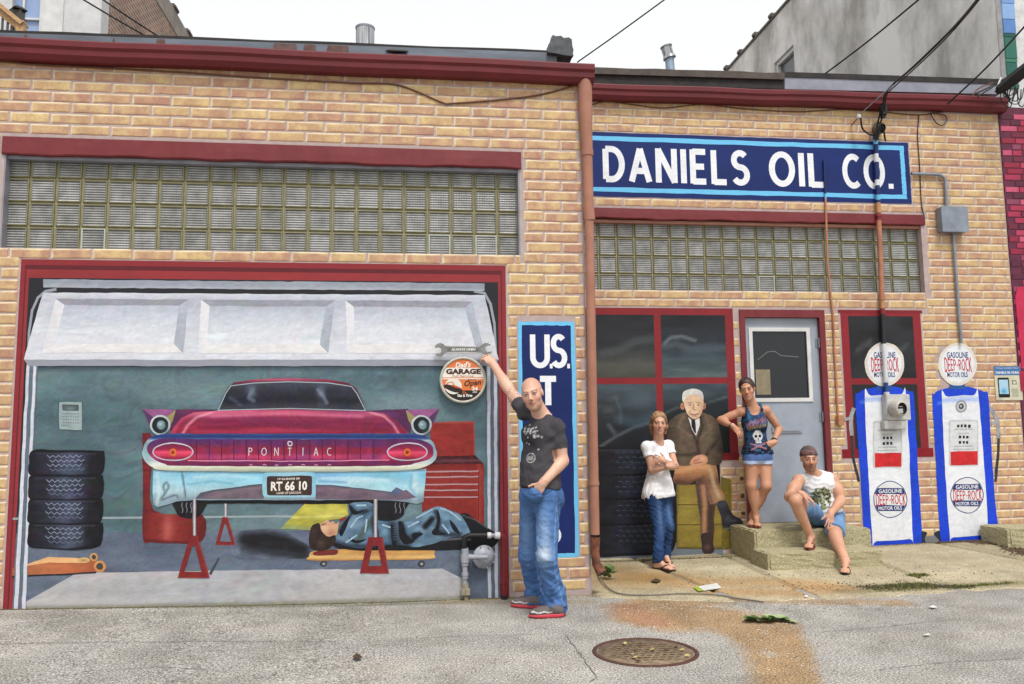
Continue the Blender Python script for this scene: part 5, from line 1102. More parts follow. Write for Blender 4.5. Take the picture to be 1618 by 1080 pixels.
# ================================================================== fuel pumps (painted on the wall)
def R7(pts): return [(1300+x/2.456, 460+y/2.456) for x, y in pts]
def pump(label, body, base, inner, globe, disp, logo, hose, side):
    pm = paint('painted_fuel_pump', cr(R7(body), 5), C((24, 66, 204), ('n', .10, 20, 40, 151), ('s', R7([(inner[0][0]-12, inner[0][1]+10), (inner[3][0]-12, inner[3][1])]), 3, (86, 130, 226), .7)), 7, S, None, 3)
    tag(pm, label, 'fuel pump', 'painted fuel pumps')
    paint('pump_shadow', cr(R7(base), 4), None, 5.5, S, pm, 3, flat=(38, 46, 66))
    paint('pump_panel', cr(R7(inner), 5), C((226, 229, 234), ('n', .04, 30, 40, 152), ('s', R7([inner[0], inner[3]]), 4, (150, 176, 232), .7), ('s', R7([inner[1], inner[2]]), 3, (178, 190, 214), .6)), 8, S, pm, 3)
    gx_, gy_, grx, gry = globe
    nk = R7([(gx_-26, gy_+gry-12), (gx_+26, gy_+gry-12), (gx_+34, gy_+gry+14), (gx_-34, gy_+gry+14)]); paint('globe_neck', nk, None, 7.6, S, pm, 4, flat=(40, 84, 150))
    gl_ = paint('pump_globe', R7(ell(gx_, gy_, grx, gry, 48)), C((220, 214, 204), ('n', .04, 14, 14, 153)), 8.4, S, pm, 3)
    paint('globe_face', R7(ell(gx_, gy_, grx*.85, gry*.86, 48)), C((226, 228, 232), ('b', 1300+(gx_-20)/2.456, 460+(gy_-30)/2.456, 12, 14, (238, 240, 244), .6), ('b', 1300+(gx_+30)/2.456, 460+(gy_+40)/2.456, 10, 12, (206, 212, 220), .6)), 9.1, S, gl_, 3)
    def tx(t, cx, cy, w_, h_, c_, par, b=.02): return text_px('lettering', t, 1300+cx/2.456, 460+cy/2.456, w_/2.456, h_/2.456, S-.002-10.2*STEP, c_, par, bold=b)
    def deep(cx, cy, w_, h_, par):
        a = at(1300+(cx-w_/2)/2.456, 460+cy/2.456, S); b_ = at(1300+(cx+w_/2)/2.456, 460+cy/2.456, S); t_ = at(1300+cx/2.456, 460+(cy-h_/2)/2.456, S); d_ = at(1300+cx/2.456, 460+(cy+h_/2)/2.456, S)
        W_, H_, xm, zm = b_.x-a.x, t_.z-d_.z, (a.x+b_.x)/2, (t_.z+d_.z)/2
        fnw = lambda u, v: (a.x+u*W_, zm+(v-.5)*H_*(1.0-.50*math.sin(math.pi*min(1, max(0, u)))**1.0*.62))
        paint('lettering', sign_text('DEEP-ROCK', 0, 0, 1, 1, .15, gap=.26, fn=fnw), None, 10.9, S, par, .006, True, world=True, flat=(190, 34, 52))
    tx('GASOLINE', gx_, gy_-36, grx*1.1, 24, (52, 70, 120), gl_); deep(gx_, gy_+2, grx*1.36, 52, gl_); tx('MOTOR OILS', gx_, gy_+40, grx*1.06, 20, (52, 70, 120), gl_)
    x0_, y0_, x1_, y1_ = disp
    ds = paint('pump_display', R7(rrect(x0_, y0_, x1_, y1_, 10)), C((196, 198, 200), ('n', .04, 10, 10, 154)), 9, S, pm, 4)
    paint('display_window', R7(rrect(x0_+6, y0_+6, x1_-6, y1_-52, 8)), C((212, 214, 216), ('n', .04, 10, 10, 155)), 9.7, S, ds, 4)
    paint('display_red', R7([(x0_+7, y1_-58), (x1_-3, y1_-60), (x1_-3, y1_-6), (x0_+8, y1_-4)]), C((200, 40, 44), ('n', .06, 10, 8, 156)), 9.8, S, ds, 4)
    for r, (nn_, yy) in enumerate(((4, y0_+24), (3, y0_+66), (3, y0_+88))):
        paint('price_digit', [R7([(x0_+33+k*14-(0 if nn_ == 4 else -6), yy-6), (x0_+42+k*14-(0 if nn_ == 4 else -6), yy-6), (x0_+42+k*14-(0 if nn_ == 4 else -6), yy+5), (x0_+33+k*14-(0 if nn_ == 4 else -6), yy+5)]) for k in range(nn_)], None, 10.4, S, ds, 4, flat=(34, 34, 40))
    for t_, yy, w_ in (('AMOUNT OF SALE', y0_+36, 72), ('GALLON', y0_+52, 40), ('GALLONS OF GASOLINE', y0_+102, 70), ('PER GALLON INCLUDING TAX', y0_+114, 78)): tx(t_, (x0_+x1_)/2, yy, w_, 6, (90, 92, 98), ds, 0)
    cx, cy, rx, ry = logo
    lg = paint('pump_emblem', R7(ell(cx, cy, rx, ry, 48)), None, 9, S, pm, 3, flat=(36, 58, 118))
    paint('emblem_field', R7(ell(cx, cy, rx-3.2, ry-3.4, 48)), None, 9.6, S, lg, 3, flat=(224, 226, 228))
    e = ell(cx, cy, rx-3.2, ry-3.4, 120)
    for s0, s1 in ((-.62, -.30), (.30, .62)):
        lo, hi = cy+s0*ry, cy+s1*ry
        band_ = [(cx-(rx-4)*math.sqrt(max(0, 1-((yy-cy)/(ry-3.4))**2)), yy) for yy in np.linspace(lo, hi, 8)]+[(cx+(rx-4)*math.sqrt(max(0, 1-((yy-cy)/(ry-3.4))**2)), yy) for yy in np.linspace(hi, lo, 8)]
        paint('emblem_band', R7(band_), None, 10.2, S, lg, 3, flat=(36, 54, 112))
    def tx2(t, cx, cy, w_, h_): return text_px('lettering', t, 1300+cx/2.456, 460+cy/2.456, w_/2.456, h_/2.456, S-.002-11.2*STEP, (230, 232, 236), lg, bold=.02)
    tx2('GASOLINE', cx, cy-.46*ry, rx*1.38, 15); tx2('MOTOR OILS', cx, cy+.46*ry, rx*1.38, 14); deep(cx, cy, rx*1.70, .60*ry, lg)
    hs_ = paint('pump_hose', strokes([cr(R7(hose), 6, False)], 4.2), C((52, 54, 58), ('n', .2, 6, 6, 157)), 6, S, pm, 3, True)
    nz_ = hose[0:3]
    paint('pump_nozzle', strokes([cr(R7(nz_), 5, False)], 6.2), C((150, 152, 156), ('n', .15, 4, 6, 158)), 6.7, S, pm, 3, True)
    paint('nozzle_hook', strokes([R7([(hose[1][0]-24, hose[1][1]+8), (hose[1][0]+8, hose[1][1]-2)])], 5), None, 7.4, S, pm, 3, flat=(160, 162, 166))
    return pm
pL = pump('left painted blue and white fuel pump with meter box on its panel', [(126, 410), (136, 396), (158, 382), (212, 371), (240, 368), (292, 374), (336, 388), (352, 402), (362, 560), (376, 800), (385, 940), (380, 980), (350, 988), (190, 997), (166, 984), (152, 800), (138, 600)],
     [(165, 955), (170, 998), (250, 1008), (386, 994), (396, 960), (384, 930)], [(164, 420), (190, 404), (300, 402), (324, 416), (348, 950), (336, 961), (208, 968), (192, 955)], (240, 283, 77, 86), (194, 503, 308, 686), (262, 808, 66, 72), [(122, 452), (110, 490), (112, 560), (118, 640), (140, 738)], -1)
pR = pump('right painted blue and white fuel pump with round dial', [(425, 410), (432, 398), (450, 384), (506, 371), (530, 368), (580, 374), (625, 390), (642, 404), (652, 560), (668, 800), (682, 930), (674, 972), (640, 979), (482, 980), (458, 962), (446, 800), (436, 600)],
     [(448, 930), (452, 965), (480, 992), (660, 988), (686, 960), (684, 920)], [(462, 424), (486, 408), (584, 405), (606, 418), (642, 935), (628, 946), (506, 953), (492, 940)], (523, 283, 75, 83), (489, 499, 604, 679), (560, 791, 64, 71), [(650, 450), (678, 505), (682, 570), (680, 640), (670, 738)], 1)
dl = paint('pump_dial', R7(ell(537, 447, 22, 24)), None, 9, S, pR, 3, flat=(150, 152, 156)); paint('dial_face', R7(ell(537, 447, 16, 17)), None, 9.7, S, dl, 3, flat=(196, 198, 202)); paint('dial_hub', R7(ell(537, 447, 10, 11)), None, 10.4, S, dl, 3, flat=(74, 76, 82)); paint('dial_cap', R7(ell(536, 446, 4, 4)), None, 11, S, dl, 3, flat=(180, 182, 186))
paint('painted_pump_plinth', [quadw(4.86, RX-.3, .0, .17)], C((120, 122, 124), ('n', .1, .2, .05, 161), ('m', (96, 94, 88), .5, .2, .1, 162)), 1.0, S, ow, .06, world=True)
# cast shade painted as part of the mural beside the pumps
# ================================================================== pipes, meters and cables on the walls
def atX(x, y, X): d = ray(x, y); t = X/d[0]; return Vector((X, d[1]*t-DIST, EYE+d[2]*t))
def cmat(name, c, **k): return mat(name, col(*c), col(*[v*.86 for v in c]), **k)
# drainpipe in the corner between the two walls
dp = empty('drainpipe', (1.56, -.03, 0)); tag(dp, 'brown painted drainpipe with rusty broken foot in the corner between the buildings', 'drainpipe')
def dpx(x, y): p = at(x, y, -.045); return (p.x, -.045, p.z)
g = G(); g.tube([dpx(923, 118), dpx(924.5, 150), dpx(926, 200), dpx(928, 240)], [.066, .064, .056, .05], 12); g.build('outlet', PIPEBROWN, dp)
g = G(); g.tube([dpx(928, 238), dpx(930, 330)], .046, 12); g.tube([dpx(930, 328), dpx(932, 348)], .049, 12); g.tube([dpx(931, 346), dpx(940, 844)], .041, 12); g.build('pipe', PIPEBROWN, dp)
g = G(); g.tube([dpx(928, 236), dpx(928.2, 246)], .053, 14); g.build('collar', PIPEBROWN, dp); g = G(); g.tube([dpx(938, 760), dpx(938.2, 766)], .047, 14); g.build('collar', PIPEBROWN, dp)
RUSTP = mat('rusty_pipe', col(150, 92, 66), col(92, 56, 44), .7, scale=16, bmp=.4, lo=.4, hi=.6)
g = G(); p0 = Vector(dpx(941, 848)); g.tube([p0, Vector(dpx(940.5, 870)), Vector(dpx(942, 890)), Vector(dpx(946, 904))+Vector((.02, -.03, 0))], [.04, .036, .038, .046], 12, cap=False); g.build('foot', RUSTP, dp)
g = G(); q = Vector(dpx(946.5, 905))+Vector((.02, -.032, 0)); g.cyl(q+Vector((-.008, .012, .02)), q+Vector((0, 0, -.0)), .043, 12); g.build('mouth', BLACKR, dp)
# red riser, black elbow pipe, gas regulator
rp = empty('red_riser_pipe', at(796, 940, -.06)); tag(rp, 'dark red gas riser pipe at the right edge of the garage mural', 'pipe')
def gpx(x, y, Y=-.06): return at(x, y, Y)
REDP = cmat('red_pipe_paint', (128, 34, 40), rough=.4, scale=8)
g = G(); g.tube([gpx(790, 846), gpx(794, 846.5), gpx(796, 850), gpx(796.3, 858)], .026, 12); g.tube([gpx(796.3, 856), gpx(797, 942)], .022, 12); g.build('pipe', REDP, rp)
for y0_, y1_ in ((850, 855), (911, 922)): g = G(); g.cyl(gpx(796.4, y0_), gpx(796.5, y1_), .029, 12); g.build('coupling', REDP, rp)
g = G(); g.cyl(gpx(797, 940), gpx(797, 952), .03, 10); g.build('ground_sleeve', TAR, rp)
gm = empty('gas_regulator', at(735, 945, -.06)); tag(gm, 'grey gas regulator and valve with black elbow pipe on the garage mural', 'gas regulator')
GREYM = cmat('grey_meter_paint', (168, 172, 180), rough=.45, scale=14)
g = G(); g.tube([gpx(733.5, 868), gpx(733.5, 853), gpx(735.5, 848), gpx(741, 846), gpx(771, 845.5)], [.023]*5, 12); g.build('elbow_pipe', BLACKR, gm)
g = G(); g.cyl(gpx(770, 845.5), gpx(776, 845.5), .025, 12); g.build('white_coupling', WHITEP, gm); g = G(); g.cyl(gpx(782, 845.6), gpx(790, 845.8), .028, 12); g.build('white_coupling', WHITEP, gm)
g = G(); g.cyl(gpx(776, 845.5), gpx(782, 845.6), .018, 12); g.build('pipe_gap', GREYM, gm)
g = G()
for y0_, y1_, r_ in ((866, 874, .030), (874, 888, .036), (887, 893, .030), (893, 906, .022), (904, 909, .029), (909, 914, .025), (914, 922, .018)): g.cyl(gpx(734.5, y0_), gpx(735, y1_), r_, 12)
g.cyl(gpx(736, 880), gpx(745, 880), .026, 10); g.build('valve_body', GREYM, gm)
g = G(); g.cyl(gpx(735.5, 921), gpx(736, 932), .026, 8); g.box(at(729, 936, -.09).x, at(743, 936, -.09).x, -.09, -.02, at(736, 940, -.06).z, at(736, 929, -.06).z, .006); g.cyl(gpx(737, 938), gpx(737, 948), .018, 8); g.build('stop_cock', mat('corroded_brass', col(176, 168, 150), col(126, 116, 88), .6, scale=30, bmp=.4), gm)
c0 = at(764.5, 880.5, -.07)
g = G(); g.lathe(c0+Vector((0, .05, 0)), (0.25, -1, 0.05), [(0, .0), (0, .092), (.022, .096), (.03, .092), (.034, .078), (.055, .062), (.066, .03), (.068, 0)], 28); g.build('diaphragm_case', GREYM, gm)
g = G(); a = at(745, 880, -.11); b_ = at(771, 880, -.14); g.tube([a, b_], [.022, .018], 8); g.build('spring_tube', GREYM, gm)
g = G()
for k in range(8): an = k*math.pi/4+.3; q = c0+Vector((.088*math.cos(an), .02, .088*math.sin(an))); g.cyl(q, q+Vector((.004, -.016, 0)), .007, 6)
bo = g.build('bolts', GREYM, gm); bo['kind'] = 'stuff'

# conduit that was painted over with everything it crosses
YC = S-.045
cp = empty('service_conduit', (at(1387, 400, YC).x, YC, 2.3)); tag(cp, 'thick vertical conduit painted over with sign, brick and window colours', 'conduit')
def cpx(y): xx = np.interp(y, [215, 545, 640], [1383.2, 1396.5, 1402]); return at(xx, y, YC)
for y0_, y1_, c_, r_ in ((214, 221, NAVY, .026), (221, 228, SKY, .026), (228, 243, NAVY, .026), (243, 256, CREAM, .026), (256, 284, NAVY, .026), (284, 293, CREAM, .026), (293, 308, NAVY, .026), (308, 316, SKY, .026), (316, 320, NAVY, .026), (320, 336, (196, 144, 100), .026), (336, 348, (136, 42, 50), .027),
                       (348, 472, (188, 124, 94), .028), (472, 487, (196, 144, 100), .026), (487, 496, (136, 42, 50), .026), (496, 543, (44, 46, 48), .026), (543, 604, (226, 228, 230), .026), (604, 619, (40, 84, 150), .024), (619, 626, (214, 216, 216), .03)):
    g = G(); g.tube([cpx(y0_), cpx(y1_)], r_, 12, cap=False); g.build('pipe_section', cmat('pipe_paint_%d_%d_%d' % tuple(c_), c_, rough=.5), cp)
for y0_ in (338, 470): g = G(); g.cyl(cpx(y0_), cpx(y0_+3.5), .034, 12); g.build('pipe_collar', cmat('pipe_collar%d' % y0_, (150, 60, 58) if y0_ < 400 else (196, 134, 100), rough=.5), cp)
# weatherhead with drip loops
g = G(); c0 = at(1388, 205, S-.05); g.lathe(c0+Vector((-.02, .03, .03)), (.3, -1, -.35), [(0, 0), (0, .05), (.02, .072), (.06, .075), (.10, .06), (.105, .05)], 16)
wh = g.build('weatherhead', mat('weatherhead_metal', col(128, 120, 104), col(92, 86, 76), .5, metal=.2, scale=12), None); tag(wh, 'grey weatherhead with black drip loops on top of the thick conduit', 'weatherhead')
g = G(); g.lathe(c0+Vector((.0, -.035, .0)), (.3, -1, -.35), [(.0, .05), (.014, .046), (.014, 0)], 16); g.build('cable_plate', BLACKR, wh)
for pts in ([(1384, 222), (1386, 200), (1389, 185), (1393, 172)], [(1387, 220), (1391, 195), (1396, 180)], [(1392, 196), (1396, 205), (1399, 222)], [(1360, 187), (1363, 203), (1374, 212), (1383, 213)]):
    g = G(); p_ = [at(x, y, S-.15+.03*(i % 2)) for i, (x, y) in enumerate(cr(pts, 5, False))]; g.tube(p_, .010, 6); g.build('drip_loop', BLACKR, wh)
g = G(); p0, p1 = at(1389, 187, S-.16), at(1402, 162, S-.16); bm = bmesh.new(); bmesh.ops.create_cube(bm, size=1); bmesh.ops.bevel(bm, geom=bm.edges[:], offset=.2, segments=2, affect='EDGES')
for v in bm.verts: v.co = Vector(((p0.x+p1.x)/2+v.co.x*.075+v.co.z*.01, S-.16+v.co.y*.07, (p0.z+p1.z)/2+v.co.z*.17))
g.frombm(bm); g.build('splice_block', BLACKR, wh)
g = G(); a, b_ = at(1345, 198, S-.01), at(1357, 184, S-.12); g.tube([a, b_], .008, 6); ins = g.build('wall_hook', mat('rusty_hook', col(160, 120, 80), col(120, 84, 60), .7, scale=20), None); tag(ins, 'small rusty wall hook with white insulator left of the weatherhead', 'wall hook')
g = G(); g.lathe(b_+Vector((0, 0, -.02)), (0, 0, 1), [(0, .0), (0, .022), (.012, .03), (.02, .018), (.03, .026), (.042, .02), (.045, 0)], 12); g.build('insulator', WHITEP, ins)

# thin pipe with box by the door
tp = empty('thin_conduit', at(1312, 450, S-.02)); tag(tp, 'thin tan conduit with small box running down beside the door', 'conduit')
def tpx(x, y): return at(x, y, S-.022)
for pts, c_, nm in (([(1302, 252), (1304, 306)], NAVY, 'a'), ([(1304, 306), (1304.5, 313)], SKY, 'b'), ([(1304.5, 313), (1305, 335), (1308, 420), (1313, 470), (1316, 492), (1319, 560), (1324, 655)], (196, 136, 104), 'c')):
    g = G(); g.tube([tpx(*p) for p in pts], .012, 8, cap=False); g.build('pipe_section', cmat('thin_pipe_'+nm, c_, rough=.5), tp)
p = tpx(1326, 664); g = G(); g.box(p.x-.035, p.x+.035, S-.07, S-.005, p.z-.055, p.z+.055, .006); g.build('switch_box', cmat('box_tan', (198, 142, 104), rough=.5), tp)
# galvanised conduit and junction box
jc = empty('junction_box', at(1503, 348, S-.05)); tag(jc, 'grey metal junction box with bent conduit right of the navy sign', 'junction box')
def jpx(x, y): return at(x, y, S-.035)
g = G(); g.tube([jpx(*p) for p in cr([(1440, 274), (1462, 274.5), (1482, 275.5), (1490, 279), (1494, 288), (1496, 330)], 5, False)], .018, 10); g.build('conduit', GALV, jc)
g = G(); g.tube([jpx(*p) for p in ((1506, 366), (1512, 450), (1519, 542))], .017, 10); g.build('conduit', GALV, jc)
p0, p1 = at(1484, 367, S-.05), at(1522, 329, S-.05); g = G(); g.box(p0.x, p1.x, S-.11, S-.008, p0.z, p1.z, .008); jb = g.build('box', GALV, jc)
g = G(); g.box(p0.x-.006, p1.x+.006, S-.118, S-.1105, p0.z-.006, p1.z+.006, .003); g.build('cover', GALV, jb)
# electric meter on the left pump
em = empty('electric_meter', at(1410, 650, S-.05)); tag(em, 'white electric meter box with round glass meter mounted over the left pump', 'electric meter')
MW = cmat('meter_white', (208, 208, 204), rough=.5, scale=10)
p0, p1 = at(1394, 664, S), at(1429, 623, S); g = G(); g.box(p0.x, p1.x, S-.10, S-.012, p0.z, p1.z, .008); g.build('box', MW, em)
p0, p1 = at(1391, 678, S), at(1424, 664, S); g = G(); g.box(p0.x, p1.x, S-.09, S-.012, p0.z, p1.z, .006); g.build('lower_box', MW, em)
c0 = at(1413, 645.5, S-.10); g = G(); g.lathe(c0, (.25, -1, 0), [(0, .085), (.02, .092), (.06, .09), (.10, .084), (.112, .074), (.112, .066)], 28); ring = g.build('meter_ring', cmat('meter_ring', (196, 192, 180), rough=.4), em)
g = G(); g.lathe(c0, (.25, -1, 0), [(.07, .0), (.07, .067), (.105, .066)], 28); g.build('meter_face', cmat('meter_dark', (46, 46, 50), rough=.2), ring)
ax = Vector((.25, -1, 0)).normalized(); cc_ = c0+ax*.074; g = G(); g.box(cc_.x-.034, cc_.x+.034, cc_.y-.006, cc_.y, cc_.z-.052, cc_.z-.002); g.build('register', MW, ring); g = G(); g.box(cc_.x-.03, cc_.x+.03, cc_.y-.006, cc_.y, cc_.z+.018, cc_.z+.026); g.build('nameplate', MW, ring)

# cables
def wire(name, pts, r, m_, label, cat='cable', n=5, smooth=6):
    p_ = [Vector(p) for p in cr([tuple(q) for q in pts], smooth, False)] if len(pts) > 2 else [Vector(p) for p in pts]
    g = G(); g.tube(p_, r, n); o = g.build(name, m_, None); tag(o, label, cat); return o
BROWNC = cmat('brown_cable', (120, 78, 56), rough=.6); 
wire('wall_cable', [at(x, y, -.012) for x, y in ((-160, 90), (0, 97), (60, 102), (180, 108), (300, 115), (450, 125), (560, 131), (622, 133), (660, 145), (700, 162), (715, 163), (780, 158), (850, 150), (908, 135))], .008, BROWNC, 'brown cable sagging along the garage wall under the gutter')
wire('wall_cable', [at(x, y, S-.012) for x, y in ((936, 165), (960, 160), (1000, 165), (1050, 170), (1110, 165), (1180, 172), (1260, 176), (1330, 173), (1390, 176), (1450, 181), (1500, 174), (1530, 160), (1545, 140), (1570, 130))], .007, BROWNC, 'brown cable strung along the office wall under the gutter')
wire('drop_wire', [at(x, y, S-.014) for x, y in ((1452, 182), (1450, 215), (1453, 260), (1456, 320), (1461, 345), (1458, 352))], .0055, BLACKR, 'thin black wire hanging beside the right end of the navy sign')
wire('wire_loop', [at(x, y, S-.03) for x, y in ((1470, 178), (1478, 192), (1488, 198), (1496, 190), (1493, 182), (1480, 179), (1474, 172), (1500, 155))], .006, BLACKR, 'small black wire loop on the brick under the office gutter')
wire('service_cable', [at(1395, 178, S-.18), at(1398, 150, S-.3), at(1412, 132, S-.6), at(1440, 108, S-1.2), at(1490, 60, 0.0), at(1532, 14, -.8), at(1580, -50, -1.6)], .012, BLACKR, 'thick black service cable rising to the upper right from the weatherhead', smooth=8)
wire('service_cable', [at(1398, 176, S-.19), at(1401, 150, S-.3), at(1416, 134, S-.6), at(1444, 109, S-1.2), at(1492, 63, 0.0), at(1536, 13, -.8), at(1584, -50, -1.6)], .007, BLACKR, 'thinner black strand wrapped alongside the thick service cable', smooth=8)
wire('support_wire', [at(1357, 184, S-.12), at(1368, 172, S-.2), at(1412, 133, S-.6)], .006, GALV, 'grey support wire from the wall hook to the service cable')
wire('overhead_wire', [at(1285, 130, 4.0), at(1370, 66, 3.0), at(1460, -8, 2.0)], .012, BLACKR, 'thin black overhead wire crossing the grey stucco wall')
wire('overhead_wire', [at(912, 98, 3.0), at(980, 50, 2.5), at(1065, -12, 2.0)], .009, BLACKR, 'thin overhead wire against the white sky above the roof corner')
wire('overhead_wire', [at(1497, 164, S-.15), at(1560, 105, .9), at(1640, 18, -.2)], .010, BLACKR, 'black overhead wire slanting over the blue and green wall')
wire('overhead_wire', [at(120, -8, 4.0), at(180, 28, 4.2), at(240, 62, 4.5)], .012, BLACKR, 'lower of two black wires before the old brick wall')
wire('overhead_wire', [at(155, -6, 4.0), at(205, 28, 4.2), at(258, 62, 4.5)], .012, BLACKR, 'upper of two black wires before the old brick wall')
# splice closure at the far right
sc_ = empty('splice_closure', at(1600, 130, S-.3)); tag(sc_, 'black cable splice closure with dangling wires at the upper right corner', 'splice closure')
a, b_ = at(1574, 146, S-.25), at(1632, 100, S-.6); g = G(); g.tube([a, a.lerp(b_, .12), a.lerp(b_, .5), b_], [.03, .062, .075, .07], 8, smooth=False); g.build('case', BLACKR, sc_)
r_ = random.Random(8)
for k in range(9):
    x, y = 1582+r_.random()*30, 142-r_.random()*14; g = G(); g.tube([at(px, py, S-.3) for px, py in cr([(x, y), (x-4+r_.random()*12, y+14+r_.random()*12), (x+8+r_.random()*8, y+18+r_.random()*14), (x+14+r_.random()*8, y+6)], 5, False)], .006, 5); g.build('loose_wire', BLACKR, sc_)
for pts in ([(1540, 148), (1560, 139), (1580, 128), (1618, 106)], [(1545, 152), (1575, 133), (1622, 112)]): g = G(); g.tube([at(x, y, S-.25) for x, y in pts], .008, 5); g.build('cable_end', BLACKR, sc_)
g = G(); g.tube([at(1573, 143, S-.27), at(1582, 122, S-.27)], .010, 6); g.build('strap', WHITEP, sc_)

# ================================================================== round garage sign with spanner
sg = empty('round_garage_sign', at(731, 600, -.05)); tag(sg, 'round orange and white garage sign with a steel spanner above it', 'sign')
SG0 = at(731.5, 600, -.05); SR = .196
SM = mat('sign_rim', col(206, 204, 190), col(176, 174, 160), .4, scale=14)
g = G(); g.lathe(SG0+Vector((0, .03, 0)), (0, -1, 0), [(0, .0), (0, SR), (.04, SR), (.052, SR-.006), (.052, SR-.018), (.042, SR-.022)], 56); rim = g.build('rim', SM, sg)
def disc(name, fnpoly, c_, lay_, par=sg): return paint(name, fnpoly, None, lay_, SG0.y-.011, par, .02, world=True, flat=c_)
cx_, cz_ = SG0.x, SG0.z; RI = SR-.02
def chord(z0, z1, n=12):
    o = [(cx_-math.sqrt(max(0, RI*RI-(z*RI)**2)), cz_+z*RI) for z in np.linspace(z0, z1, n)]; return o+[(cx_+math.sqrt(max(0, RI*RI-(z*RI)**2)), cz_+z*RI) for z in np.linspace(z1, z0, n)]
face = disc('face', [(a, b) for a, b in ell(cx_, cz_, RI, RI, 60)], (222, 124, 70), 0)
disc('white_band', chord(.12, .58), (236, 230, 218), 1, face); disc('white_rule', chord(.03, .08), (236, 230, 218), 1, face); disc('black_base', chord(-.99, -.50), (44, 38, 36), 1, face)
def st_(t, u, v, w_, h_, c_, b=.02, sh=0.0, rot=0): return text_mesh('lettering', t, cx_+u*RI, cz_+v*RI, w_*RI, h_*RI, SG0.y-.002-.011-3*STEP, c_, face, bold=b, shear=sh, rot=rot)
st_("Dad's", .0, .72, .75, .27, (240, 236, 226), .03, .3, .06); st_('GARAGE', .02, .40, 1.66, .26, (70, 44, 36), .055); st_('Full Service', 0, .19, 1.0, .09, (206, 130, 92), .02); st_('Always', .42, .0, .40, .10, (60, 44, 40), .0, .3)
st_('Open', .46, -.18, .80, .36, (52, 40, 38), .02, .3, .10); st_('24', .56, -.42, .28, .17, (240, 236, 226), .05); st_('HRS', .56, -.585, .20, .07, (240, 236, 226), .03); st_('Gas & Tires', .08, -.74, .72, .14, (238, 232, 220), .04); st_('The', .06, -.60, .2, .1, (222, 110, 60), .02, .3)
disc('badge_disc', ell(cx_-.46*RI, cz_-.30*RI, .40*RI, .38*RI, 40), (232, 228, 216), 2, face)
def su(pts): return [(cx_+u*RI, cz_+v*RI) for u, v in pts]
disc('badge_car', cr(su([(-.92, -.26), (-.88, -.36), (-.6, -.52), (-.3, -.60), (-.06, -.54), (-.10, -.40), (-.32, -.28), (-.52, -.22), (-.76, -.20)]), 4), (48, 40, 38), 3, face); disc('badge_car_top', cr(su([(-.80, -.20), (-.68, -.10), (-.48, -.10), (-.40, -.24), (-.14, -.36), (-.10, -.42), (-.36, -.36), (-.6, -.26)]), 4), (206, 96, 54), 4, face); disc('badge_windscreen', su([(-.74, -.20), (-.66, -.13), (-.5, -.13), (-.45, -.22), (-.6, -.25)]), (224, 216, 200), 5, face)
sp = empty('spanner', at(731, 553, -.06)); tag(sp, 'steel open-ended spanner sign reading always open above the round sign', 'spanner')
STEEL = mat('brushed_steel', col(150, 150, 146), col(126, 126, 122), .38, metal=.5, scale=20, bmp=.05)
def PS(pts): return [(at(680+x/9, 530+y/9, -.05).x, at(680+x/9, 530+y/9, -.05).z) for x, y in pts]
so = PS([(60, 165), (85, 128), (135, 108), (180, 122), (212, 152), (300, 158), (500, 160), (690, 162), (735, 130), (770, 108), (810, 112), (852, 134), (855, 142), (800, 150), (778, 175), (785, 220), (810, 238), (868, 228), (872, 240), (830, 278), (790, 286), (755, 262), (720, 244), (500, 236), (240, 236), (200, 262), (160, 298), (115, 300), (75, 278), (78, 262), (135, 262), (155, 225), (150, 185), (120, 170), (70, 180)])
V, Q = scan([so], .004); g = G(); 
bmv = bmesh.new(); vs = [bmv.verts.new((x, -.085, z)) for x, z in so]; f_ = bmv.faces.new(vs); ex = bmesh.ops.extrude_face_region(bmv, geom=[f_])
for v in [e for e in ex['geom'] if isinstance(e, bmesh.types.BMVert)]: v.co.y += .018
bmesh.ops.triangulate(bmv, faces=[f for f in bmv.faces if len(f.verts) > 4]); g.frombm(bmv); g.build('bar', STEEL, sp)
paint('recess', [PS([(235, 195), (260, 175), (660, 178), (706, 200), (670, 222), (270, 218)])], None, .5, -.085, sp, .02, world=True, flat=(112, 112, 110))
p = PS([(465, 202)])[0]; text_mesh('lettering', 'ALWAYS OPEN', p[0], p[1], .205, .021, -.085-.002-1.5*STEP, (238, 238, 234), sp, bold=.03, shear=.25)

# ================================================================== rooftop and far buildings
def lump(c, r, m_, name, par): g = G(); g.lathe(c, (0, 0, 1), r, 16); return g.build(name, m_, par)
ch1 = empty('roof_vent', at(577, 60, 3.2)); tag(ch1, 'short shiny round metal vent on the garage roof', 'roof vent')
a, b_ = at(577, 78, 3.2), at(577, 45, 3.2); ZINC = mat('zinc', col(206, 208, 210), col(150, 152, 154), .3, metal=.5, scale=5, stretch=(6, 6, .3))
g = G(); g.cyl(a, b_, .118, 24); g.build('pipe', ZINC, ch1); g = G(); g.cyl(b_+Vector((0, 0, -.01)), b_+Vector((0, 0, .012)), .124, 24); g.build('cap', GALV, ch1)
g = G(); g.tube([a+Vector((.06, -.115, 0)), b_+Vector((.06, -.115, 0))], .008, 6); g.build('seam', GALV, ch1)
ch2 = empty('roof_vent', at(1059, 110, 4.5)); tag(ch2, 'slim vent pipe with crooked cap on the office roof', 'roof vent')
a, b_ = at(1060, 122, 4.5), at(1057.5, 90, 4.5); g = G(); g.cyl(a, b_, .068, 16); g.build('pipe', mat('vent_pipe', col(160, 178, 196), col(140, 156, 172), .45, metal=.3), ch2)
c_ = at(1054.5, 80, 4.5); dr_ = (c_-b_).normalized(); g = G(); g.tube([b_-dr_*.02, b_+dr_*.02], [.10, .09], 16); g.tube([b_+dr_*.02, c_+dr_*.06], .078, 16); g.tube([c_+dr_*.06, c_+dr_*.075], .092, 16); g.build('cap', ZINC, ch2)
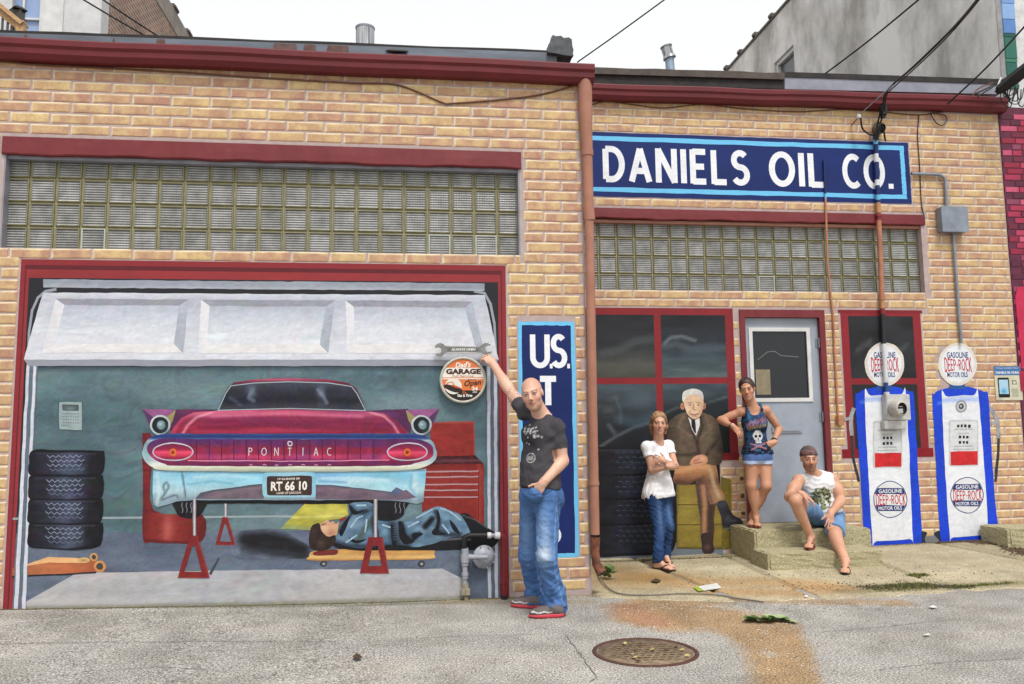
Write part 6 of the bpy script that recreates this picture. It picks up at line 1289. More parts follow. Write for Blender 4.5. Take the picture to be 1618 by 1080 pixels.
for k in range(5): an = k*1.25; q = Vector((math.cos(an), math.sin(an), 0))*.08; g = G(); g.tube([b_+q, c_+dr_*.06+q], .007, 5); g.build('cap_rib', GALV, ch2)
# grey stucco building behind, with a mural painted front
XW = 7.77
sb = empty('stucco_building', (XW, 8, 0)); tag(sb, 'tall grey stucco building with bare side wall behind the office', 'building')
STUC = mat('stucco', col(238, 236, 232), col(172, 169, 163), .85, scale=.9, bmp=.4, bscale=9, stretch=(1, 1, .55), detail=10, lo=.40, hi=.62)
p0, p1 = atX(1224, 123, XW), atX(1255, 97, XW)
yw0, yw1 = p1.y, p0.y
g = G(); zt = 10.12; wz0, wz1 = p0.z-.9, (p0.z+p1.z)/2+.35
# side wall with one window opening (plane X = XW)
for ya, yb, za, zb in ((2.6, yw0, 0, zt), (yw1, 16, 0, zt), (yw0, yw1, 0, wz0), (yw0, yw1, wz1, zt)): g.box(XW, XW+.3, ya, yb, za, zb)
g.build('side_wall', STUC, sb)
g = G(); g.box(XW+.12, XW+.2, yw0, yw1, wz0, wz1); wn = g.build('window', cmat('window_dark', (96, 100, 100), rough=.2), sb)
g = G(); g.box(XW+.05, XW+.119, yw0, yw0+.08, wz0, wz1); g.box(XW+.05, XW+.119, yw1-.08, yw1, wz0, wz1); g.box(XW+.05, XW+.119, yw0+.08, yw1-.08, wz1-.08, wz1); g.box(XW+.05, XW+.119, yw0+.08, yw1-.08, (wz0+wz1)/2-.03, (wz0+wz1)/2+.03); g.build('frame', WHITEP, wn)
COP = mat('coping_tile', col(120, 112, 104), col(92, 86, 80), .8, scale=6)
g = G(); g.box(XW-.04, XW+.34, 2.6, 16, zt, zt+.05); g.build('coping', COP, sb)
for k in range(16):
    yy = 3.0+k*.85; g = G(); g.box(XW-.07, XW+.36, yy, yy+.16, zt+.03, zt+.15, .03); g.build('coping_tile', COP, sb)
fb = empty('blue_green_wall', (8.3, 2.55, 0)); tag(fb, 'blue and green painted wall panels with white wall beside them at upper right', 'wall')
g = G(); g.box(XW+.02, 10.5, 2.50, 2.59, 0, 11); g.build('white_wall', cmat('white_wall', (226, 226, 224), rough=.7), fb)
xg1 = at(1601, 60, 2.48).x
zs = [at(1585, y, 2.48).z for y in (-60, 5, 30, 52, 58, 92, 98, 140)]
for k, c_ in enumerate(((120, 160, 214), (140, 176, 222), (96, 142, 206), (30, 92, 84), (44, 118, 100), (58, 134, 104), (36, 106, 92))):
    g = G(); g.box(XW+.015, xg1-.02*k*.3+.06, 2.478, 2.499, zs[k+1]+.008, zs[k]); g.build('panel', cmat('fpanel%d' % k, c_, rough=.5, scale=3), fb)
# white house and old brick wall, upper left
XL_ = -4.84
hb = empty('white_house', (-6.5, 6, 0)); tag(hb, 'white rendered house with blue-tinted window behind the garage roof', 'building')
w0, w1 = at(17, 48, 6), at(72, -40, 6)
g = G(); wall_boxes(g, -12, XL_, 0, 13, 6, 6.3, [(w0.x, w1.x, w0.z-.5, w1.z)]); g.build('wall', cmat('white_render', (226, 226, 226), rough=.7, scale=2), hb)
g = G(); g.box(w0.x, w1.x, 6.10, 6.13, w0.z-.5, w1.z); wn = g.build('window', mat('blue_pane', col(160, 180, 214), col(140, 164, 204), .12, scale=2, bmp=0), hb)
g = G(); g.box(w1.x-.07, w1.x, 6.03, 6.099, w0.z-.5, w1.z); g.box(w1.x-.34, w1.x-.31, 6.06, 6.099, w0.z-.5, w1.z); zz = at(40, 26, 6).z; g.box(w0.x, w1.x-.07, 6.055, 6.098, zz-.015, zz+.015); g.build('frame', WHITEP, wn)
g = G(); g.box(w1.x+.0, w1.x+.30, 5.97, 6.0, 0, 13); g.build('corner_board', WHITEP, hb)
ob_ = empty('old_brick_building', (XL_, 9, 0)); tag(ob_, 'old brown brick side wall with stepped coping behind the garage roof', 'building')
m, n, b = base_mat('old_brick')
tc = N(n, 'ShaderNodeTexCoord'); mp = N(n, 'ShaderNodeMapping'); mp.inputs['Rotation'].default_value = (math.radians(90), 0, math.radians(90)); n.links.new(tc.outputs['Object'], mp.inputs[0])
sxyz = N(n, 'ShaderNodeSeparateXYZ'); n.links.new(tc.outputs['Object'], sxyz.inputs[0]); cb = N(n, 'ShaderNodeCombineXYZ'); n.links.new(sxyz.outputs[1], cb.inputs[0]); n.links.new(sxyz.outputs[2], cb.inputs[1])
bt = N(n, 'ShaderNodeTexBrick'); n.links.new(cb.outputs[0], bt.inputs['Vector']); bt.inputs['Scale'].default_value = 1.0; bt.inputs['Brick Width'].default_value = .21; bt.inputs['Row Height'].default_value = .072; bt.inputs['Mortar Size'].default_value = .010
bt.inputs['Color1'].default_value = (*col(150, 112, 96), 1); bt.inputs['Color2'].default_value = (*col(120, 96, 86), 1); bt.inputs['Mortar'].default_value = (*col(176, 164, 150), 1)
nz = noise(n, 1.4, 6); rr = ramp(n, nz.outputs['Fac'], [(.35, (.8, .78, .76)), (.65, (1.25, 1.22, 1.18))]); n.links.new(mixc(n, 1, bt.outputs['Color'], rr.outputs[0], 'MULTIPLY'), b.inputs['Base Color']); b.inputs['Roughness'].default_value = .9; bump(n, b, bt.outputs['Fac'], -.5, .01)
g = G(); g.box(XL_-.3, XL_, 6.301, 14, 0, 10.05); g.build('side_wall', m, ob_)
g = G(); g.box(XL_-.3, XL_+.012, 6.31, 14, 9.62, 10.06); g.build('parapet', mat('parapet_render', col(160, 152, 142), col(130, 122, 114), .85, scale=3), ob_)
for k in range(6): yy = 6.5+k*1.05; g = G(); g.box(XL_-.33, XL_+.05, yy, yy+.34, 10.06, 10.16, .03); g.build('coping_tile', COP, ob_)
# wooden balcony rail, far upper left
rl = empty('wooden_balcony_rail', at(18, 20, 3.5)); tag(rl, 'tan wooden balcony handrail with balusters at the upper left corner', 'balcony rail')
WOOD = mat('tan_wood', col(206, 168, 124), col(180, 140, 98), .6, scale=6, stretch=(1, 1, 8))
a, b_ = at(-30, -16, 3.5), at(39, 40, 3.5); d_ = (b_-a).normalized(); nrm = Vector((-d_.z, 0, d_.x))
def plank(a, b_, t0, t1, y0, y1, nm):
    g = G(); vs = [a+nrm*t0, b_+nrm*t0, b_+nrm*t1, a+nrm*t1]; g.add([(v.x, y0, v.z) for v in vs]+[(v.x, y1, v.z) for v in vs], [(0, 1, 2, 3), (7, 6, 5, 4), (0, 4, 5, 1), (1, 5, 6, 2), (2, 6, 7, 3), (3, 7, 4, 0)]); return g.build(nm, WOOD, rl)
plank(a, b_, -.03, .02, 3.42, 3.58, 'handrail'); plank(a, b_-d_*.02, -.10, -.031, 3.47, 3.53, 'rail_board')
for x in (5, 13, 21, 28): p = at(x, 14+x*.8, 3.5); g = G(); g.tube([p, (p.x, 3.5, p.z-.35)], .014, 6); g.build('baluster', cmat('baluster_grey', (92, 92, 92), rough=.5), rl)
g = G(); p = at(36, 42, 3.5); g.box(p.x-.06, p.x+.03, 3.45, 3.55, p.z-.5, p.z+.06); g.build('post', WOOD, rl)
lt_ = empty('post_lantern', at(29, 18, 4.2)); tag(lt_, 'small black lantern roof behind the wooden balcony rail', 'lantern')
p = at(29, 16, 4.2); g = G(); g.lathe(p, (0, 0, 1), [(-.01, .0), (-.01, .115), (.0, .12), (.05, .05), (.06, 0)], 4, smooth=False); g.build('roof', BLACKR, lt_); g = G(); g.box(p.x-.06, p.x+.06, 4.14, 4.26, p.z-.4, p.z-.012); g.build('housing', cmat('lantern_body', (70, 64, 58), rough=.5), lt_)

# ================================================================== information panel, concrete block
p0, p1 = at(1574, 632, S-.01), at(1612, 578, S-.01)
ip = empty('information_panel', (p0.x, S-.012, p0.z)); tag(ip, 'small blue and cream information panel on the brick wall near the right edge', 'information panel')
g = G(); g.box(p0.x, p1.x, S-.014, S-.005, p0.z, p1.z); g.build('board', cmat('panel_cream', (216, 212, 186), rough=.4), ip)
hz_ = p1.z-.27*(p1.z-p0.z)
paint('header', [quadw(p0.x, p1.x, hz_, p1.z)], None, 0, S-.013, ip, .1, world=True, flat=(70, 116, 170))
W_, H_ = p1.x-p0.x, p1.z-p0.z
text_mesh('lettering', 'DANIELS OIL MURAL', p0.x+W_*.5, p1.z-H_*.19, W_*.9, H_*.07, S-.0165, (236, 238, 240), ip, bold=.03); text_mesh('lettering', 'MURALS ON MAIN STREET', p0.x+W_*.5, p1.z-H_*.06, W_*.84, H_*.04, S-.0165, (220, 228, 236), ip)
paint('phone_picture', [rrect(p0.x+W_*.10, p0.z+H_*.08, p0.x+W_*.52, p0.z+H_*.66, .012)], None, 1, S-.013, ip, .1, world=True, flat=(26, 26, 30)); paint('phone_screen', [quadw(p0.x+W_*.14, p0.x+W_*.48, p0.z+H_*.18, p0.z+H_*.60)], C((170, 206, 226), ('b', p0.x+W_*.3, p0.z+H_*.26, .03, .03, (60, 150, 200), .9)), 2, S-.013, ip, .015, world=True)
paint('icon', [quadw(p0.x+W_*.64, p0.x+W_*.80, p0.z+H_*.46, p0.z+H_*.58)], None, 1, S-.013, ip, .1, world=True, flat=(110, 110, 96)); paint('icon_field', [quadw(p0.x+W_*.67, p0.x+W_*.77, p0.z+H_*.48, p0.z+H_*.55)], None, 2, S-.013, ip, .1, world=True, flat=(214, 210, 184))
paint('blank_square', [quadw(p0.x+W_*.60, p0.x+W_*.84, p0.z+H_*.10, p0.z+H_*.34)], None, 1, S-.013, ip, .1, world=True, flat=(176, 174, 154))
cbk = empty('concrete_block', (7.1, 1.4, 0)); tag(cbk, 'mossy concrete block step at the far right foot of the wall', 'concrete block')
_st = st; st = cbk; zt_ = at(1600, 834, 1.3).z; o = rough_box(at(1590, 850, 1.25).x, 7.9, 1.22, S-.03, 0, zt_, 6, 'block'); st = _st

# ================================================================== things on the ground
mh = empty('manhole_cover', (*gp(1019, 1029), 0)); tag(mh, 'rusty round manhole cover with debris in the road', 'manhole cover')
mc = Vector((*gp(1019.5, 1030), 0)); MR = .298
IRON = mat('rusty_iron', col(150, 126, 104), col(104, 92, 72), .75, scale=18, bmp=.5, lo=.38, hi=.6)
IRON2 = mat('rusty_rim', col(98, 62, 50), col(70, 50, 42), .8, scale=22, bmp=.5)
g = G(); g.lathe(mc, (0, 0, 1), [(-.05, MR+.03), (.004, MR+.03), (.007, MR+.024), (.007, MR+.004), (-.01, MR)], 64); g.build('frame_ring', IRON2, mh)
g = G(); g.lathe(mc, (0, 0, 1), [(.0035, 0), (.0035, MR-.004), (-.01, MR-.002)], 64); lid = g.build('lid', IRON, mh)
me_p = None
for i in range(-5, 6):
    for j in range(-5, 6):
        x, y = i*.048+(j % 2)*.024, j*.046
        if math.hypot(x, y) > MR-.07: continue
        if me_p is None:
            gg = G(); gg.box(-.014, .014, -.008, .008, .0, .007, .002); me_p = gg.mesh('tread_pad'); me_p.materials.append(IRON)
        o = bpy.data.objects.new('tread_pad', me_p); COL.objects.link(o); setp(o, lid); o.location = (mc.x+x, mc.y+y, .0035)
# moss and debris on the lid
LEAFC = [mat('dry_leaf', col(206, 190, 130), col(170, 150, 90), .7, scale=30), mat('green_leaf', col(104, 132, 66), col(74, 98, 46), .6, scale=30), mat('pale_leaf', col(176, 192, 146), col(146, 166, 116), .6, scale=30), mat('brown_leaf', col(92, 72, 48), col(66, 50, 36), .7, scale=30)]
def leaf_mesh(L=.09, W=.04, curl=.25):
    g = G(); n_ = 7; vs = []; fs = []
    for i in range(n_):
        t = i/(n_-1); w_ = W*math.sin(math.pi*min(1, t*1.02+.02))**.8*(1-.25*t); zc = curl*L*(t-.5)**2
        vs += [(t*L, -w_, zc+w_*.35), (t*L, 0, zc), (t*L, w_, zc+w_*.35)]
    for i in range(n_-1): a = i*3; fs += [(a, a+3, a+4, a+1), (a+1, a+4, a+5, a+2)]
    g.add(vs, fs, True); return g.mesh('leaf')
LEAVES = []
for m_ in LEAFC: q = leaf_mesh(); q.materials.append(m_); LEAVES.append(q)
rl_ = random.Random(15)
def put_leaf(x, y, z, k, par=None, s=1.0, label=None, pitch=None):
    o = bpy.data.objects.new('leaf', LEAVES[k]); COL.objects.link(o)
    if par: setp(o, par)
    o.location = (x, y, z); o.rotation_euler = (rl_.uniform(-.3, .3), rl_.uniform(-.35, .1) if pitch is None else pitch, rl_.uniform(0, 6.28)); o.scale = (s, s, s); return o
for k in range(26):
    an, r_ = rl_.uniform(0, 6.28), MR*math.sqrt(rl_.random())*.9; put_leaf(mc.x+r_*math.cos(an), mc.y+r_*math.sin(an), .012, rl_.choice((0, 3, 3, 3, 1)), mh, rl_.uniform(.15, .42))
br = empty('leafy_twig', (*gp(1215, 980), 0)); tag(br, 'small wilted leafy twig lying on the rust-stained road', 'twig')
bx, by = gp(1213, 982)
g = G(); g.tube([(bx-.16, by+.03, .012), (bx-.02, by, .02), (bx+.12, by-.02, .012), (bx+.2, by-.05, .008)], [.005, .004, .003, .002], 6); g.build('stem', LEAFC[3], br)
for k in range(22): t = rl_.random(); o = put_leaf(bx-.14+t*.30, by+.03-t*.06+rl_.uniform(-.03, .03), .004+rl_.random()*.016, rl_.choice((1, 1, 2, 2)), br, rl_.uniform(.7, 1.3), pitch=-rl_.uniform(-.1, .3))
def litter(name, pts, m_, label, z=.014, cat='litter'):
    q = [gp(*p) for p in pts]; g = G(); n_ = len(q); zz = [ground_z(*p)+z+.004*(i % 2) for i, p in enumerate(q)]
    g.add([(p[0], p[1], zz[i]) for i, p in enumerate(q)]+[(p[0], p[1], zz[i]-.003) for i, p in enumerate(q)], [tuple(range(n_)), tuple(range(2*n_-1, n_-1, -1))]+[(i, (i+1) % n_, (i+1) % n_+n_, i+n_) for i in range(n_)]); o = g.build(name, m_, None); tag(o, label, cat); return o
PAPER = cmat('paper', (232, 232, 228), rough=.6)
ev = litter('paper_sheet', [(1103, 929), (1133, 924.5), (1140, 931), (1112, 936)], PAPER, 'white paper with lime green end lying on the stained pavement', cat='paper')
q = [gp(*p) for p in ((1096, 931), (1102.5, 928.6), (1111, 936), (1104, 937))]; g = G(); g.add([(p[0], p[1], ground_z(*p)+.0165) for p in q], [(0, 1, 2, 3)]); g.build('green_end', cmat('lime', (160, 190, 60), rough=.6), ev)
litter('paper_scrap', [(1468, 961), (1476, 959.5), (1481, 962), (1473, 963.5)], PAPER, 'tiny white paper scrap on the road at right')
litter('paper_scrap', [(1271, 943.5), (1276, 943), (1277, 946), (1272, 946)], PAPER, 'tiny white scrap on the edge of the pavement')
litter('paper_scrap', [(1459, 1005), (1468, 1004), (1470, 1006), (1462, 1007)], PAPER, 'small white scrap on the lower right road')
litter('dark_clod', [(557, 1043), (563, 1038), (569, 1040), (572, 1045), (563, 1047)], LEAFC[3], 'dark clod lying on the road below the jack stand', .02)
litter('brown_leaf', [(1028, 922), (1036, 918), (1045, 921), (1038, 924)], LEAFC[3], 'single brown leaf on the stained pavement slab', .02, 'leaf')
wire('ground_cable', [Vector((*gp(x, y), z)) for x, y, z in ((944, 902, .10), (948, 918, .05), (962, 934, .025), (985, 942, .018), (1030, 943, .018), (1080, 941, .018), (1130, 943, .018), (1170, 948, .012), (1206, 953, .012))], .006, mat('grey_cable', col(128, 124, 112), col(104, 100, 92), .6), 'grey cable lying on the ground from the drainpipe foot', n=6)
# plant at the drainpipe foot
pt = empty('small_weed', (*gp(960, 915), 0)); tag(pt, 'small green weed at the foot of the drainpipe', 'weed')
wx, wy = gp(961, 918)
for k in range(9): put_leaf(wx+rl_.uniform(-.04, .04), wy+rl_.uniform(-.03, .03), .02+rl_.random()*.05, 1, pt, rl_.uniform(.6, 1.3), pitch=-rl_.uniform(.3, 1.1))

# grit, moss and dead leaves along the joints (uncountable)
def scatter(name, segs, cnt, sz, m_, label, zoff=.003, seed=1, grass=False, spread=.04):
    r = random.Random(seed); vs = []; fs = []
    tot = len(segs)
    for i in range(cnt):
        (ax, ay), (bx_, by_), wd = segs[r.randrange(tot)]; t = r.random(); p, q = gp(ax, ay), gp(bx_, by_)
        x, y = p[0]+(q[0]-p[0])*t+r.gauss(0, wd), p[1]+(q[1]-p[1])*t+r.gauss(0, wd)
        if x < 1.50 and y > -.012: y = -.012-abs(r.gauss(0, .012))
        if y > S-.012: y = S-.012-abs(r.gauss(0, .02))
        z = ground_z(x, y)+zoff+(.006 if x > 1.5 and y > eY(x) else 0); s = sz*r.uniform(.4, 1.3); n0 = len(vs); an = r.uniform(0, 6.28)
        if grass:
            dx, dy = math.cos(an)*s*.12, math.sin(an)*s*.12; lx, ly = r.gauss(0, .4)*s, r.gauss(0, .4)*s
            vs += [(x-dx, y-dy, z), (x+dx, y+dy, z), (x+lx, y+ly, z+s*r.uniform(.3, 1))]; fs.append((n0, n0+1, n0+2))
        else:
            for k in range(4): a_ = an+k*1.571+r.uniform(-.4, .4); rr2 = s*r.uniform(.5, 1); vs.append((x+rr2*math.cos(a_), y+rr2*math.sin(a_), z+r.uniform(0, .3)*s))
            vs.append((x, y, z+s*.6)); fs += [(n0+k, n0+(k+1) % 4, n0+4) for k in range(4)]
    me = bpy.data.meshes.new(name); me.from_pydata(vs, [], fs); me.update(); o = link(name, me, m_); tag(o, label, kind='stuff'); return o
base_l = [((-60, 966), (200, 962), .012), ((200, 962), (480, 956), .012), ((480, 956), (740, 946), .012)]
scatter('joint_moss', base_l+[((740, 946), (800, 942), .03), ((945, 890), (1165, 884), .02), ((1385, 868), (1590, 858), .025)], 5200, .010, mat('moss', col(112, 104, 70), col(78, 72, 48), .9, scale=20, bmp=0), 'dark moss and dirt along the foot of the walls', 0, 4)
scatter('gravel', [((805, 946), (938, 940), .05), ((870, 942), (945, 925), .05), ((700, 950), (800, 945), .03)], 2600, .008, mat('grit', col(168, 156, 132), col(126, 114, 92), .9, scale=40, bmp=0), 'loose grit and broken concrete at the foot of the brick pillar', 0, 5)
scatter('road_grit', [((-60, 1000), (700, 985), .22), ((300, 1050), (1500, 1040), .30), ((900, 960), (1500, 958), .12), ((0, 1060), (900, 1070), .25), ((700, 1000), (1618, 990), .25)], 9000, .0060, mat('road_grit', col(214, 212, 206), col(96, 92, 88), .9, scale=9, bmp=0, lo=.45, hi=.55), 'fine pale grit scattered over the road', .0, 6)
scatter('grass_tufts', [((1380, 934), (1500, 928), .05), ((1400, 927), (1470, 924), .035), ((1500, 930), (1600, 922), .02), ((1440, 912), (1465, 911), .02)], 2400, .028, mat('tuft_green', col(120, 124, 62), col(86, 92, 44), .8, scale=20, bmp=0), 'sparse grass and moss along the pavement edge', 0, 7, True)
scatter('soil_patch', [((1365, 930), (1470, 926), .045), ((1470, 927), (1530, 928), .03)], 1500, .012, mat('soil', col(84, 72, 52), col(60, 52, 40), .95, scale=20, bmp=0), 'dark soil washed onto the pavement edge', .0, 8)
scatter('dead_leaves', [((1540, 868), (1618, 872), .05), ((1590, 872), (1625, 885), .06), ((1480, 868), (1560, 864), .02)], 1100, .018, LEAFC[3], 'brown dead leaves piled at the far right foot of the wall', .002, 9)
scatter('paving_debris', [((1100, 915), (1600, 905), .2), ((1250, 930), (1500, 920), .12)], 260, .011, LEAFC[3], 'scattered dark crumbs on the pavement', .001, 10)
# ================================================================== people: smooth blended volumes meshed as one continuous skin
def V3(*a): return np.array(a, float)
def nrm_(v): v = np.asarray(v, float); return v/np.linalg.norm(v)
def px3(x, y, Y): return np.array(at(x, y, Y)[:])
def gpt(x, y, z=0.0): return np.array(atg(x, y, z)[:])
def surfnets(d, org, h):
    s = d < 0; nx, ny, nz = d.shape
    cs = [s[i:nx-1+i, j:ny-1+j, k:nz-1+k] for i in (0, 1) for j in (0, 1) for k in (0, 1)]
    cnt = sum(c.astype(np.int8) for c in cs); act = (cnt > 0) & (cnt < 8)
    I, J, K = np.where(act); n = len(I); idx = np.full(act.shape, -1, np.int64); idx[I, J, K] = np.arange(n)
    acc = np.zeros((n, 3)); num = np.zeros(n); cor = [(i, j, k) for i in (0, 1) for j in (0, 1) for k in (0, 1)]
    for a in cor:
        for ax in range(3):
            if a[ax]: continue
            b = list(a); b[ax] = 1
            va = d[I+a[0], J+a[1], K+a[2]]; vb = d[I+b[0], J+b[1], K+b[2]]; m = (va < 0) != (vb < 0)
            t = np.where(m, va/np.where(m, va-vb, 1), 0); p = np.zeros((n, 3)); p[:] = a; p[:, ax] += t
            acc[m] += p[m]; num[m] += 1
    V = (np.stack([I, J, K], 1)+acc/num[:, None])*h+org
    Fq = []
    for ax in range(3):
        sl0 = [slice(1, -1)]*3; sl0[ax] = slice(0, -1); sl1 = [slice(1, -1)]*3; sl1[ax] = slice(1, None)
        a = s[tuple(sl0)]; b = s[tuple(sl1)]; ch = a != b; P = np.argwhere(ch); 
        if len(P) == 0: continue
        fl = a[ch]; off = np.ones(3, int); off[ax] = 0; P = P+off; u, v = [q for q in range(3) if q != ax]
        def cell(du, dv): Q = P.copy(); Q[:, u] -= du; Q[:, v] -= dv; return idx[Q[:, 0], Q[:, 1], Q[:, 2]]
        q = np.stack([cell(1, 1), cell(0, 1), cell(0, 0), cell(1, 0)], 1)
        if ax == 1: fl = ~fl
        q[~fl] = q[~fl][:, ::-1]; Fq.append(q)
    return V, np.concatenate(Fq)

class Sdf:
    def __init__(s): s.p = []; s.cuts = []
    def cone(s, a, b, ra, rb, k=.025, sub=False): s.p.append(('c', np.array(a, float), np.array(b, float), ra, rb, k, sub)); return s
    def path(s, pts, rs, k=.02):
        for i in range(len(pts)-1): s.cone(pts[i], pts[i+1], rs[i], rs[i+1], k)
        return s
    def ell(s, c, fr, r, k=.025, sub=False): s.p.append(('e', np.array(c, float), np.array(fr, float), np.array(r, float), 0, k, sub)); return s
    def cut(s, pt, nrm, soft=0.0): s.cuts.append((np.array(pt, float), nrm_(nrm), soft)); return s   # keep the side nrm points away from
    def eval(s, X, Y, Z, infl=0.0):
        d = np.full((len(X), len(Y), len(Z)), .25)
        for q in s.p:
            if q[0] == 'c': lo = np.minimum(q[1], q[2])-max(q[3], q[4]); hi = np.maximum(q[1], q[2])+max(q[3], q[4])
            else: R = np.max(q[3]); lo = q[1]-R; hi = q[1]+R
            mg = .07+infl; sl = []
            for A, l, h in ((X, lo[0], hi[0]), (Y, lo[1], hi[1]), (Z, lo[2], hi[2])):
                i0, i1 = np.searchsorted(A, l-mg), np.searchsorted(A, h+mg); sl.append(slice(i0, i1))
            if any(t.stop <= t.start for t in sl): continue
            gx, gy, gz = X[sl[0]][:, None, None], Y[sl[1]][None, :, None], Z[sl[2]][None, None, :]
            if q[0] == 'c':
                a, b, ra, rb = q[1:5]; ba = b-a; L = ba@ba+1e-12
                t = np.clip(((gx-a[0])*ba[0]+(gy-a[1])*ba[1]+(gz-a[2])*ba[2])/L, 0, 1)
                v = np.sqrt((gx-a[0]-t*ba[0])**2+(gy-a[1]-t*ba[1])**2+(gz-a[2]-t*ba[2])**2)-(ra+(rb-ra)*t)
            else:
                c, fr, r = q[1:4]; k0 = 0; k1 = 0
                for i in range(3):
                    w_ = (gx-c[0])*fr[i][0]+(gy-c[1])*fr[i][1]+(gz-c[2])*fr[i][2]; k0 = k0+(w_/r[i])**2; k1 = k1+(w_/r[i]**2)**2
                k0 = np.sqrt(k0); k1 = np.sqrt(k1)+1e-9; v = k0*(k0-1)/k1
            k = q[5]; D = d[sl[0], sl[1], sl[2]]
            if q[6]: v = -v; hh = np.maximum(k-np.abs(D-v), 0)/k; d[sl[0], sl[1], sl[2]] = np.maximum(D, v)+hh*hh*k/4
            else: hh = np.maximum(k-np.abs(D-v), 0)/k; d[sl[0], sl[1], sl[2]] = np.minimum(D, v)+-hh*hh*k/4
        d -= infl
        for pt, nn, soft in s.cuts:
            pl = ((X[:, None, None]-pt[0])*nn[0]+(Y[None, :, None]-pt[1])*nn[1]+(Z[None, None, :]-pt[2])*nn[2])
            d = np.maximum(d, pl)
        return d
    def bounds(s, pad=.05):
        lo = np.full(3, 1e9); hi = -lo
        for q in s.p:
            if q[6]: continue
            if q[0] == 'c': l = np.minimum(q[1], q[2])-max(q[3], q[4]); h = np.maximum(q[1], q[2])+max(q[3], q[4])
            else: l = q[1]-np.max(q[3]); h = q[1]+np.max(q[3])
            lo = np.minimum(lo, l); hi = np.maximum(hi, h)
        return lo-pad, hi+pad
def mesh_sdf(s, vox, infl=0.0, disp=None, box=None):
    lo, hi = box if box else s.bounds(.03+infl)
    A = [np.arange(lo[i], hi[i]+vox, vox) for i in range(3)]
    d = s.eval(*A, infl=infl)
    if disp is not None: d = d+disp(*np.meshgrid(*A, indexing='ij'))
    for ax in range(3):      # close at the box
        sl = [slice(None)]*3; sl[ax] = 0
        if not box: d[tuple(sl)] = np.maximum(d[tuple(sl)], .01)
    return surfnets(d, np.array(lo), vox)
def np_link(name, V, Fq, colr, m_, parent):
    me = bpy.data.meshes.new(name); me.vertices.add(len(V)); me.vertices.foreach_set('co', V.astype(np.float32).ravel())
    nf = len(Fq); me.loops.add(nf*4); me.loops.foreach_set('vertex_index', Fq.astype(np.int32).ravel()); me.polygons.add(nf)
    me.polygons.foreach_set('loop_start', np.arange(nf, dtype=np.int32)*4); me.polygons.foreach_set('use_smooth', np.ones(nf, bool)); me.update(calc_edges=True); me.validate()
    set_col(me, lin(colr)*KALB); return link(name, me, m_, parent)
SKINM = attr_mat('skin', .48, .4, .05, 60, .10, 180); n_ = SKINM.node_tree; b_ = n_.nodes['Principled BSDF']
b_.inputs['Subsurface Weight'].default_value = .10; b_.inputs['Subsurface Radius'].default_value = (.012, .005, .003); b_.inputs['Subsurface Scale'].default_value = .5
CLOTH = attr_mat('jersey', .9, .12, .06, 40, .25, 220); DENIM = attr_mat('denim', .88, .15, .14, 120, .4, 340, stretch=(1, 1, 1.6)); HAIRM = attr_mat('hair', .45, .4, .22, 30, .5, 120, stretch=(3, 3, .6)); RUBB = attr_mat('sole', .6, .3, .05, 40, .1, 100)

def frame(fwd, up):
    up = nrm_(up); f = nrm_(np.array(fwd, float)-up*np.dot(fwd, up)); r = np.cross(f, up); return np.stack([r, f, up])     # person's right, forward, up

def head_prims(s, c, fr, k=1.0, fem=False, mouth_open=0.0):
    P = lambda x, f, z: c+(fr[0]*x+fr[1]*f+fr[2]*z)*k
    E = lambda x, f, z, rx, rf, rz, kk=.02, sub=False: s.ell(P(x, f, z), fr, V3(rx, rf, rz)*k, kk*k, sub)
    E(0, -.014, .036, .073, .092, .083, .02); E(0, .020, -.026, .057 if not fem else .054, .070, .082, .03)
    jw = .047 if not fem else .039
    E(0, .030, -.074, jw, .050, .036, .03); E(0, .064, -.098, .019 if not fem else .015, .018, .015, .025)
    E(0, .076, .024, .046, .017, .011 if not fem else .008, .018)
    for sx in (-1, 1):
        E(sx*.040, .055, -.026, .020, .018, .018, .025); E(sx*.031, .098, .004, .0155, .013, .0085, .010, True); E(sx*.0305, .0775, .004, .0125, .0125, .0115, .003)
        E(sx*.031, .084, .013, .015, .007, .0040, .008); E(sx*.011, .098, -.033, .008, .010, .0075, .006); E(sx*.0735, -.010, -.002, .008, .017, .025, .010)
    s.cone(P(0, .088, .010), P(0, .108 if not fem else .104, -.027), .0075*k, .0115*k, .012*k)
    E(0, .0905, -.0560, .021, .010, .0050, .006); E(0, .0890, -.0665, .018, .0105, .0062, .006); E(0, .103, -.0612, .020, .006, .0016, .003, True)
    return P
